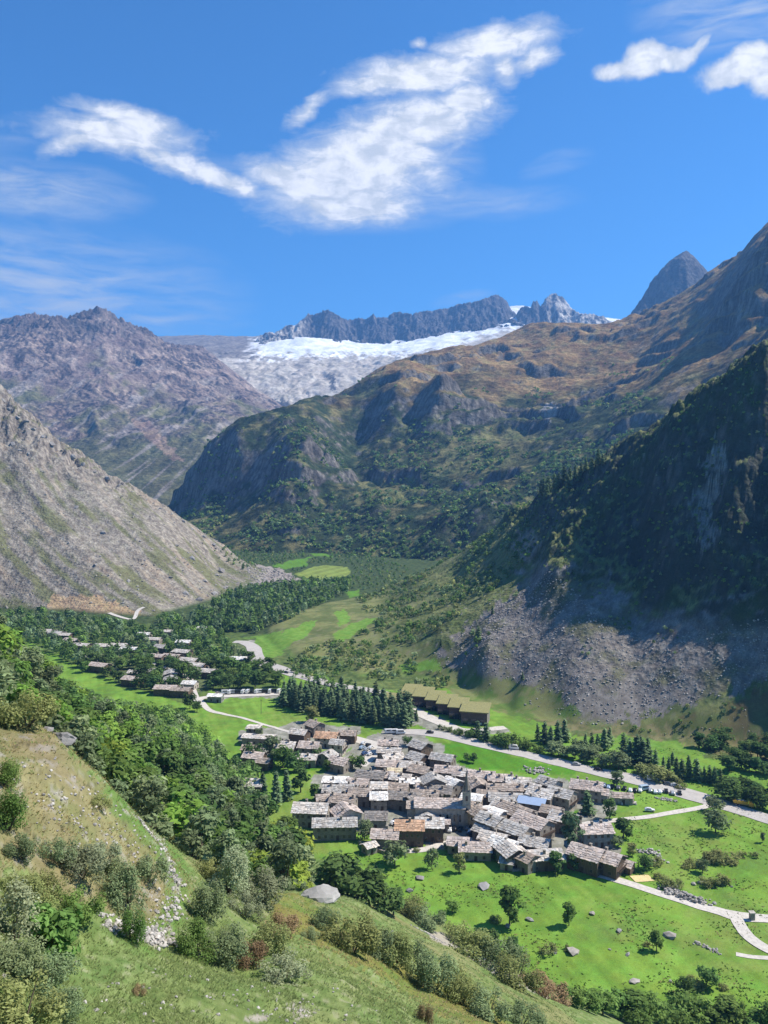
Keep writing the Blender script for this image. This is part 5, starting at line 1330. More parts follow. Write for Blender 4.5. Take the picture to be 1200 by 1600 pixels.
ribbon('yard_lane', [(540, 1150), (585, 1165), (580, 1182), (566, 1198)], [8, 9, 6, 4], TRACK, .14)
ribbon('scree_road', [(170, 958), (205, 968), (215, 955), (225, 949)], 4, TRACK, .3)
ribbon('hall_yard', [(600, 1086), (625, 1098), (650, 1112), (690, 1130), (730, 1142), (790, 1137)], [9, 10, 9, 8, 8, 6], TRACK, .14)

# ------------------------------------------------------------------ house builder
def wall_material(name, col, wood=False):
    m = bpy.data.materials.new(name); m.use_nodes = True
    t = NT(m.node_tree); b = t.n['Principled BSDF']; tc = t.new('ShaderNodeTexCoord')
    if wood:
        mp = t.new('ShaderNodeMapping'); t.l.new(tc.outputs['Object'], mp.inputs[0]); mp.inputs['Scale'].default_value = (4, 4, .4)
        n = t.noise(mp.outputs[0], 1.5, 4, .6)
    else:
        vo = t.new('ShaderNodeTexVoronoi'); t.l.new(tc.outputs['Object'], vo.inputs['Vector']); vo.inputs['Scale'].default_value = 1.9
        n = t.math('ADD', t.math('MULTIPLY', t.noise(vo.outputs['Color'], 3, 1), .5), t.math('MULTIPLY', t.noise(tc.outputs['Object'], .8, 5, .6), .5))
    k = t.ramp(n, .3, .7, .62, 1.36, False)
    kk = t.new('ShaderNodeCombineColor')
    for i in range(3): t.l.new(k, kk.inputs[i])
    t.l.new(t.mix(1.0, (*col, 1), kk.outputs[0], 'MULTIPLY'), b.inputs['Base Color'])
    b.inputs['Roughness'].default_value = .92; b.inputs['Specular IOR Level'].default_value = .2
    bn = t.new('ShaderNodeBump'); bn.inputs['Distance'].default_value = .05
    t.l.new(n, bn.inputs['Height']); t.l.new(bn.outputs[0], b.inputs['Normal'])
    return m
WALL = {'stone': wall_material('stone_wall', (.30, .265, .22)), 'dark': wall_material('dark_stone_wall', (.215, .19, .16)), 'pale': wall_material('rendered_wall', (.44, .40, .34)), 'ochre': wall_material('ochre_render', (.44, .35, .23)),
        'wood': wall_material('weathered_boards', (.14, .10, .07), True), 'grey': wall_material('grey_render', (.24, .245, .225))}
WOOD = wall_material('dark_timber', (.085, .06, .042), True)
SLAB = plain_material('stone_slabs', (.3, .28, .26), .85, scale=1.3, amt=.22, bump=.02, spec=.25, attr=True)
ROOF_EDGE = plain_material('roof_deck', (.23, .20, .175), .9, scale=2, amt=.25)
TIN = plain_material('blue_grey_metal', (.42, .52, .66), .42, .35, scale=.6, amt=.08)
GLASS = plain_material('window_glass', (.02, .024, .03), .12, spec=.6)
FRAME = plain_material('window_frame', (.23, .17, .12), .8)
WHITE = plain_material('white_paint', (.75, .74, .71), .6)
TURF = plain_material('turf_roof', (.255, .24, .10), .95, scale=1.2, amt=.35, bump=.08)
ROOFC = {'pale': (.56, .51, .45), 'grey': (.42, .395, .36), 'pink': (.50, .42, .365), 'brown': (.38, .315, .26), 'dark': (.26, .235, .21), 'white': (.72, .69, .64), 'rust': (.52, .33, .21), 'yellow': (.62, .52, .34)}

class MB:
    """boxes and prisms collected into one mesh"""
    def __init__(s): s.V = []; s.F = []; s.m = []
    def hexa(s, p, mi=0):
        b = len(s.V); s.V += [tuple(q) for q in p]
        for f in ((0, 3, 2, 1), (4, 5, 6, 7), (0, 1, 5, 4), (1, 2, 6, 5), (2, 3, 7, 6), (3, 0, 4, 7)):
            s.F.append(tuple(b + i for i in f)); s.m.append(mi)
    def box(s, x0, x1, y0, y1, z0, z1, mi=0):
        s.hexa([(x0, y0, z0), (x1, y0, z0), (x1, y1, z0), (x0, y1, z0), (x0, y0, z1), (x1, y0, z1), (x1, y1, z1), (x0, y1, z1)], mi)
    def build(s, name, mats, parent=None, smooth=False):
        me = bpy.data.meshes.new(name); me.from_pydata(s.V, [], s.F)
        for mt in (mats if isinstance(mats, (list, tuple)) else [mats]): me.materials.append(mt)
        me.polygons.foreach_set('material_index', s.m); me.update()
        return link(name, me, parent)

_win = MB()
_win.box(-.5, -.40, -.05, .03, 0, 1.25); _win.box(.40, .5, -.05, .03, 0, 1.25); _win.box(-.40, .40, -.05, .03, 1.15, 1.25); _win.box(-.40, .40, -.06, .03, 0, .10); _win.box(-.04, .04, -.045, .03, .10, 1.15)
_w0 = _win.build('window', [FRAME]); WIN_ME = _w0.data; bpy.data.objects.remove(_w0)
_p = MB(); _p.box(-.40, .40, -.018, .02, .10, 1.15); _p0 = _p.build('pane', [GLASS]); PANE_ME = _p0.data; bpy.data.objects.remove(_p0)
_d = MB(); _d.box(-.55, .55, -.05, .03, 0, 2.1); _d.box(-.55, -.45, -.08, -.05, 0, 2.1); _d.box(.45, .55, -.08, -.05, 0, 2.1); _d0 = _d.build('door', [WOOD]); DOOR_ME = _d0.data; bpy.data.objects.remove(_d0)
_c = MB(); _c.box(-.42, .42, -.42, .42, -1.2, 1.1); _c.box(-.52, .52, -.52, .52, 1.1, 1.24); _c0 = _c.build('chimney', [WALL['stone']]); CHIM_ME = _c0.data; bpy.data.objects.remove(_c0)

def slabs(name, l, half, pitch, over, col, side, parent, seed, stone=True):
    """overlapping rows of stone slabs on one roof slope (side = -1 front, +1 back)"""
    rg = random.Random(seed)
    run = half + over; sl = run / math.cos(pitch)
    nx = max(4, int((l + 2 * over) / .95)); ny = max(3, int(sl / .95))
    V, Fc, C = [], [], []
    cp, sp = math.cos(pitch), math.sin(pitch)
    def P(x, s, h): return (x, side * (s * cp + h * sp), -s * sp + h * cp)
    for j in range(ny):
        off = rg.random()
        for i in range(-1, nx + 1):
            x0 = -(l / 2 + over) + (i + off + rg.uniform(-.2, .2)) * (l + 2 * over) / nx; x1 = x0 + (l + 2 * over) / nx * rg.uniform(.8, 1.35)
            x0 = max(x0, -(l / 2 + over)); x1 = min(x1, l / 2 + over)
            if x1 - x0 < .12: continue
            s0, s1 = sl * j / ny - .04 + rg.uniform(-.25, .1) * (j > 0), sl * (j + 1) / ny + .14 + rg.uniform(-.1, .3) * (j < ny - 1)
            t = .07 * rg.uniform(.6, 2.0); h0 = .14 + rg.uniform(0, .03); h1 = h0 + .05 + t
            a = s1 + rg.uniform(-.12, .12)
            b = len(V)
            V += [P(x0, s0, h0), P(x1, s0, h0), P(x1, a, h1), P(x0, a + rg.uniform(-.1, .1), h1), P(x0, a, .10), P(x1, a, .10)]
            Fc += [(b, b + 1, b + 2, b + 3) if side < 0 else (b + 3, b + 2, b + 1, b), (b + 3, b + 2, b + 5, b + 4) if side < 0 else (b + 4, b + 5, b + 2, b + 3)]
            k = rg.uniform(.68, 1.25); w_ = rg.uniform(-.05, .05)
            C += [(col[0] * k * (1 + w_), col[1] * k, col[2] * k * (1 - w_))] * 6
    me = poly_mesh(name, V, Fc, SLAB, C)
    o = link(name, me, parent); o['kind'] = 'stuff'
    return o

HSEED = [0]
def house_at(x, y, z, l, s, e, yaw, roof, wall, label, name='stone_house', cat='house', group=None, pitch=25, chim=1, wood=False, balcony=False, detail=True, over=.6, wins=2):
    HSEED[0] += 1; sd = HSEED[0]; rg = random.Random(sd * 31)
    root = empty(name, (x, y, z), R(yaw)); tag(root, label, cat, group)
    p = R(pitch); half = s / 2; rz = e + half * math.tan(p)
    # walls: one body with gables, deep footing so that it never floats
    b = -1.5
    V = []
    for sx in (-l / 2, l / 2): V += [(sx, -half, b), (sx, half, b), (sx, half, e), (sx, 0, rz), (sx, -half, e)]
    bm = bmesh.new(); vs = [bm.verts.new(v) for v in V]
    for f in ((0, 4, 3, 2, 1), (5, 6, 7, 8, 9), (0, 5, 9, 4), (1, 2, 7, 6), (0, 1, 6, 5)): bm.faces.new([vs[i] for i in f])
    bmesh.ops.recalc_face_normals(bm, faces=bm.faces)
    me = bpy.data.meshes.new('wall'); bm.to_mesh(me); bm.free(); me.materials.append(WALL[wall]); link('wall', me, root)
    # roof deck of two thick slopes
    rf = MB(); t = .14; cp, sp = math.cos(p), math.sin(p); run = half + over; sl = run / cp; L = l / 2 + over
    for sd_ in (-1, 1):
        def P(xx, q, h): return (xx, sd_ * (q * cp + h * sp), rz + .02 - q * sp + h * cp)
        a = [P(-L, 0 if sd_ < 0 else .004, 0), P(L, 0 if sd_ < 0 else .004, 0), P(L, sl, 0), P(-L, sl, 0), P(-L, 0 if sd_ < 0 else .004, t), P(L, 0 if sd_ < 0 else .004, t), P(L, sl, t), P(-L, sl, t)]
        if sd_ > 0: a = [a[1], a[0], a[3], a[2], a[5], a[4], a[7], a[6]]
        rf.hexa(a)
    if roof == 'tin':
        ro = rf.build('roof', TIN, root)
    else:
        ro = rf.build('roof', ROOF_EDGE, root)
        for sd_ in (-1, 1):
            so = slabs('slab_covering', l, half, p, over, ROOFC[roof], sd_, ro, sd * 7 + sd_)
            so.location = (0, 0, rz + .02)
    for i in range(chim):
        c = link('chimney', CHIM_ME, ro); q = rg.choice((-1, 1)) * rg.uniform(.1, .5) * half
        c.location = ((i - (chim - 1) / 2) * l * .4 + rg.uniform(-.1, .1) * l, q, rz - abs(q) * math.tan(p) + .25)
    if not detail: return root
    cy, sy = math.cos(R(yaw)), math.sin(R(yaw)); cam_dir = Vector((-x, -y, 0)).normalized()
    faces = [((0, -1), half, l, 0), ((0, 1), half, l, 180), ((1, 0), l / 2, s, 90), ((-1, 0), l / 2, s, -90)]
    first = True
    for (nx_, ny_), dist, wid, rot in faces:
        wn = Vector((nx_ * cy - ny_ * sy, nx_ * sy + ny_ * cy, 0))
        if wn.dot(cam_dir) < .22: continue
        gable = nx_ != 0
        def place(me_, name_, a, zz, sc=(1, 1, 1)):
            o = link(name_, me_, root); M = Matrix.Rotation(R(rot), 4, 'Z') @ Matrix.Translation((a, -dist, zz)); o.matrix_local = M @ Matrix.Diagonal((*sc, 1)); return o
        if wood and gable:
            g = MB(); n = int(s / .5); zz = e - .6
            for i in range(n):
                y0 = -half + .04 + i * (s - .08) / n; y1 = y0 + (s - .08) / n - .05; top = lambda yy: e + (half - abs(yy)) * math.tan(p) - .12
                xx = nx_ * dist; x2 = xx + nx_ * .08
                g.hexa([(xx, y0, zz), (x2, y0, zz), (x2, y1, zz), (xx, y1, zz), (xx, y0, max(zz + .1, top(y0))), (x2, y0, max(zz + .1, top(y0))), (x2, y1, max(zz + .1, top(y1))), (xx, y1, max(zz + .1, top(y1)))])
            g.build('gable_boards', WOOD, root)
        if balcony and (gable or not first):
            g = MB(); w2 = wid * .42
            zz = e * .5
            g.box(-w2, w2, -1.1, 0, zz, zz + .14)
            for i in range(int(w2 * 2 / .45) + 1):
                xx = -w2 + i * .45; g.box(xx - .06, xx + .06, -1.08, -1.0, zz + .14, zz + 1.0)
            g.box(-w2, w2, -1.1, -.98, zz + 1.0, zz + 1.1)
            o = g.build('balcony', WOOD, root); o.matrix_local = Matrix.Rotation(R(rot), 4, 'Z') @ Matrix.Translation((0, -dist, 0))
        nw = max(1, min(wins + (wid > 10) + (wid > 15), int(wid / 2.4)))
        for row_ in range(1 if e < 4.2 else 2):
            for i in range(nw):
                a = (i + .5 - nw / 2) * wid / nw * .86 + rg.uniform(-.25, .25)
                if row_ == 0 and first and i == nw // 2: place(DOOR_ME, 'door', a, 0); continue
                o = place(WIN_ME, 'window', a, 1.0 + row_ * 2.7 + rg.uniform(-.1, .1), (1.1, 1, 1.05))
                pn = link('pane', PANE_ME, o)
        first = False
    return root

PLACED = []
def house(u, v, l, s, e, yaw, roof, wall, label, **kw):
    zr = e + .25 * s * math.tan(R(kw.get('pitch', 25)))
    y = (EYE - zr) * F / (v - HOR)
    for _ in range(3):
        x = (u - 600) / F * y; g = tz(x, y); y = (EYE - zr - g) * F / (v - HOR)
    x = (u - 600) / F * y
    PLACED.append((x, y))
    return house_at(x, y, tz(x, y) - .1, l, s, e, yaw, roof, wall, label, **kw)

# ------------------------------------------------------------------ the church
def church():
    x, y = (687 - 600) / F * 338, 338.0
    z = tz(x, y); yaw = -4
    root = empty('church', (x, y, z), R(yaw)); tag(root, 'old stone church with a pointed spire and a gabled side chapel in the village middle', 'church')
    l, s, e, p = 20.0, 9.5, 8.0, R(24); half = s / 2; rz = e + half * math.tan(p)
    def body(name, l, s, e, p, cx, cy, rot, mat):
        half = s / 2; rz = e + half * math.tan(p)
        bm = bmesh.new(); V = []
        for sx in (-l / 2, l / 2): V += [(sx, -half, -1), (sx, half, -1), (sx, half, e), (sx, 0, rz), (sx, -half, e)]
        vs = [bm.verts.new(v) for v in V]
        for f in ((0, 4, 3, 2, 1), (5, 6, 7, 8, 9), (0, 5, 9, 4), (1, 2, 7, 6), (0, 1, 6, 5)): bm.faces.new([vs[i] for i in f])
        bmesh.ops.recalc_face_normals(bm, faces=bm.faces)
        me = bpy.data.meshes.new(name); bm.to_mesh(me); bm.free(); me.materials.append(mat)
        o = link(name, me, root); o.location = (cx, cy, 0); o.rotation_euler = (0, 0, R(rot)); return o, rz
    def roof(name, l, s, e, p, cx, cy, rot, col, seed):
        half = s / 2; rz = e + half * math.tan(p); rf = MB(); over = .5; L = l / 2 + over; cp, sp = math.cos(p), math.sin(p); sl = (half + over) / cp
        for q in (-1, 1):
            P = lambda xx, a, h: (xx, q * (a * cp + h * sp), rz + .02 - a * sp + h * cp)
            a0 = 0 if q < 0 else .004
            a = [P(-L, a0, 0), P(L, a0, 0), P(L, sl, 0), P(-L, sl, 0), P(-L, a0, .14), P(L, a0, .14), P(L, sl, .14), P(-L, sl, .14)]
            if q > 0: a = [a[1], a[0], a[3], a[2], a[5], a[4], a[7], a[6]]
            rf.hexa(a)
        o = rf.build(name, ROOF_EDGE, root); o.location = (cx, cy, 0); o.rotation_euler = (0, 0, R(rot))
        for q in (-1, 1):
            so = slabs('slab_covering', l, half, p, over, ROOFC[col], q, o, seed + q); so.location = (0, 0, rz + .02)
        return o
    body('nave', l, s, e, p, 0, 0, 0, WALL['pale']); roof('nave_roof', l, s, e, p, 0, 0, 0, 'pink', 901)
    body('chapel', 4.4, 8.6, 4.6, R(24), -5.0, -6.3, 90, WALL['pale'])
    roof('chapel_roof', 4.4, 8.6, 4.6, R(24), -5.0, -6.3, 90, 'grey', 905)
    body('apse', 3.4, 7.0, 7.0, R(24), -11.6, 0, 0, WALL['pale']); roof('apse_roof', 3.0, 7.0, 7.0, R(24), -11.7, 0, 0, 'brown', 909)
    tx, ty = 10.9, -2.6
    g = MB(); g.box(tx - 1.65, tx + 1.65, ty - 1.65, ty + 1.65, -1, 14.4)
    for zz in (4.6, 9.2, 14.2): g.box(tx - 1.78, tx + 1.78, ty - 1.78, ty + 1.78, zz, zz + .28)
    g.build('tower', WALL['pale'], root)
    sp = MB(); b = len(sp.V)
    bm = bmesh.new(); n = 8; ring = []
    for zz, r_ in ((14.48, 1.75), (15.5, 1.3), (22.4, .10)): ring.append([bm.verts.new((tx + math.cos(2 * math.pi * i / n + math.pi / 8) * r_ * 1.08, ty + math.sin(2 * math.pi * i / n + math.pi / 8) * r_ * 1.08, zz)) for i in range(n)])
    for k in range(2):
        for i in range(n): bm.faces.new([ring[k][i], ring[k][(i + 1) % n], ring[k + 1][(i + 1) % n], ring[k + 1][i]])
    bm.faces.new(ring[2]); me = bpy.data.meshes.new('spire'); bm.to_mesh(me); bm.free(); me.materials.append(WALL['dark']); so = link('spire', me, root)
    for q in ((-1, -1), (1, -1), (-1, 1), (1, 1)):
        pm = MB(); px_, py_ = tx + q[0] * 1.32, ty + q[1] * 1.32
        bb = len(pm.V); pm.V += [(px_ - .35, py_ - .35, 14.45), (px_ + .35, py_ - .35, 14.45), (px_ + .35, py_ + .35, 14.45), (px_ - .35, py_ + .35, 14.45), (px_, py_, 16.4)]
        pm.F += [(bb, bb + 1, bb + 4), (bb + 1, bb + 2, bb + 4), (bb + 2, bb + 3, bb + 4), (bb + 3, bb, bb + 4)]; pm.m += [0] * 4
        pm.build('pinnacle', WALL['stone'], root)
    cr = MB(); cr.box(tx - .05, tx + .05, ty - .05, ty + .05, 22.3, 23.6); cr.box(tx - .4, tx - .052, ty - .045, ty + .045, 22.95, 23.05); cr.box(tx + .052, tx + .4, ty - .045, ty + .045, 22.95, 23.05); cr.build('cross', plain_material('iron', (.04, .04, .042), .5, .8), root)
    def arch(name, xx, yy, zz, w_, h_, rot=0):
        bm = bmesh.new(); pts = [(-w_ / 2, 0), (w_ / 2, 0), (w_ / 2, h_)] + [(w_ / 2 * math.cos(t), h_ + w_ / 2 * math.sin(t)) for t in np.linspace(.3, math.pi - .3, 5)] + [(-w_ / 2, h_)]
        f = bm.faces.new([bm.verts.new((a, 0, c)) for a, c in pts]); r = bmesh.ops.extrude_face_region(bm, geom=[f]); bmesh.ops.translate(bm, verts=[v for v in r['geom'] if isinstance(v, bmesh.types.BMVert)], vec=(0, -.07, 0))
        bmesh.ops.recalc_face_normals(bm, faces=bm.faces); me = bpy.data.meshes.new(name); bm.to_mesh(me); bm.free(); me.materials.append(GLASS); o = link(name, me, root); o.location = (xx, yy, zz); o.rotation_euler = (0, 0, R(rot))
    for xx in (.2, 3.1, 6.0, 8.2): arch('arched_window', xx, -half + .02, 2.6, .8, 2.4)
    for xx in (-6.8, -3.4): arch('arched_window', xx, -8.48, 1.6, .7, 1.3)
    for zz in (10.8, 5.8): arch('belfry_opening', tx, ty - 1.63, zz, .9, 1.7)
    arch('belfry_opening', tx - 1.63, ty, 10.2, .9, 1.7, -90)
    for xx in (-.9, 1.6, 4.6, 7.2):
        g = MB(); g.box(xx - .3, xx + .3, -half - .7, -half - .003, -1, 5.5); g.build('buttress', WALL['stone'], root)
    for xx in (-4, 1, 6): o = link('chimney', CHIM_ME, root); o.location = (xx, 1.5, rz - 1.5 * math.tan(p) + .2)
church()

# ------------------------------------------------------------------ the village houses
for spec in [
    # u, v, length, span, eaves, yaw, roof, wall, label, options
    (397, 1135, 9.0, 8.0, 4.6, -6, 'pale', 'grey', 'small square green-grey house standing alone where the path leaves the meadow', dict(pitch=8, chim=0)),
    (405, 1149, 22, 8, 3.4, -8, 'pale', 'stone', 'long low pale-roofed barn behind the lone square house', dict(pitch=14, chim=0)),
    (468, 1141, 12, 8.5, 4.8, -22, 'pale', 'wood', 'pale-roofed chalet with a dark timber gable at the meadow end', dict(wood=True)),
    (492, 1129, 11, 9, 5, -48, 'brown', 'dark', 'brown-roofed house pressed against the larch grove', dict()),
    (511, 1146, 15, 10, 4.6, -10, 'rust', 'pale', 'red-brown roofed chalet with a white lower storey and balconies', dict(balcony=True, wood=True)),
    (543, 1143, 12, 8, 4, -8, 'brown', 'wood', 'wide brown-roofed house nearest the upper road', dict()),
    (448, 1161, 12, 10, 5, -12, 'pale', 'stone', 'pale grey roofed house left of the taupe one in the upper row', dict(chim=2)),
    (484, 1161, 13, 10, 5, -12, 'pink', 'stone', 'taupe-roofed house in the upper row below the timber-gabled chalet', dict(chim=2)),
    (390, 1166, 9, 7, 3.6, -10, 'brown', 'stone', 'small brown-roofed hut beside the wood edge', dict()),
    (398, 1177, 13, 9, 4.4, -14, 'pink', 'wood', 'pink-roofed house with a dark gable at the wood edge', dict(wood=True)),
    (528, 1157, 9, 8, 5.5, -14, 'grey', 'pale', 'white-walled house with dark balconies below the red-brown chalet', dict(balcony=True)),
    (480, 1180, 13, 8, 3.6, -8, 'pale', 'stone', 'long pale roof above the small bright lawn', dict()),
    (511, 1177, 10, 10, 3.8, 62, 'grey', 'stone', 'smooth blue-grey roof right of the long pale roof', dict(chim=1)),
    (532, 1186, 12, 10, 3.8, -30, 'pink', 'stone', 'rough pinkish roof behind the green village tree', dict()),
    (388, 1219, 17, 9, 5.2, -6, 'pale', 'wood', 'long house with a wooden front alone among the trees at the wood edge', dict(balcony=True)),
    (486, 1258, 18, 11, 5.4, -5, 'pale', 'stone', 'big pale-roofed house facing the camera beside the three conifers', dict(chim=2, balcony=True, wins=4)),
    (523, 1281, 22, 9, 5.0, 3, 'grey', 'dark', 'long low grey-roofed house with a plain stone front at the hill foot', dict(chim=2, wins=5)),
    (541, 1263, 11, 12, 5.0, -68, 'pink', 'pale', 'broad gabled house with a sunlit pale front above the long low house', dict(chim=2)),
    (537, 1244, 13, 10, 5.0, -14, 'brown', 'stone', 'brown slab house with several chimneys behind the sunlit gable', dict(chim=3)),
    (588, 1271, 11, 9, 3.4, -2, 'dark', 'grey', 'dark slab-roofed garage with white vans parked in front', dict(chim=0, wins=1)),
    (524, 1217, 14, 8, 5, -4, 'white', 'stone', 'flat whitish roof at the upper left of the village core', dict(pitch=10, chim=1)),
    (520, 1229, 10, 9, 4.4, -6, 'grey', 'dark', 'grey house directly below the flat whitish roof', dict()),
    (563, 1234, 12, 9, 4.2, -8, 'brown', 'dark', 'brown roofed house with a shaded wall left of the smooth pale roofs', dict(chim=2)),
    (592, 1224, 9, 8, 6.2, 0, 'pale', 'stone', 'upper of two smooth pale roofs stacked above the dark passage', dict(chim=1)),
    (592, 1240, 9, 9, 4.4, 0, 'white', 'stone', 'lower of two smooth pale roofs stacked above the dark passage', dict(chim=1)),
    (580, 1207, 17, 9, 4.4, -18, 'dark', 'dark', 'dark long roof left of the yellowish roof', dict()),
    (607, 1190, 14, 9, 4, -10, 'pink', 'stone', 'rough pink roof above the yellowish roof', dict()),
    (607, 1158, 13, 8, 4, -6, 'pink', 'stone', 'pink-roofed house next to the upper parking place', dict(chim=2)),
    (609, 1170, 15, 8, 4, -10, 'pale', 'dark', 'pale roof row below the parking place house', dict()),
    (613, 1180, 13, 8, 4, 20, 'pale', 'stone', 'pale roof turned toward the parking place', dict()),
    (657, 1161, 12, 10, 5.5, -46, 'grey', 'wood', 'tall timber barn with a grey roof at the edge of the upper field', dict(wood=True, chim=0)),
    (653, 1179, 11, 10, 5, -42, 'grey', 'wood', 'timber barn below the tall one at the edge of the upper field', dict(wood=True, chim=0)),
    (692, 1180, 14, 9, 5.5, -24, 'grey', 'dark', 'dark lone barn surrounded by grass on the upper field', dict(chim=0)),
    (617, 1202, 8, 7, 4, -6, 'yellow', 'stone', 'small roof of fresh yellowish boards in the village core', dict(chim=0)),
    (643, 1192, 13, 9, 4.6, -12, 'pale', 'stone', 'pale roof left of the tall dark-gabled house', dict()),
    (677, 1215, 11, 11, 7.4, -82, 'grey', 'dark', 'tall house showing a big dark gable to the viewer left of the spire', dict(chim=1)),
    (643, 1219, 13, 8, 4.6, -5, 'white', 'stone', 'white flat roofs with dark skylights in the village core', dict(pitch=9, chim=2)),
    (657, 1199, 12, 9, 5, -30, 'brown', 'dark', 'brown roof tucked behind the tall dark gable', dict(chim=2)),
    (700, 1199, 15, 9, 5, -12, 'pink', 'stone', 'pink roof at the grass edge above the spire', dict(chim=1)),
    (708, 1219, 10, 9, 5.4, -52, 'white', 'stone', 'twin white-striped roof immediately left of the spire', dict(chim=1)),
    (629, 1240, 16, 9, 4.4, -12, 'dark', 'dark', 'dark rough slab roof in front of the smooth pale roofs', dict(chim=1)),
    (664, 1237, 15, 9, 5, -8, 'brown', 'dark', 'brown roof with many chimneys just behind the church nave', dict(chim=3)),
    (645, 1245, 8, 8, 4.4, 40, 'dark', 'dark', 'small dark roof touching the church apse', dict()),
    (640, 1285, 14, 10, 6, -3, 'rust', 'wood', 'tall timber-fronted house with an orange-rust roof below the church', dict(balcony=True, wood=True, wins=4)),
    (671, 1281, 14, 10, 5.4, -3, 'pale', 'wood', 'pale roofed half adjoining the orange-rust roof below the church', dict(balcony=True, wins=4)),
    (693, 1281, 6, 5, 3, -4, 'pink', 'stone', 'small lean-to roof in front of the church buttresses', dict(chim=0, wins=1)),
    (602, 1299, 13, 9, 4, -6, 'pink', 'dark', 'pinkish roofed house at the meadow edge left of the orange-rust roof', dict(chim=1)),
    (577, 1318, 6, 4.5, 2.4, 38, 'pale', 'stone', 'tiny pale-roofed shed at the top corner of the meadow', dict(chim=0, wins=1)),
    (716, 1311, 10, 8, 3, -8, 'pink', 'stone', 'low pinkish roof below the church square', dict(chim=0)),
    (742, 1319, 15, 9, 3.2, -4, 'pink', 'stone', 'wide red-grey slab roof at the lower village edge', dict(chim=2)),
    (772, 1304, 13, 9, 4.4, -28, 'pale', 'dark', 'pale roof between the church square and the shaded gables', dict(chim=1)),
    (790, 1314, 14, 9, 4.4, -38, 'white', 'dark', 'bright striped roof above the lowest shaded gable', dict(chim=1)),
    (800, 1324, 11, 10, 4.6, -70, 'pale', 'dark', 'lowest shaded gable facing the meadow', dict(chim=0, wood=True)),
    (836, 1311, 13, 9, 4.4, -26, 'grey', 'dark', 'grey roof left of the tall conical tree', dict(chim=1)),
    (848, 1331, 16, 9, 4, 8, 'pale', 'wood', 'long pale roof at the meadow edge beside the tall conical tree', dict(chim=1)),
    (822, 1334, 9, 8, 4.2, -50, 'brown', 'dark', 'small brown roof left of the long pale meadow roof', dict()),
    (793, 1342, 6, 5, 2.3, -20, 'grey', 'stone', 'little stone shed in the grass below the village', dict(chim=0, wins=1)),
    (918, 1327, 14, 11, 5, -38, 'pink', 'wood', 'left of the pair of slab-roofed chalets at the start of the meadow track', dict(wood=True, balcony=True)),
    (948, 1334, 13, 10, 4.6, -38, 'pink', 'wood', 'right of the pair of slab-roofed chalets at the start of the meadow track', dict(wood=True, balcony=True)),
    (978, 1346, 6, 5, 2.4, -38, 'pink', 'wood', 'small shed attached to the right of the slab-roofed chalets', dict(chim=0, wins=1)),
    (930, 1291, 14, 9, 5.2, 6, 'pink', 'grey', 'long grey school-like house with a row of big windows and two chimneys', dict(chim=2, wins=5)),
    (883, 1273, 13, 10, 4.6, -34, 'pale', 'dark', 'pale roofed house above the tall conical tree', dict(chim=1, wood=True)),
    (833, 1278, 17, 11, 5.2, -48, 'pink', 'stone', 'large taupe-roofed house with a broad shaded gable and balcony', dict(chim=1, balcony=True)),
    (806, 1290, 14, 10, 5.2, -44, 'grey', 'stone', 'mossy slab-roofed house in front of the large taupe one', dict(chim=1)),
    (768, 1276, 13, 10, 5.6, -46, 'grey', 'stone', 'stone house with a light-edged gable right of the church square', dict(chim=1)),
    (771, 1266, 11, 8, 6.2, -40, 'white', 'stone', 'white smooth roof behind the light-edged gable', dict(chim=0, pitch=16)),
    (745, 1261, 12, 9, 6.2, -62, 'brown', 'ochre', 'ochre-walled house touching the right side of the church tower', dict(chim=1)),
    (808, 1262, 18, 11, 5, -46, 'brown', 'dark', 'long brown roof cut by a dark gap right of the tower', dict(chim=1)),
    (790, 1254, 12, 9, 5, -44, 'pale', 'dark', 'pale roof slope above the long brown roof', dict(chim=2)),
    (832, 1248, 13, 9, 4.6, -22, 'tin', 'dark', 'house with a shiny blue-grey metal roof', dict(chim=1, pitch=18)),
    (847, 1235, 13, 10, 5.4, -34, 'pale', 'dark', 'pale roofed house above the blue metal roof', dict(chim=1)),
    (877, 1235, 13, 10, 5.4, -36, 'grey', 'stone', 'stone house with a balconied gable right of the blue metal roof', dict(chim=1, balcony=True)),
    (858, 1218, 11, 9, 6, -50, 'grey', 'pale', 'pale plastered gable house near the upper field', dict(chim=1)),
    (829, 1226, 12, 9, 4.4, -34, 'pale', 'dark', 'pale roof left of the pale plastered gable', dict(chim=1)),
    (917, 1223, 16, 11, 5.4, -20, 'pink', 'stone', 'big pink-roofed house with roof chimneys beside the car park', dict(chim=3, wins=3)),
    (938, 1234, 8, 7, 3.6, -20, 'pink', 'grey', 'low annex in front of the big pink-roofed house', dict(chim=0)),
    (972, 1240, 10, 6, 2.6, -8, 'brown', 'stone', 'small stone shed with an earth-brown roof by the car park', dict(chim=0, wins=1)),
    (788, 1227, 20, 8, 4.8, -2, 'brown', 'dark', 'long building with a straight shaded wall right of the spire', dict(chim=3, wins=6)),
    (746, 1222, 12, 10, 5, -78, 'brown', 'dark', 'dark gable house directly right of the spire tip', dict(chim=1)),
    (738, 1243, 11, 8, 5.6, -20, 'white', 'pale', 'white curved-looking roof right behind the church tower', dict(chim=0, pitch=15)),
    (790, 1242, 18, 10, 4.2, -6, 'grey', 'dark', 'wide rough slab roof below the long shaded wall', dict(chim=2)),
    (753, 1207, 15, 9, 4.6, -10, 'pink', 'stone', 'rosy roof at the grass edge right of the spire', dict(chim=1)),
    (782, 1212, 14, 9, 4.6, -8, 'pink', 'stone', 'rosy roof with tall chimneys at the grass edge', dict(chim=3)),
    (810, 1217, 13, 8, 4.4, -6, 'pale', 'stone', 'pale roof at the end of the rosy roofs', dict(chim=1)),
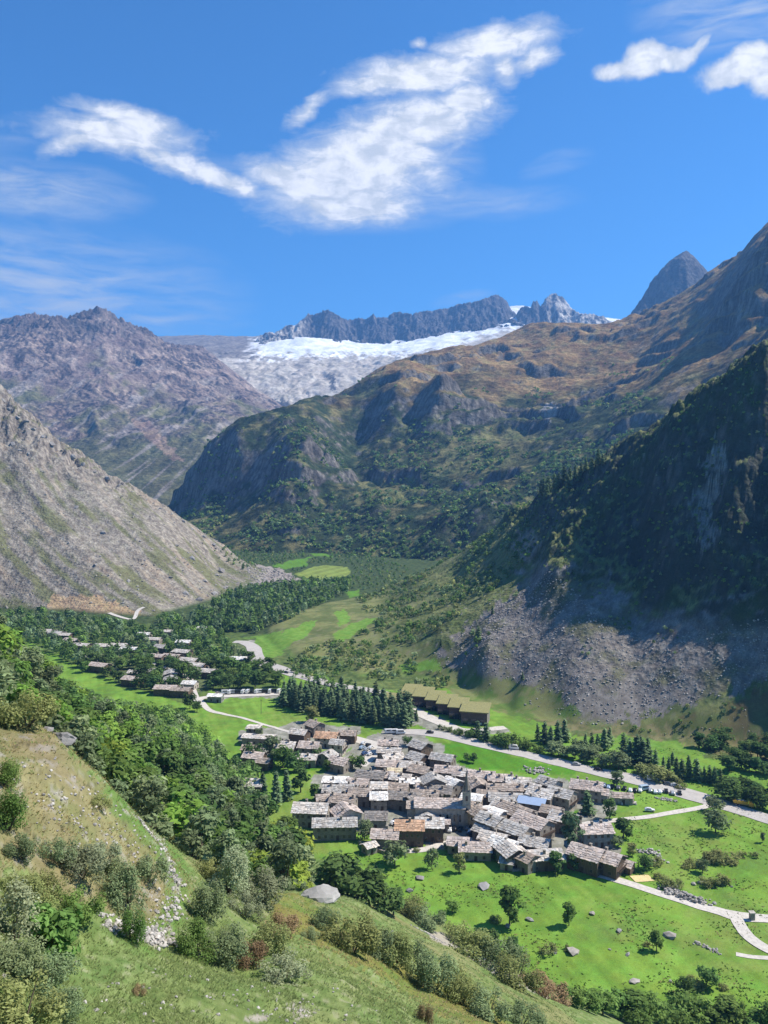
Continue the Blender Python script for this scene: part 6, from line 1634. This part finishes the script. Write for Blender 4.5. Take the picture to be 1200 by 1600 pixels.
    (725, 1204, 12, 9, 4.6, -14, 'pale', 'stone', 'pale roof right above the spire tip', dict(chim=1)),
    (762, 1237, 11, 8, 5, -16, 'brown', 'dark', 'brown mossy roof between the tower and the rough slab roof', dict(chim=1)),
    (620, 1226, 13, 9, 4.6, -12, 'brown', 'dark', 'mottled brown roof right of the stacked pale roofs', dict(chim=2)),
    (627, 1211, 12, 8, 4.6, -14, 'pale', 'dark', 'pale roof edge below the yellowish roof', dict(chim=1)),
    (600, 1207, 11, 8, 4.2, -12, 'pink', 'stone', 'rose-grey roof left below the yellowish roof', dict(chim=1)),
    (560, 1219, 12, 9, 4.4, -10, 'pink', 'dark', 'rose-brown roof left of the stacked pale roofs', dict(chim=1)),
    (545, 1228, 10, 8, 4.4, -8, 'grey', 'dark', 'grey roof between the brown and rose-brown roofs', dict(chim=1)),
    (668, 1228, 12, 8, 5, -18, 'pink', 'dark', 'rose roof wedged below the tall dark gable', dict(chim=2)),
    (690, 1230, 12, 9, 5.2, -14, 'dark', 'dark', 'dark roof left behind the twin white-striped one', dict(chim=1)),
    (755, 1292, 8, 7, 3.4, -40, 'grey', 'dark', 'small grey roof at the church square', dict(chim=0)),
    (862, 1262, 9, 8, 3.6, -30, 'brown', 'stone', 'small brown roof in the orchard below the blue metal roof', dict(chim=0)),
    (413, 1186, 9, 7, 3.4, -20, 'brown', 'wood', 'dark wooden hut behind the trees at the wood edge', dict(chim=0)),
    (506, 1243, 8, 7, 4, 10, 'brown', 'dark', 'small dark house above the sunlit gable', dict())]:
    u, v, l, s, e, yaw, ro, wa, lab, kw = spec
    l, s, e = (l * .76, s * .86, e + .6) if u < 800 else (l * .82, s * .86, e + .5)
    house(u, v, l, s, e, yaw, ro, wa, lab, group='houses of the main village', **kw)

HAM0 = len(PLACED)
for u, v, l, s, yaw, ro, wa, lab in [
    (146, 1024, 10, 8, -6, 'pale', 'pale', 'pale box-like chalet at the left of the upper hamlet'), (156, 1037, 15, 9, -24, 'pink', 'wood', 'broad rosy roof below the box-like chalet'), (212, 1048, 9, 8, -8, 'pale', 'stone', 'small pale roof at the wood tip of the hamlet'),
    (207, 1058, 12, 9, -20, 'pink', 'wood', 'dark gabled chalet nearest the slope wood'), (238, 1046, 9, 9, -6, 'pale', 'stone', 'pale roof next to the gabled grey chalet'), (267, 1050, 13, 10, -80, 'grey', 'dark', 'grey gable facing the camera in the middle of the hamlet'),
    (266, 1059, 11, 8, -80, 'grey', 'grey', 'smaller grey gable in front of the middle one'), (297, 1065, 9, 8, -10, 'white', 'pale', 'white-roofed chalet at the right end of the hamlet'), (260, 1072, 14, 9, -6, 'pink', 'wood', 'dark-fronted chalet by the hamlet lane'),
    (284, 1075, 12, 8, -8, 'brown', 'wood', 'brown roof at the foot of the hamlet lane'), (205, 1012, 16, 8, -6, 'white', 'wood', 'long whitish roof in the middle row of the hamlet'), (288, 1001, 12, 9, -10, 'white', 'stone', 'white roof at the upper right of the hamlet'),
    (226, 989, 11, 8, -6, 'white', 'pale', 'highest white roof of the hamlet'), (257, 1009, 16, 10, -24, 'grey', 'wood', 'dark gabled chalet above the stepped row'), (285, 1016, 14, 9, -20, 'pale', 'wood', 'pale roof at the top of the stepped row'),
    (296, 1029, 14, 9, -20, 'pale', 'wood', 'second roof of the stepped row'), (308, 1037, 14, 9, -20, 'pale', 'wood', 'third roof of the stepped row'), (322, 1046, 14, 9, -16, 'pale', 'wood', 'lowest roof of the stepped row'),
    (165, 1007, 17, 9, -8, 'pale', 'stone', 'wide pale roof left of the long whitish one'), (187, 1006, 14, 8, -8, 'pale', 'stone', 'pale roof joined to the wide one'), (128, 1006, 14, 8, -14, 'pale', 'wood', 'pale roof under the hamlet tree line'), (113, 998, 13, 8, -14, 'pink', 'wood', 'rosy roof under the hamlet tree line'),
    (101, 990, 13, 8, -14, 'pale', 'wood', 'pale roof at the upper left of the hamlet'), (72, 984, 12, 8, -14, 'pale', 'wood', 'leftmost roof of the hamlet'), (88, 987, 12, 8, -14, 'grey', 'wood', 'grey roof beside the leftmost one'), (240, 997, 13, 8, -8, 'pale', 'stone', 'pale roof below the highest white one'),
    (247, 1023, 11, 8, -20, 'pink', 'wood', 'rosy roof left of the stepped row'), (269, 1023, 14, 9, -20, 'pink', 'wood', 'rosy roof inside the stepped row'), (374, 1027, 16, 8, -6, 'white', 'grey', 'low white building beside the road bend'), (316, 980, 8, 6, -10, 'white', 'pale', 'tiny white hut at the edge of the valley wood'),
    (262, 985, 9, 7, -6, 'pale', 'stone', 'small pale roof among dark trees above the hamlet'), (337, 1085, 9, 6, -6, 'white', 'grey', 'small service hut at the entrance of the camp site'), (425, 1029, 1, 1, 0, 'pale', 'stone', None)]:
    if lab: house(u, v, l, s, 4.6 if wa == 'wood' else 4.0, yaw, ro, wa, lab, name='chalet', group='chalets of the upper hamlet', chim=1 if (u % 3) else 0, wins=2, pitch=18)
hamlet_trees(PLACED[HAM0:])

# grass-roofed halls by the road, stepped one behind the other
HALLWALL = wall_material('hall_boards', (.115, .085, .07), True); HALLEND = wall_material('hall_concrete', (.23, .215, .20))
def hall(u, v, w_, d_, h_, yaw, label):
    y = (EYE - h_) * F / (v - HOR); x = (u - 600) / F * y
    root = empty('grass_roofed_hall', (x, y, tz(x, y)), R(yaw)); tag(root, label, 'hall', 'grass-roofed halls by the road')
    hb = h_ + 1.8
    g = MB(); g.hexa([(-w_ / 2, -d_ / 2, -1), (w_ / 2, -d_ / 2, -1), (w_ / 2, d_ / 2, -1), (-w_ / 2, d_ / 2, -1), (-w_ / 2, -d_ / 2, h_), (w_ / 2, -d_ / 2, h_), (w_ / 2, d_ / 2, hb), (-w_ / 2, d_ / 2, hb)])
    g.build('wall', HALLEND, root)
    n = int(w_ / 1.1)
    for i in range(n):
        b = MB(); x0 = -w_ / 2 + i * w_ / n; b.box(x0 + .03, x0 + w_ / n - .03, -d_ / 2 - .12, -d_ / 2 - .003, 1.2, h_ - .15); b.build('board', HALLWALL, root)
    for i in range(3):
        b = MB(); x0 = -w_ / 2 + (i + .5) * w_ / 3; b.box(x0 - 1.4, x0 + 1.4, -d_ / 2 - .2, -d_ / 2 - .123, 0, 3.2); b.build('door', GLASS, root)
    r = MB(); o = .9
    r.hexa([(-w_ / 2 - o, -d_ / 2 - o, h_ - .1), (w_ / 2 + o, -d_ / 2 - o, h_ - .1), (w_ / 2 + o, d_ / 2 + o, hb + .2), (-w_ / 2 - o, d_ / 2 + o, hb + .2), (-w_ / 2 - o, -d_ / 2 - o, h_ + .45), (w_ / 2 + o, -d_ / 2 - o, h_ + .45), (w_ / 2 + o, d_ / 2 + o, hb + .75), (-w_ / 2 - o, d_ / 2 + o, hb + .75)])
    r.build('roof', TURF, root)
for a in [(643, 1079, 10, 15, 6.5, -14, 'farthest grass-roofed hall of the stepped row'), (662, 1084, 10, 15, 6.5, -14, 'second grass-roofed hall from the far end'), (681, 1090, 9.5, 14, 6.5, -14, 'third grass-roofed hall from the far end'), (699, 1096, 9.5, 14, 6.5, -14, 'fourth grass-roofed hall from the far end'), (717, 1102, 9.5, 14, 6.5, -14, 'fifth grass-roofed hall, next to the nearest one'), (743, 1109, 15, 13, 7, -14, 'nearest and widest grass-roofed hall with a bare end wall'),
          (607, 1091, 10, 9, 3.6, -14, 'low grass-roofed annex behind the larch grove'), (629, 1097, 10, 9, 3.6, -14, 'low grass-roofed annex nearer the stepped halls')]: hall(*a)
# ------------------------------------------------------------------ vehicles
PAINT = {k: plain_material(k + '_paint', c, .3, .2, spec=.5) for k, c in {'white': (.75, .75, .74), 'black': (.018, .018, .02), 'silver': (.42, .43, .44), 'blue': (.05, .10, .22), 'pale blue': (.40, .50, .60), 'red': (.30, .03, .025), 'grey': (.14, .145, .15), 'yellow': (.60, .36, .03)}.items()}
TYRE = plain_material('tyre', (.02, .02, .02), .85); RIM = plain_material('rim', (.45, .45, .46), .35, .8); LAMP = plain_material('lamp_glass', (.6, .58, .52), .2)
def prof_mesh(name, prof, w0, w1, zmid, mat):
    """side outline (x, z) swept across the width, narrower above zmid"""
    bm = bmesh.new(); rows = []
    for sy in (-1, 1): rows.append([bm.verts.new((x, sy * (w0 if z <= zmid else w1) / 2, z)) for x, z in prof])
    n = len(prof)
    for i in range(n): bm.faces.new([rows[0][i], rows[0][(i + 1) % n], rows[1][(i + 1) % n], rows[1][i]])
    bm.faces.new(rows[0][::-1]); bm.faces.new(rows[1])
    bmesh.ops.recalc_face_normals(bm, faces=bm.faces)
    bmesh.ops.bevel(bm, geom=[e for e in bm.edges], offset=.05, segments=1, affect='EDGES')
    me = bpy.data.meshes.new(name); bm.to_mesh(me); bm.free(); me.materials.append(mat); return me
def wheel_mesh():
    bm = bmesh.new(); bmesh.ops.create_cone(bm, cap_ends=True, segments=12, radius1=.33, radius2=.33, depth=.22, matrix=Matrix.Rotation(R(90), 4, 'X')); me = bpy.data.meshes.new('wheel'); bm.to_mesh(me); bm.free(); me.materials.append(TYRE)
    bm = bmesh.new(); bmesh.ops.create_cone(bm, cap_ends=True, segments=10, radius1=.19, radius2=.19, depth=.25, matrix=Matrix.Rotation(R(90), 4, 'X')); m2 = bpy.data.meshes.new('rim'); bm.to_mesh(m2); bm.free(); m2.materials.append(RIM); return me, m2
WHEEL, RIMM = wheel_mesh()
_b = MB(); _b.box(-.06, .03, -.22, .22, -.09, .09); _o = _b.build('headlight', LAMP); LIGHT_ME = _o.data; bpy.data.objects.remove(_o)
CARB = {}
def vehicle(u, v, yaw, colour, label, kind='car', group=None, pos=None):
    if pos is None: x, y, z = hit(u, v, 150)
    else: x, y = pos; z = tz(x, y)
    z += .2
    van = kind == 'van'
    key = (kind, colour)
    if key not in CARB:
        if van:
            body = prof_mesh('body', [(-2.6, .35), (2.6, .35), (2.65, 1.0), (2.1, 1.25), (1.55, 2.3), (-2.55, 2.35), (-2.65, 1.0)], 1.95, 1.8, 1.1, PAINT[colour])
            gl = prof_mesh('window_band', [(-1.6, 1.45), (1.85, 1.45), (1.52, 2.1), (-1.6, 2.1)], 1.93, 1.86, 1.5, GLASS)
        else:
            body = prof_mesh('body', [(-2.05, .32), (2.05, .32), (2.1, .75), (1.1, .93), (.45, 1.42), (-1.1, 1.46), (-1.95, 1.0), (-2.1, .7)], 1.74, 1.36, .95, PAINT[colour])
            gl = prof_mesh('window_band', [(-1.55, .98), (.98, .98), (.46, 1.36), (-1.02, 1.38)], 1.70, 1.46, 1.0, GLASS)
        CARB[key] = (body, gl)
    body, gl = CARB[key]
    root = empty({'car': 'parked_car', 'van': 'white_van' if colour == 'white' else 'van'}[kind], (x, y, z), R(yaw)); tag(root, label, kind, group)
    link('body', body, root); link('window_band', gl, root)
    for sx in (-1.3, 1.3):
        for sy in (-.78, .78):
            w_ = link('wheel', WHEEL, root); w_.location = (sx * (1.25 if van else 1), sy, .33); rm = link('rim', RIMM, w_)
    for sy in (-.55, .55): h_ = link('headlight', LIGHT_ME, root); h_.location = (2.62 if van else 2.09, sy, .72)
    return root
for u, v, yaw, c, k, lab in [
    (703, 1299, 80, 'white', 'car', 'white car at the left end of the church square row'), (710, 1297, 80, 'black', 'car', 'black car next to the left white one on the church square'), (719, 1298, 78, 'black', 'car', 'black car in the middle of the church square row'), (731, 1296, 75, 'grey', 'car', 'grey car in the shade under the church tower'),
    (735, 1302, 70, 'white', 'car', 'white car in front of the dark ones on the church square'), (741, 1297, 70, 'blue', 'car', 'dark blue car in the shade right of the church square'), (748, 1303, 60, 'black', 'car', 'black car alone at the right of the church square'), (737, 1306, 30, 'black', 'car', 'black car nearest the camera on the church square'),
    (591, 1287, 10, 'white', 'van', 'white van in front of the dark garage'), (589, 1293, 5, 'pale blue', 'car', 'pale blue car beside the white garage van'), (616, 1288, 40, 'white', 'car', 'white car right of the dark garage'),
    (935, 1204, -18, 'black', 'car', 'black car driving down the main road'), (901, 1196, -18, 'silver', 'car', 'silver car at the road edge above the driving black one'), (1020, 1220, -14, 'white', 'van', 'white van parked on the far side of the main road'), (1035, 1224, -14, 'black', 'car', 'first dark car behind the roadside van'), (1045, 1227, -14, 'grey', 'car', 'second dark car behind the roadside van'), (1055, 1229, -14, 'white', 'car', 'white car at the end of the roadside row'),
    (944, 1229, 70, 'white', 'car', 'white car at the left end of the long car park'), (951, 1232, 70, 'pale blue', 'car', 'pale blue car near the left end of the long car park'), (957, 1231, 70, 'black', 'car', 'black car behind the pale blue one in the car park'), (966, 1233, 70, 'grey', 'car', 'dark grey car behind the earth-brown shed'),
    (976, 1234, 70, 'black', 'car', 'black car left of the white pair in the car park'), (985, 1237, 72, 'white', 'car', 'white car right of the earth-brown shed'), (992, 1237, 72, 'black', 'car', 'black car between the white cars of the car park'), (1000, 1237, 74, 'white', 'car', 'white car left of the pale blue van'), (1007, 1235, 20, 'pale blue', 'van', 'pale blue van towering over the car park row'),
    (1016, 1237, 74, 'silver', 'car', 'silver car right of the pale blue van'), (1024, 1239, 74, 'white', 'car', 'white car in the right half of the car park'), (1031, 1239, 76, 'white', 'car', 'white car second from the right end of the car park'), (1041, 1238, 76, 'black', 'car', 'black car near the right end of the car park'), (1051, 1241, 76, 'silver', 'car', 'silver car at the right end of the car park'), (1062, 1241, 76, 'black', 'car', 'dark car standing alone past the car park end'),
    (1015, 1268, -8, 'white', 'car', 'white car in the grass above the lane'), (568, 1163, 60, 'white', 'car', 'white car at the top of the upper parking place'), (575, 1166, 60, 'black', 'car', 'black car in the upper parking place'), (566, 1170, 55, 'pale blue', 'car', 'pale blue car in the upper parking place'), (573, 1173, 55, 'silver', 'car', 'silver car in the upper parking place'), (580, 1170, 60, 'white', 'car', 'white car at the right of the upper parking place'), (570, 1179, 50, 'blue', 'car', 'blue car at the bottom of the upper parking place'), (579, 1180, 50, 'white', 'car', 'white car at the bottom of the upper parking place'), (540, 1199, 20, 'white', 'car', 'white car half hidden by the tree among the roofs'),
    (608, 1146, 10, 'white', 'van', 'left camper beside the upper road'), (617, 1146, 8, 'white', 'van', 'middle camper beside the upper road'), (626, 1147, 6, 'white', 'van', 'right camper beside the upper road'), (747, 1131, 20, 'white', 'car', 'white car in the yard of the nearest grass-roofed hall'), (752, 1133, 20, 'silver', 'car', 'silver car in the yard of the nearest grass-roofed hall'), (803, 1171, -15, 'white', 'van', 'white van on the upper part of the main road'), (672, 1146, -8, 'black', 'car', 'dark car on the upper part of the main road'), (447, 1052, -25, 'black', 'car', 'dark car on the valley road above the larch grove')]:
    vehicle(u, v, yaw, c, lab, k, 'cars and vans of the village')
rgc = random.Random(3)
for i, u in enumerate(range(352, 440, 7)):
    c = rgc.choice(['white', 'white', 'silver', 'black', 'white'])
    vehicle(u, 1084.0 - (u - 350) * .02, rgc.choice((80, 85, 10)), c, c + ' camper van pitched in the long row of the camp site', 'van', 'vans of the camp site')

def truck():
    x, y, z = hit(1161, 1260, 150); z += .2
    root = empty('dump_truck', (x, y, z), R(-28)); tag(root, 'yellow lorry with a loaded tipper on the main road', 'lorry')
    c = prof_mesh('cab', [(2.3, .6), (4.3, .6), (4.35, 1.5), (4.0, 2.9), (2.3, 2.95)], 2.4, 2.3, 2.8, PAINT['yellow']); link('cab', c, root)
    g = prof_mesh('windscreen', [(4.1, 1.7), (4.36, 1.7), (4.1, 2.7), (3.9, 2.7)], 2.2, 2.1, 1.8, GLASS); link('windscreen', g, root)
    m = MB(); m.box(-3.6, 2.2, -.45, .45, .55, .95); m.build('chassis', PAINT['grey'], root)
    m = MB(); m.hexa([(-3.6, -1.1, 1.0), (2.0, -1.1, 1.0), (2.0, 1.1, 1.0), (-3.6, 1.1, 1.0), (-4.0, -1.25, 2.3), (2.1, -1.25, 2.3), (2.1, 1.25, 2.3), (-4.0, 1.25, 2.3)]); m.build('tipper_body', PAINT['yellow'], root)
    o = link('load', ROCK_ME[0], root); o.location = (-.9, 0, 2.25); o.scale = (5.4, 2.1, 1.5)
    for sx in (-2.6, -1.4, 3.3):
        for sy in (-1.0, 1.0): w_ = link('wheel', WHEEL, root); w_.location = (sx, sy, .48); w_.scale = (1.45, 1.45, 1.45); link('rim', RIMM, w_)
truck()

# ------------------------------------------------------------------ small things of the fields
WOODP = plain_material('pole_wood', (.17, .14, .11), .9, scale=4)
def posts_fence(line, label, n, h=1.1, group=None):
    P = [hit(u, v, 150) for u, v in line]
    root = empty('wooden_fence', P[0]); tag(root, label, 'fence', group)
    a, b = Vector(P[0]), Vector(P[-1])
    for i in range(n):
        q = a.lerp(b, i / (n - 1)); q.z = tz(q.x, q.y); m = MB(); m.box(-.09, .09, -.09, .09, -.3, h); o = m.build('post', WOODP, root); o.location = q - Vector(P[0])
    for zz in (.45, .9):
        me = tubes_mesh('rail', [([(0, -.12, zz), tuple((b - a) + Vector((0, -.12, zz)))], [.05, .05])], WOODP, 5); link('rail', me, root)
posts_fence([(674, 1319), (696, 1314)], 'short wooden post fence at the end of the village lane', 8)
def pole(u, v, h, label):
    x, y, z = hit(u, v, 150); root = empty('utility_pole', (x, y, z)); tag(root, label, 'pole')
    link('shaft', tubes_mesh('shaft', [([(0, 0, -.5), (0, 0, h)], [.16, .11])], WOODP, 8), root)
    m = MB(); m.box(-.8, .8, -.06, .06, h - .7, h - .55); m.build('crossarm', WOODP, root)
pole(408, 1116, 9, 'thin utility pole in the bright meadow behind the lone square house')
pole(1118, 1282, 4, 'short pole at the roadside near the yellow lorry')
def pillar():
    x, y, z = hit(1175, 1437, 150); root = empty('gate_pillar', (x, y, z)); tag(root, 'squat stone pillar with a cap where the tracks fork', 'pillar')
    m = MB(); m.box(-.7, .7, -.7, .7, -.3, 2.2); m.build('shaft', WALL['stone'], root)
    m = MB(); m.box(-.9, .9, -.9, .9, 2.203, 2.5); m.build('cap', WALL['pale'], root)
pillar()
def tarpaulin():
    x, y, z = hit(1003, 1373, 150)
    X, Y = np.meshgrid(np.linspace(-3.6, 3.6, 12), np.linspace(-2.2, 2.2, 8)); Z = terrain(x + X, y + Y) - z + .12 + .12 * np.abs(gnoise(X, Y, 5))
    n = np.arange(96).reshape(8, 12); q = np.stack([n[:-1, :-1], n[:-1, 1:], n[1:, 1:], n[1:, :-1]], -1).reshape(-1, 4)
    o = link('tarpaulin', poly_mesh('tarpaulin', np.stack([X, Y, Z], -1).reshape(-1, 3), q, plain_material('tarpaulin', (.62, .50, .24), .8, scale=1, amt=.2), smooth=True)); o.location = (x, y, z); o.rotation_euler = (0, 0, R(12)); tag(o, 'yellowish tarpaulin lying in the grass above the meadow track', 'tarpaulin')
tarpaulin()
def heap(name, line, n, wid, smin, smax, label, hgt, single=0):
    """a heap of loose blocks along a line"""
    rg = np.random.default_rng(len(label)); P = [np.array(hit(u, v, 24)) for u, v in line]
    Vs, Fs, Cs = [], [], []; b = 0
    for i in range(n):
        t = rg.random() * (len(P) - 1); k = int(t); p = P[k] * (1 - t + k) + P[min(k + 1, len(P) - 1)] * (t - k)
        o = rg.normal(size=2) * wid * .4; s = rg.uniform(smin, smax); x, y = p[0] + o[0], p[1] + o[1]
        hh = max(0, hgt * (1 - np.hypot(*o) / wid)) * rg.random()
        V, Fc = ROCKS0[i % 6]; a = rg.uniform(0, 6.28); ca, sa = math.cos(a), math.sin(a)
        M = np.array([[ca, sa, 0], [-sa, ca, 0], [0, 0, 1]]) * s
        Vs.append(V @ M + np.array([x, y, tz(x, y) + hh + s * .1])); Fs.append(Fc + b); b += len(V); Cs.append(np.ones((len(V), 3)) * np.array((.40, .37, .33)) * rg.uniform(.6, 1.25))
    o = link(name, poly_mesh(name, np.concatenate(Vs), np.concatenate(Fs), ROCK, np.concatenate(Cs))); o['kind'] = 'stuff'
    return o
heap('rubble_heap', [(1038, 1388), (1055, 1396), (1075, 1404), (1105, 1412)], 190, 3.6, .6, 1.7, 'rubble', 1.6)
heap('ruin_stones', [(1000, 1332), (1020, 1330), (1032, 1345)], 60, 2.5, .6, 1.5, 'ruin', 1.0)
heap('quarry_stones', [(965, 1255), (985, 1253), (992, 1258)], 60, 2.5, .6, 1.6, 'quarryst', 1.0)
heap('garden_stones', [(1028, 1248), (1042, 1250), (1056, 1252)], 60, 2.2, .5, 1.4, 'garden st', .8)
heap('yard_rubble', [(820, 1200), (850, 1203), (845, 1208), (825, 1206)], 60, 4, .7, 1.9, 'yard rubb', 1.0)
heap('bank_stones', [(650, 1450), (690, 1472), (740, 1500), (790, 1530)], 160, 2.2, .25, .9, 'bank stones', .3)
heap('gully_stones', [(215, 1280), (250, 1320), (272, 1365), (276, 1395), (262, 1430), (240, 1468)], 260, .9, .10, .42, 'gully stones', .1)
heap('gully_rubble', [(165, 1446), (200, 1452), (235, 1466), (262, 1470)], 200, .9, .10, .5, 'gully rubbl', .15)
heap('field_wall_stones', [(1088, 1473), (1100, 1480), (1115, 1484), (1122, 1490)], 50, 1.2, .5, 1.0, 'field wall st', .5)
heap('slope_stones', [(80, 1280), (160, 1300), (230, 1330)], 260, 5.5, .08, .32, 'slope stones on', .05)
heap('pasture_stones', [(180, 1570), (300, 1560), (420, 1575), (500, 1560)], 120, 4.5, .06, .26, 'pasture stones on', .02)
def garden_wall(line, h, w_, label):
    P = [hit(u, v, 150) for u, v in line]; root = empty('stone_wall', P[0]); tag(root, label, 'wall')
    for (a, b) in zip(P, P[1:]):
        a, b = Vector(a), Vector(b); d = (b - a); n = Vector((-d.y, d.x, 0)).normalized() * w_ / 2; m = MB()
        o = Vector(P[0])
        m.hexa([a - n - o - Vector((0, 0, .4)), b - n - o - Vector((0, 0, .4)), b + n - o - Vector((0, 0, .4)), a + n - o - Vector((0, 0, .4)), a - n - o + Vector((0, 0, h)), b - n - o + Vector((0, 0, h)), b + n - o + Vector((0, 0, h)), a + n - o + Vector((0, 0, h))])
        m.build('wall_run', WALL['stone'], root)
garden_wall([(700, 1287), (742, 1286)], 2.2, .5, 'stone churchyard wall in front of the church')
garden_wall([(560, 1318), (600, 1334), (640, 1332)], 1.1, .6, 'low stone wall between the meadow and the tiny shed')
garden_wall([(800, 1362), (850, 1358)], .9, .6, 'low stone wall below the long pale meadow roof')
print('objects', len(bpy.data.objects))

print('triangles', sum(len(m.loops) - 2 * len(m.polygons) for m in bpy.data.meshes if m.users))
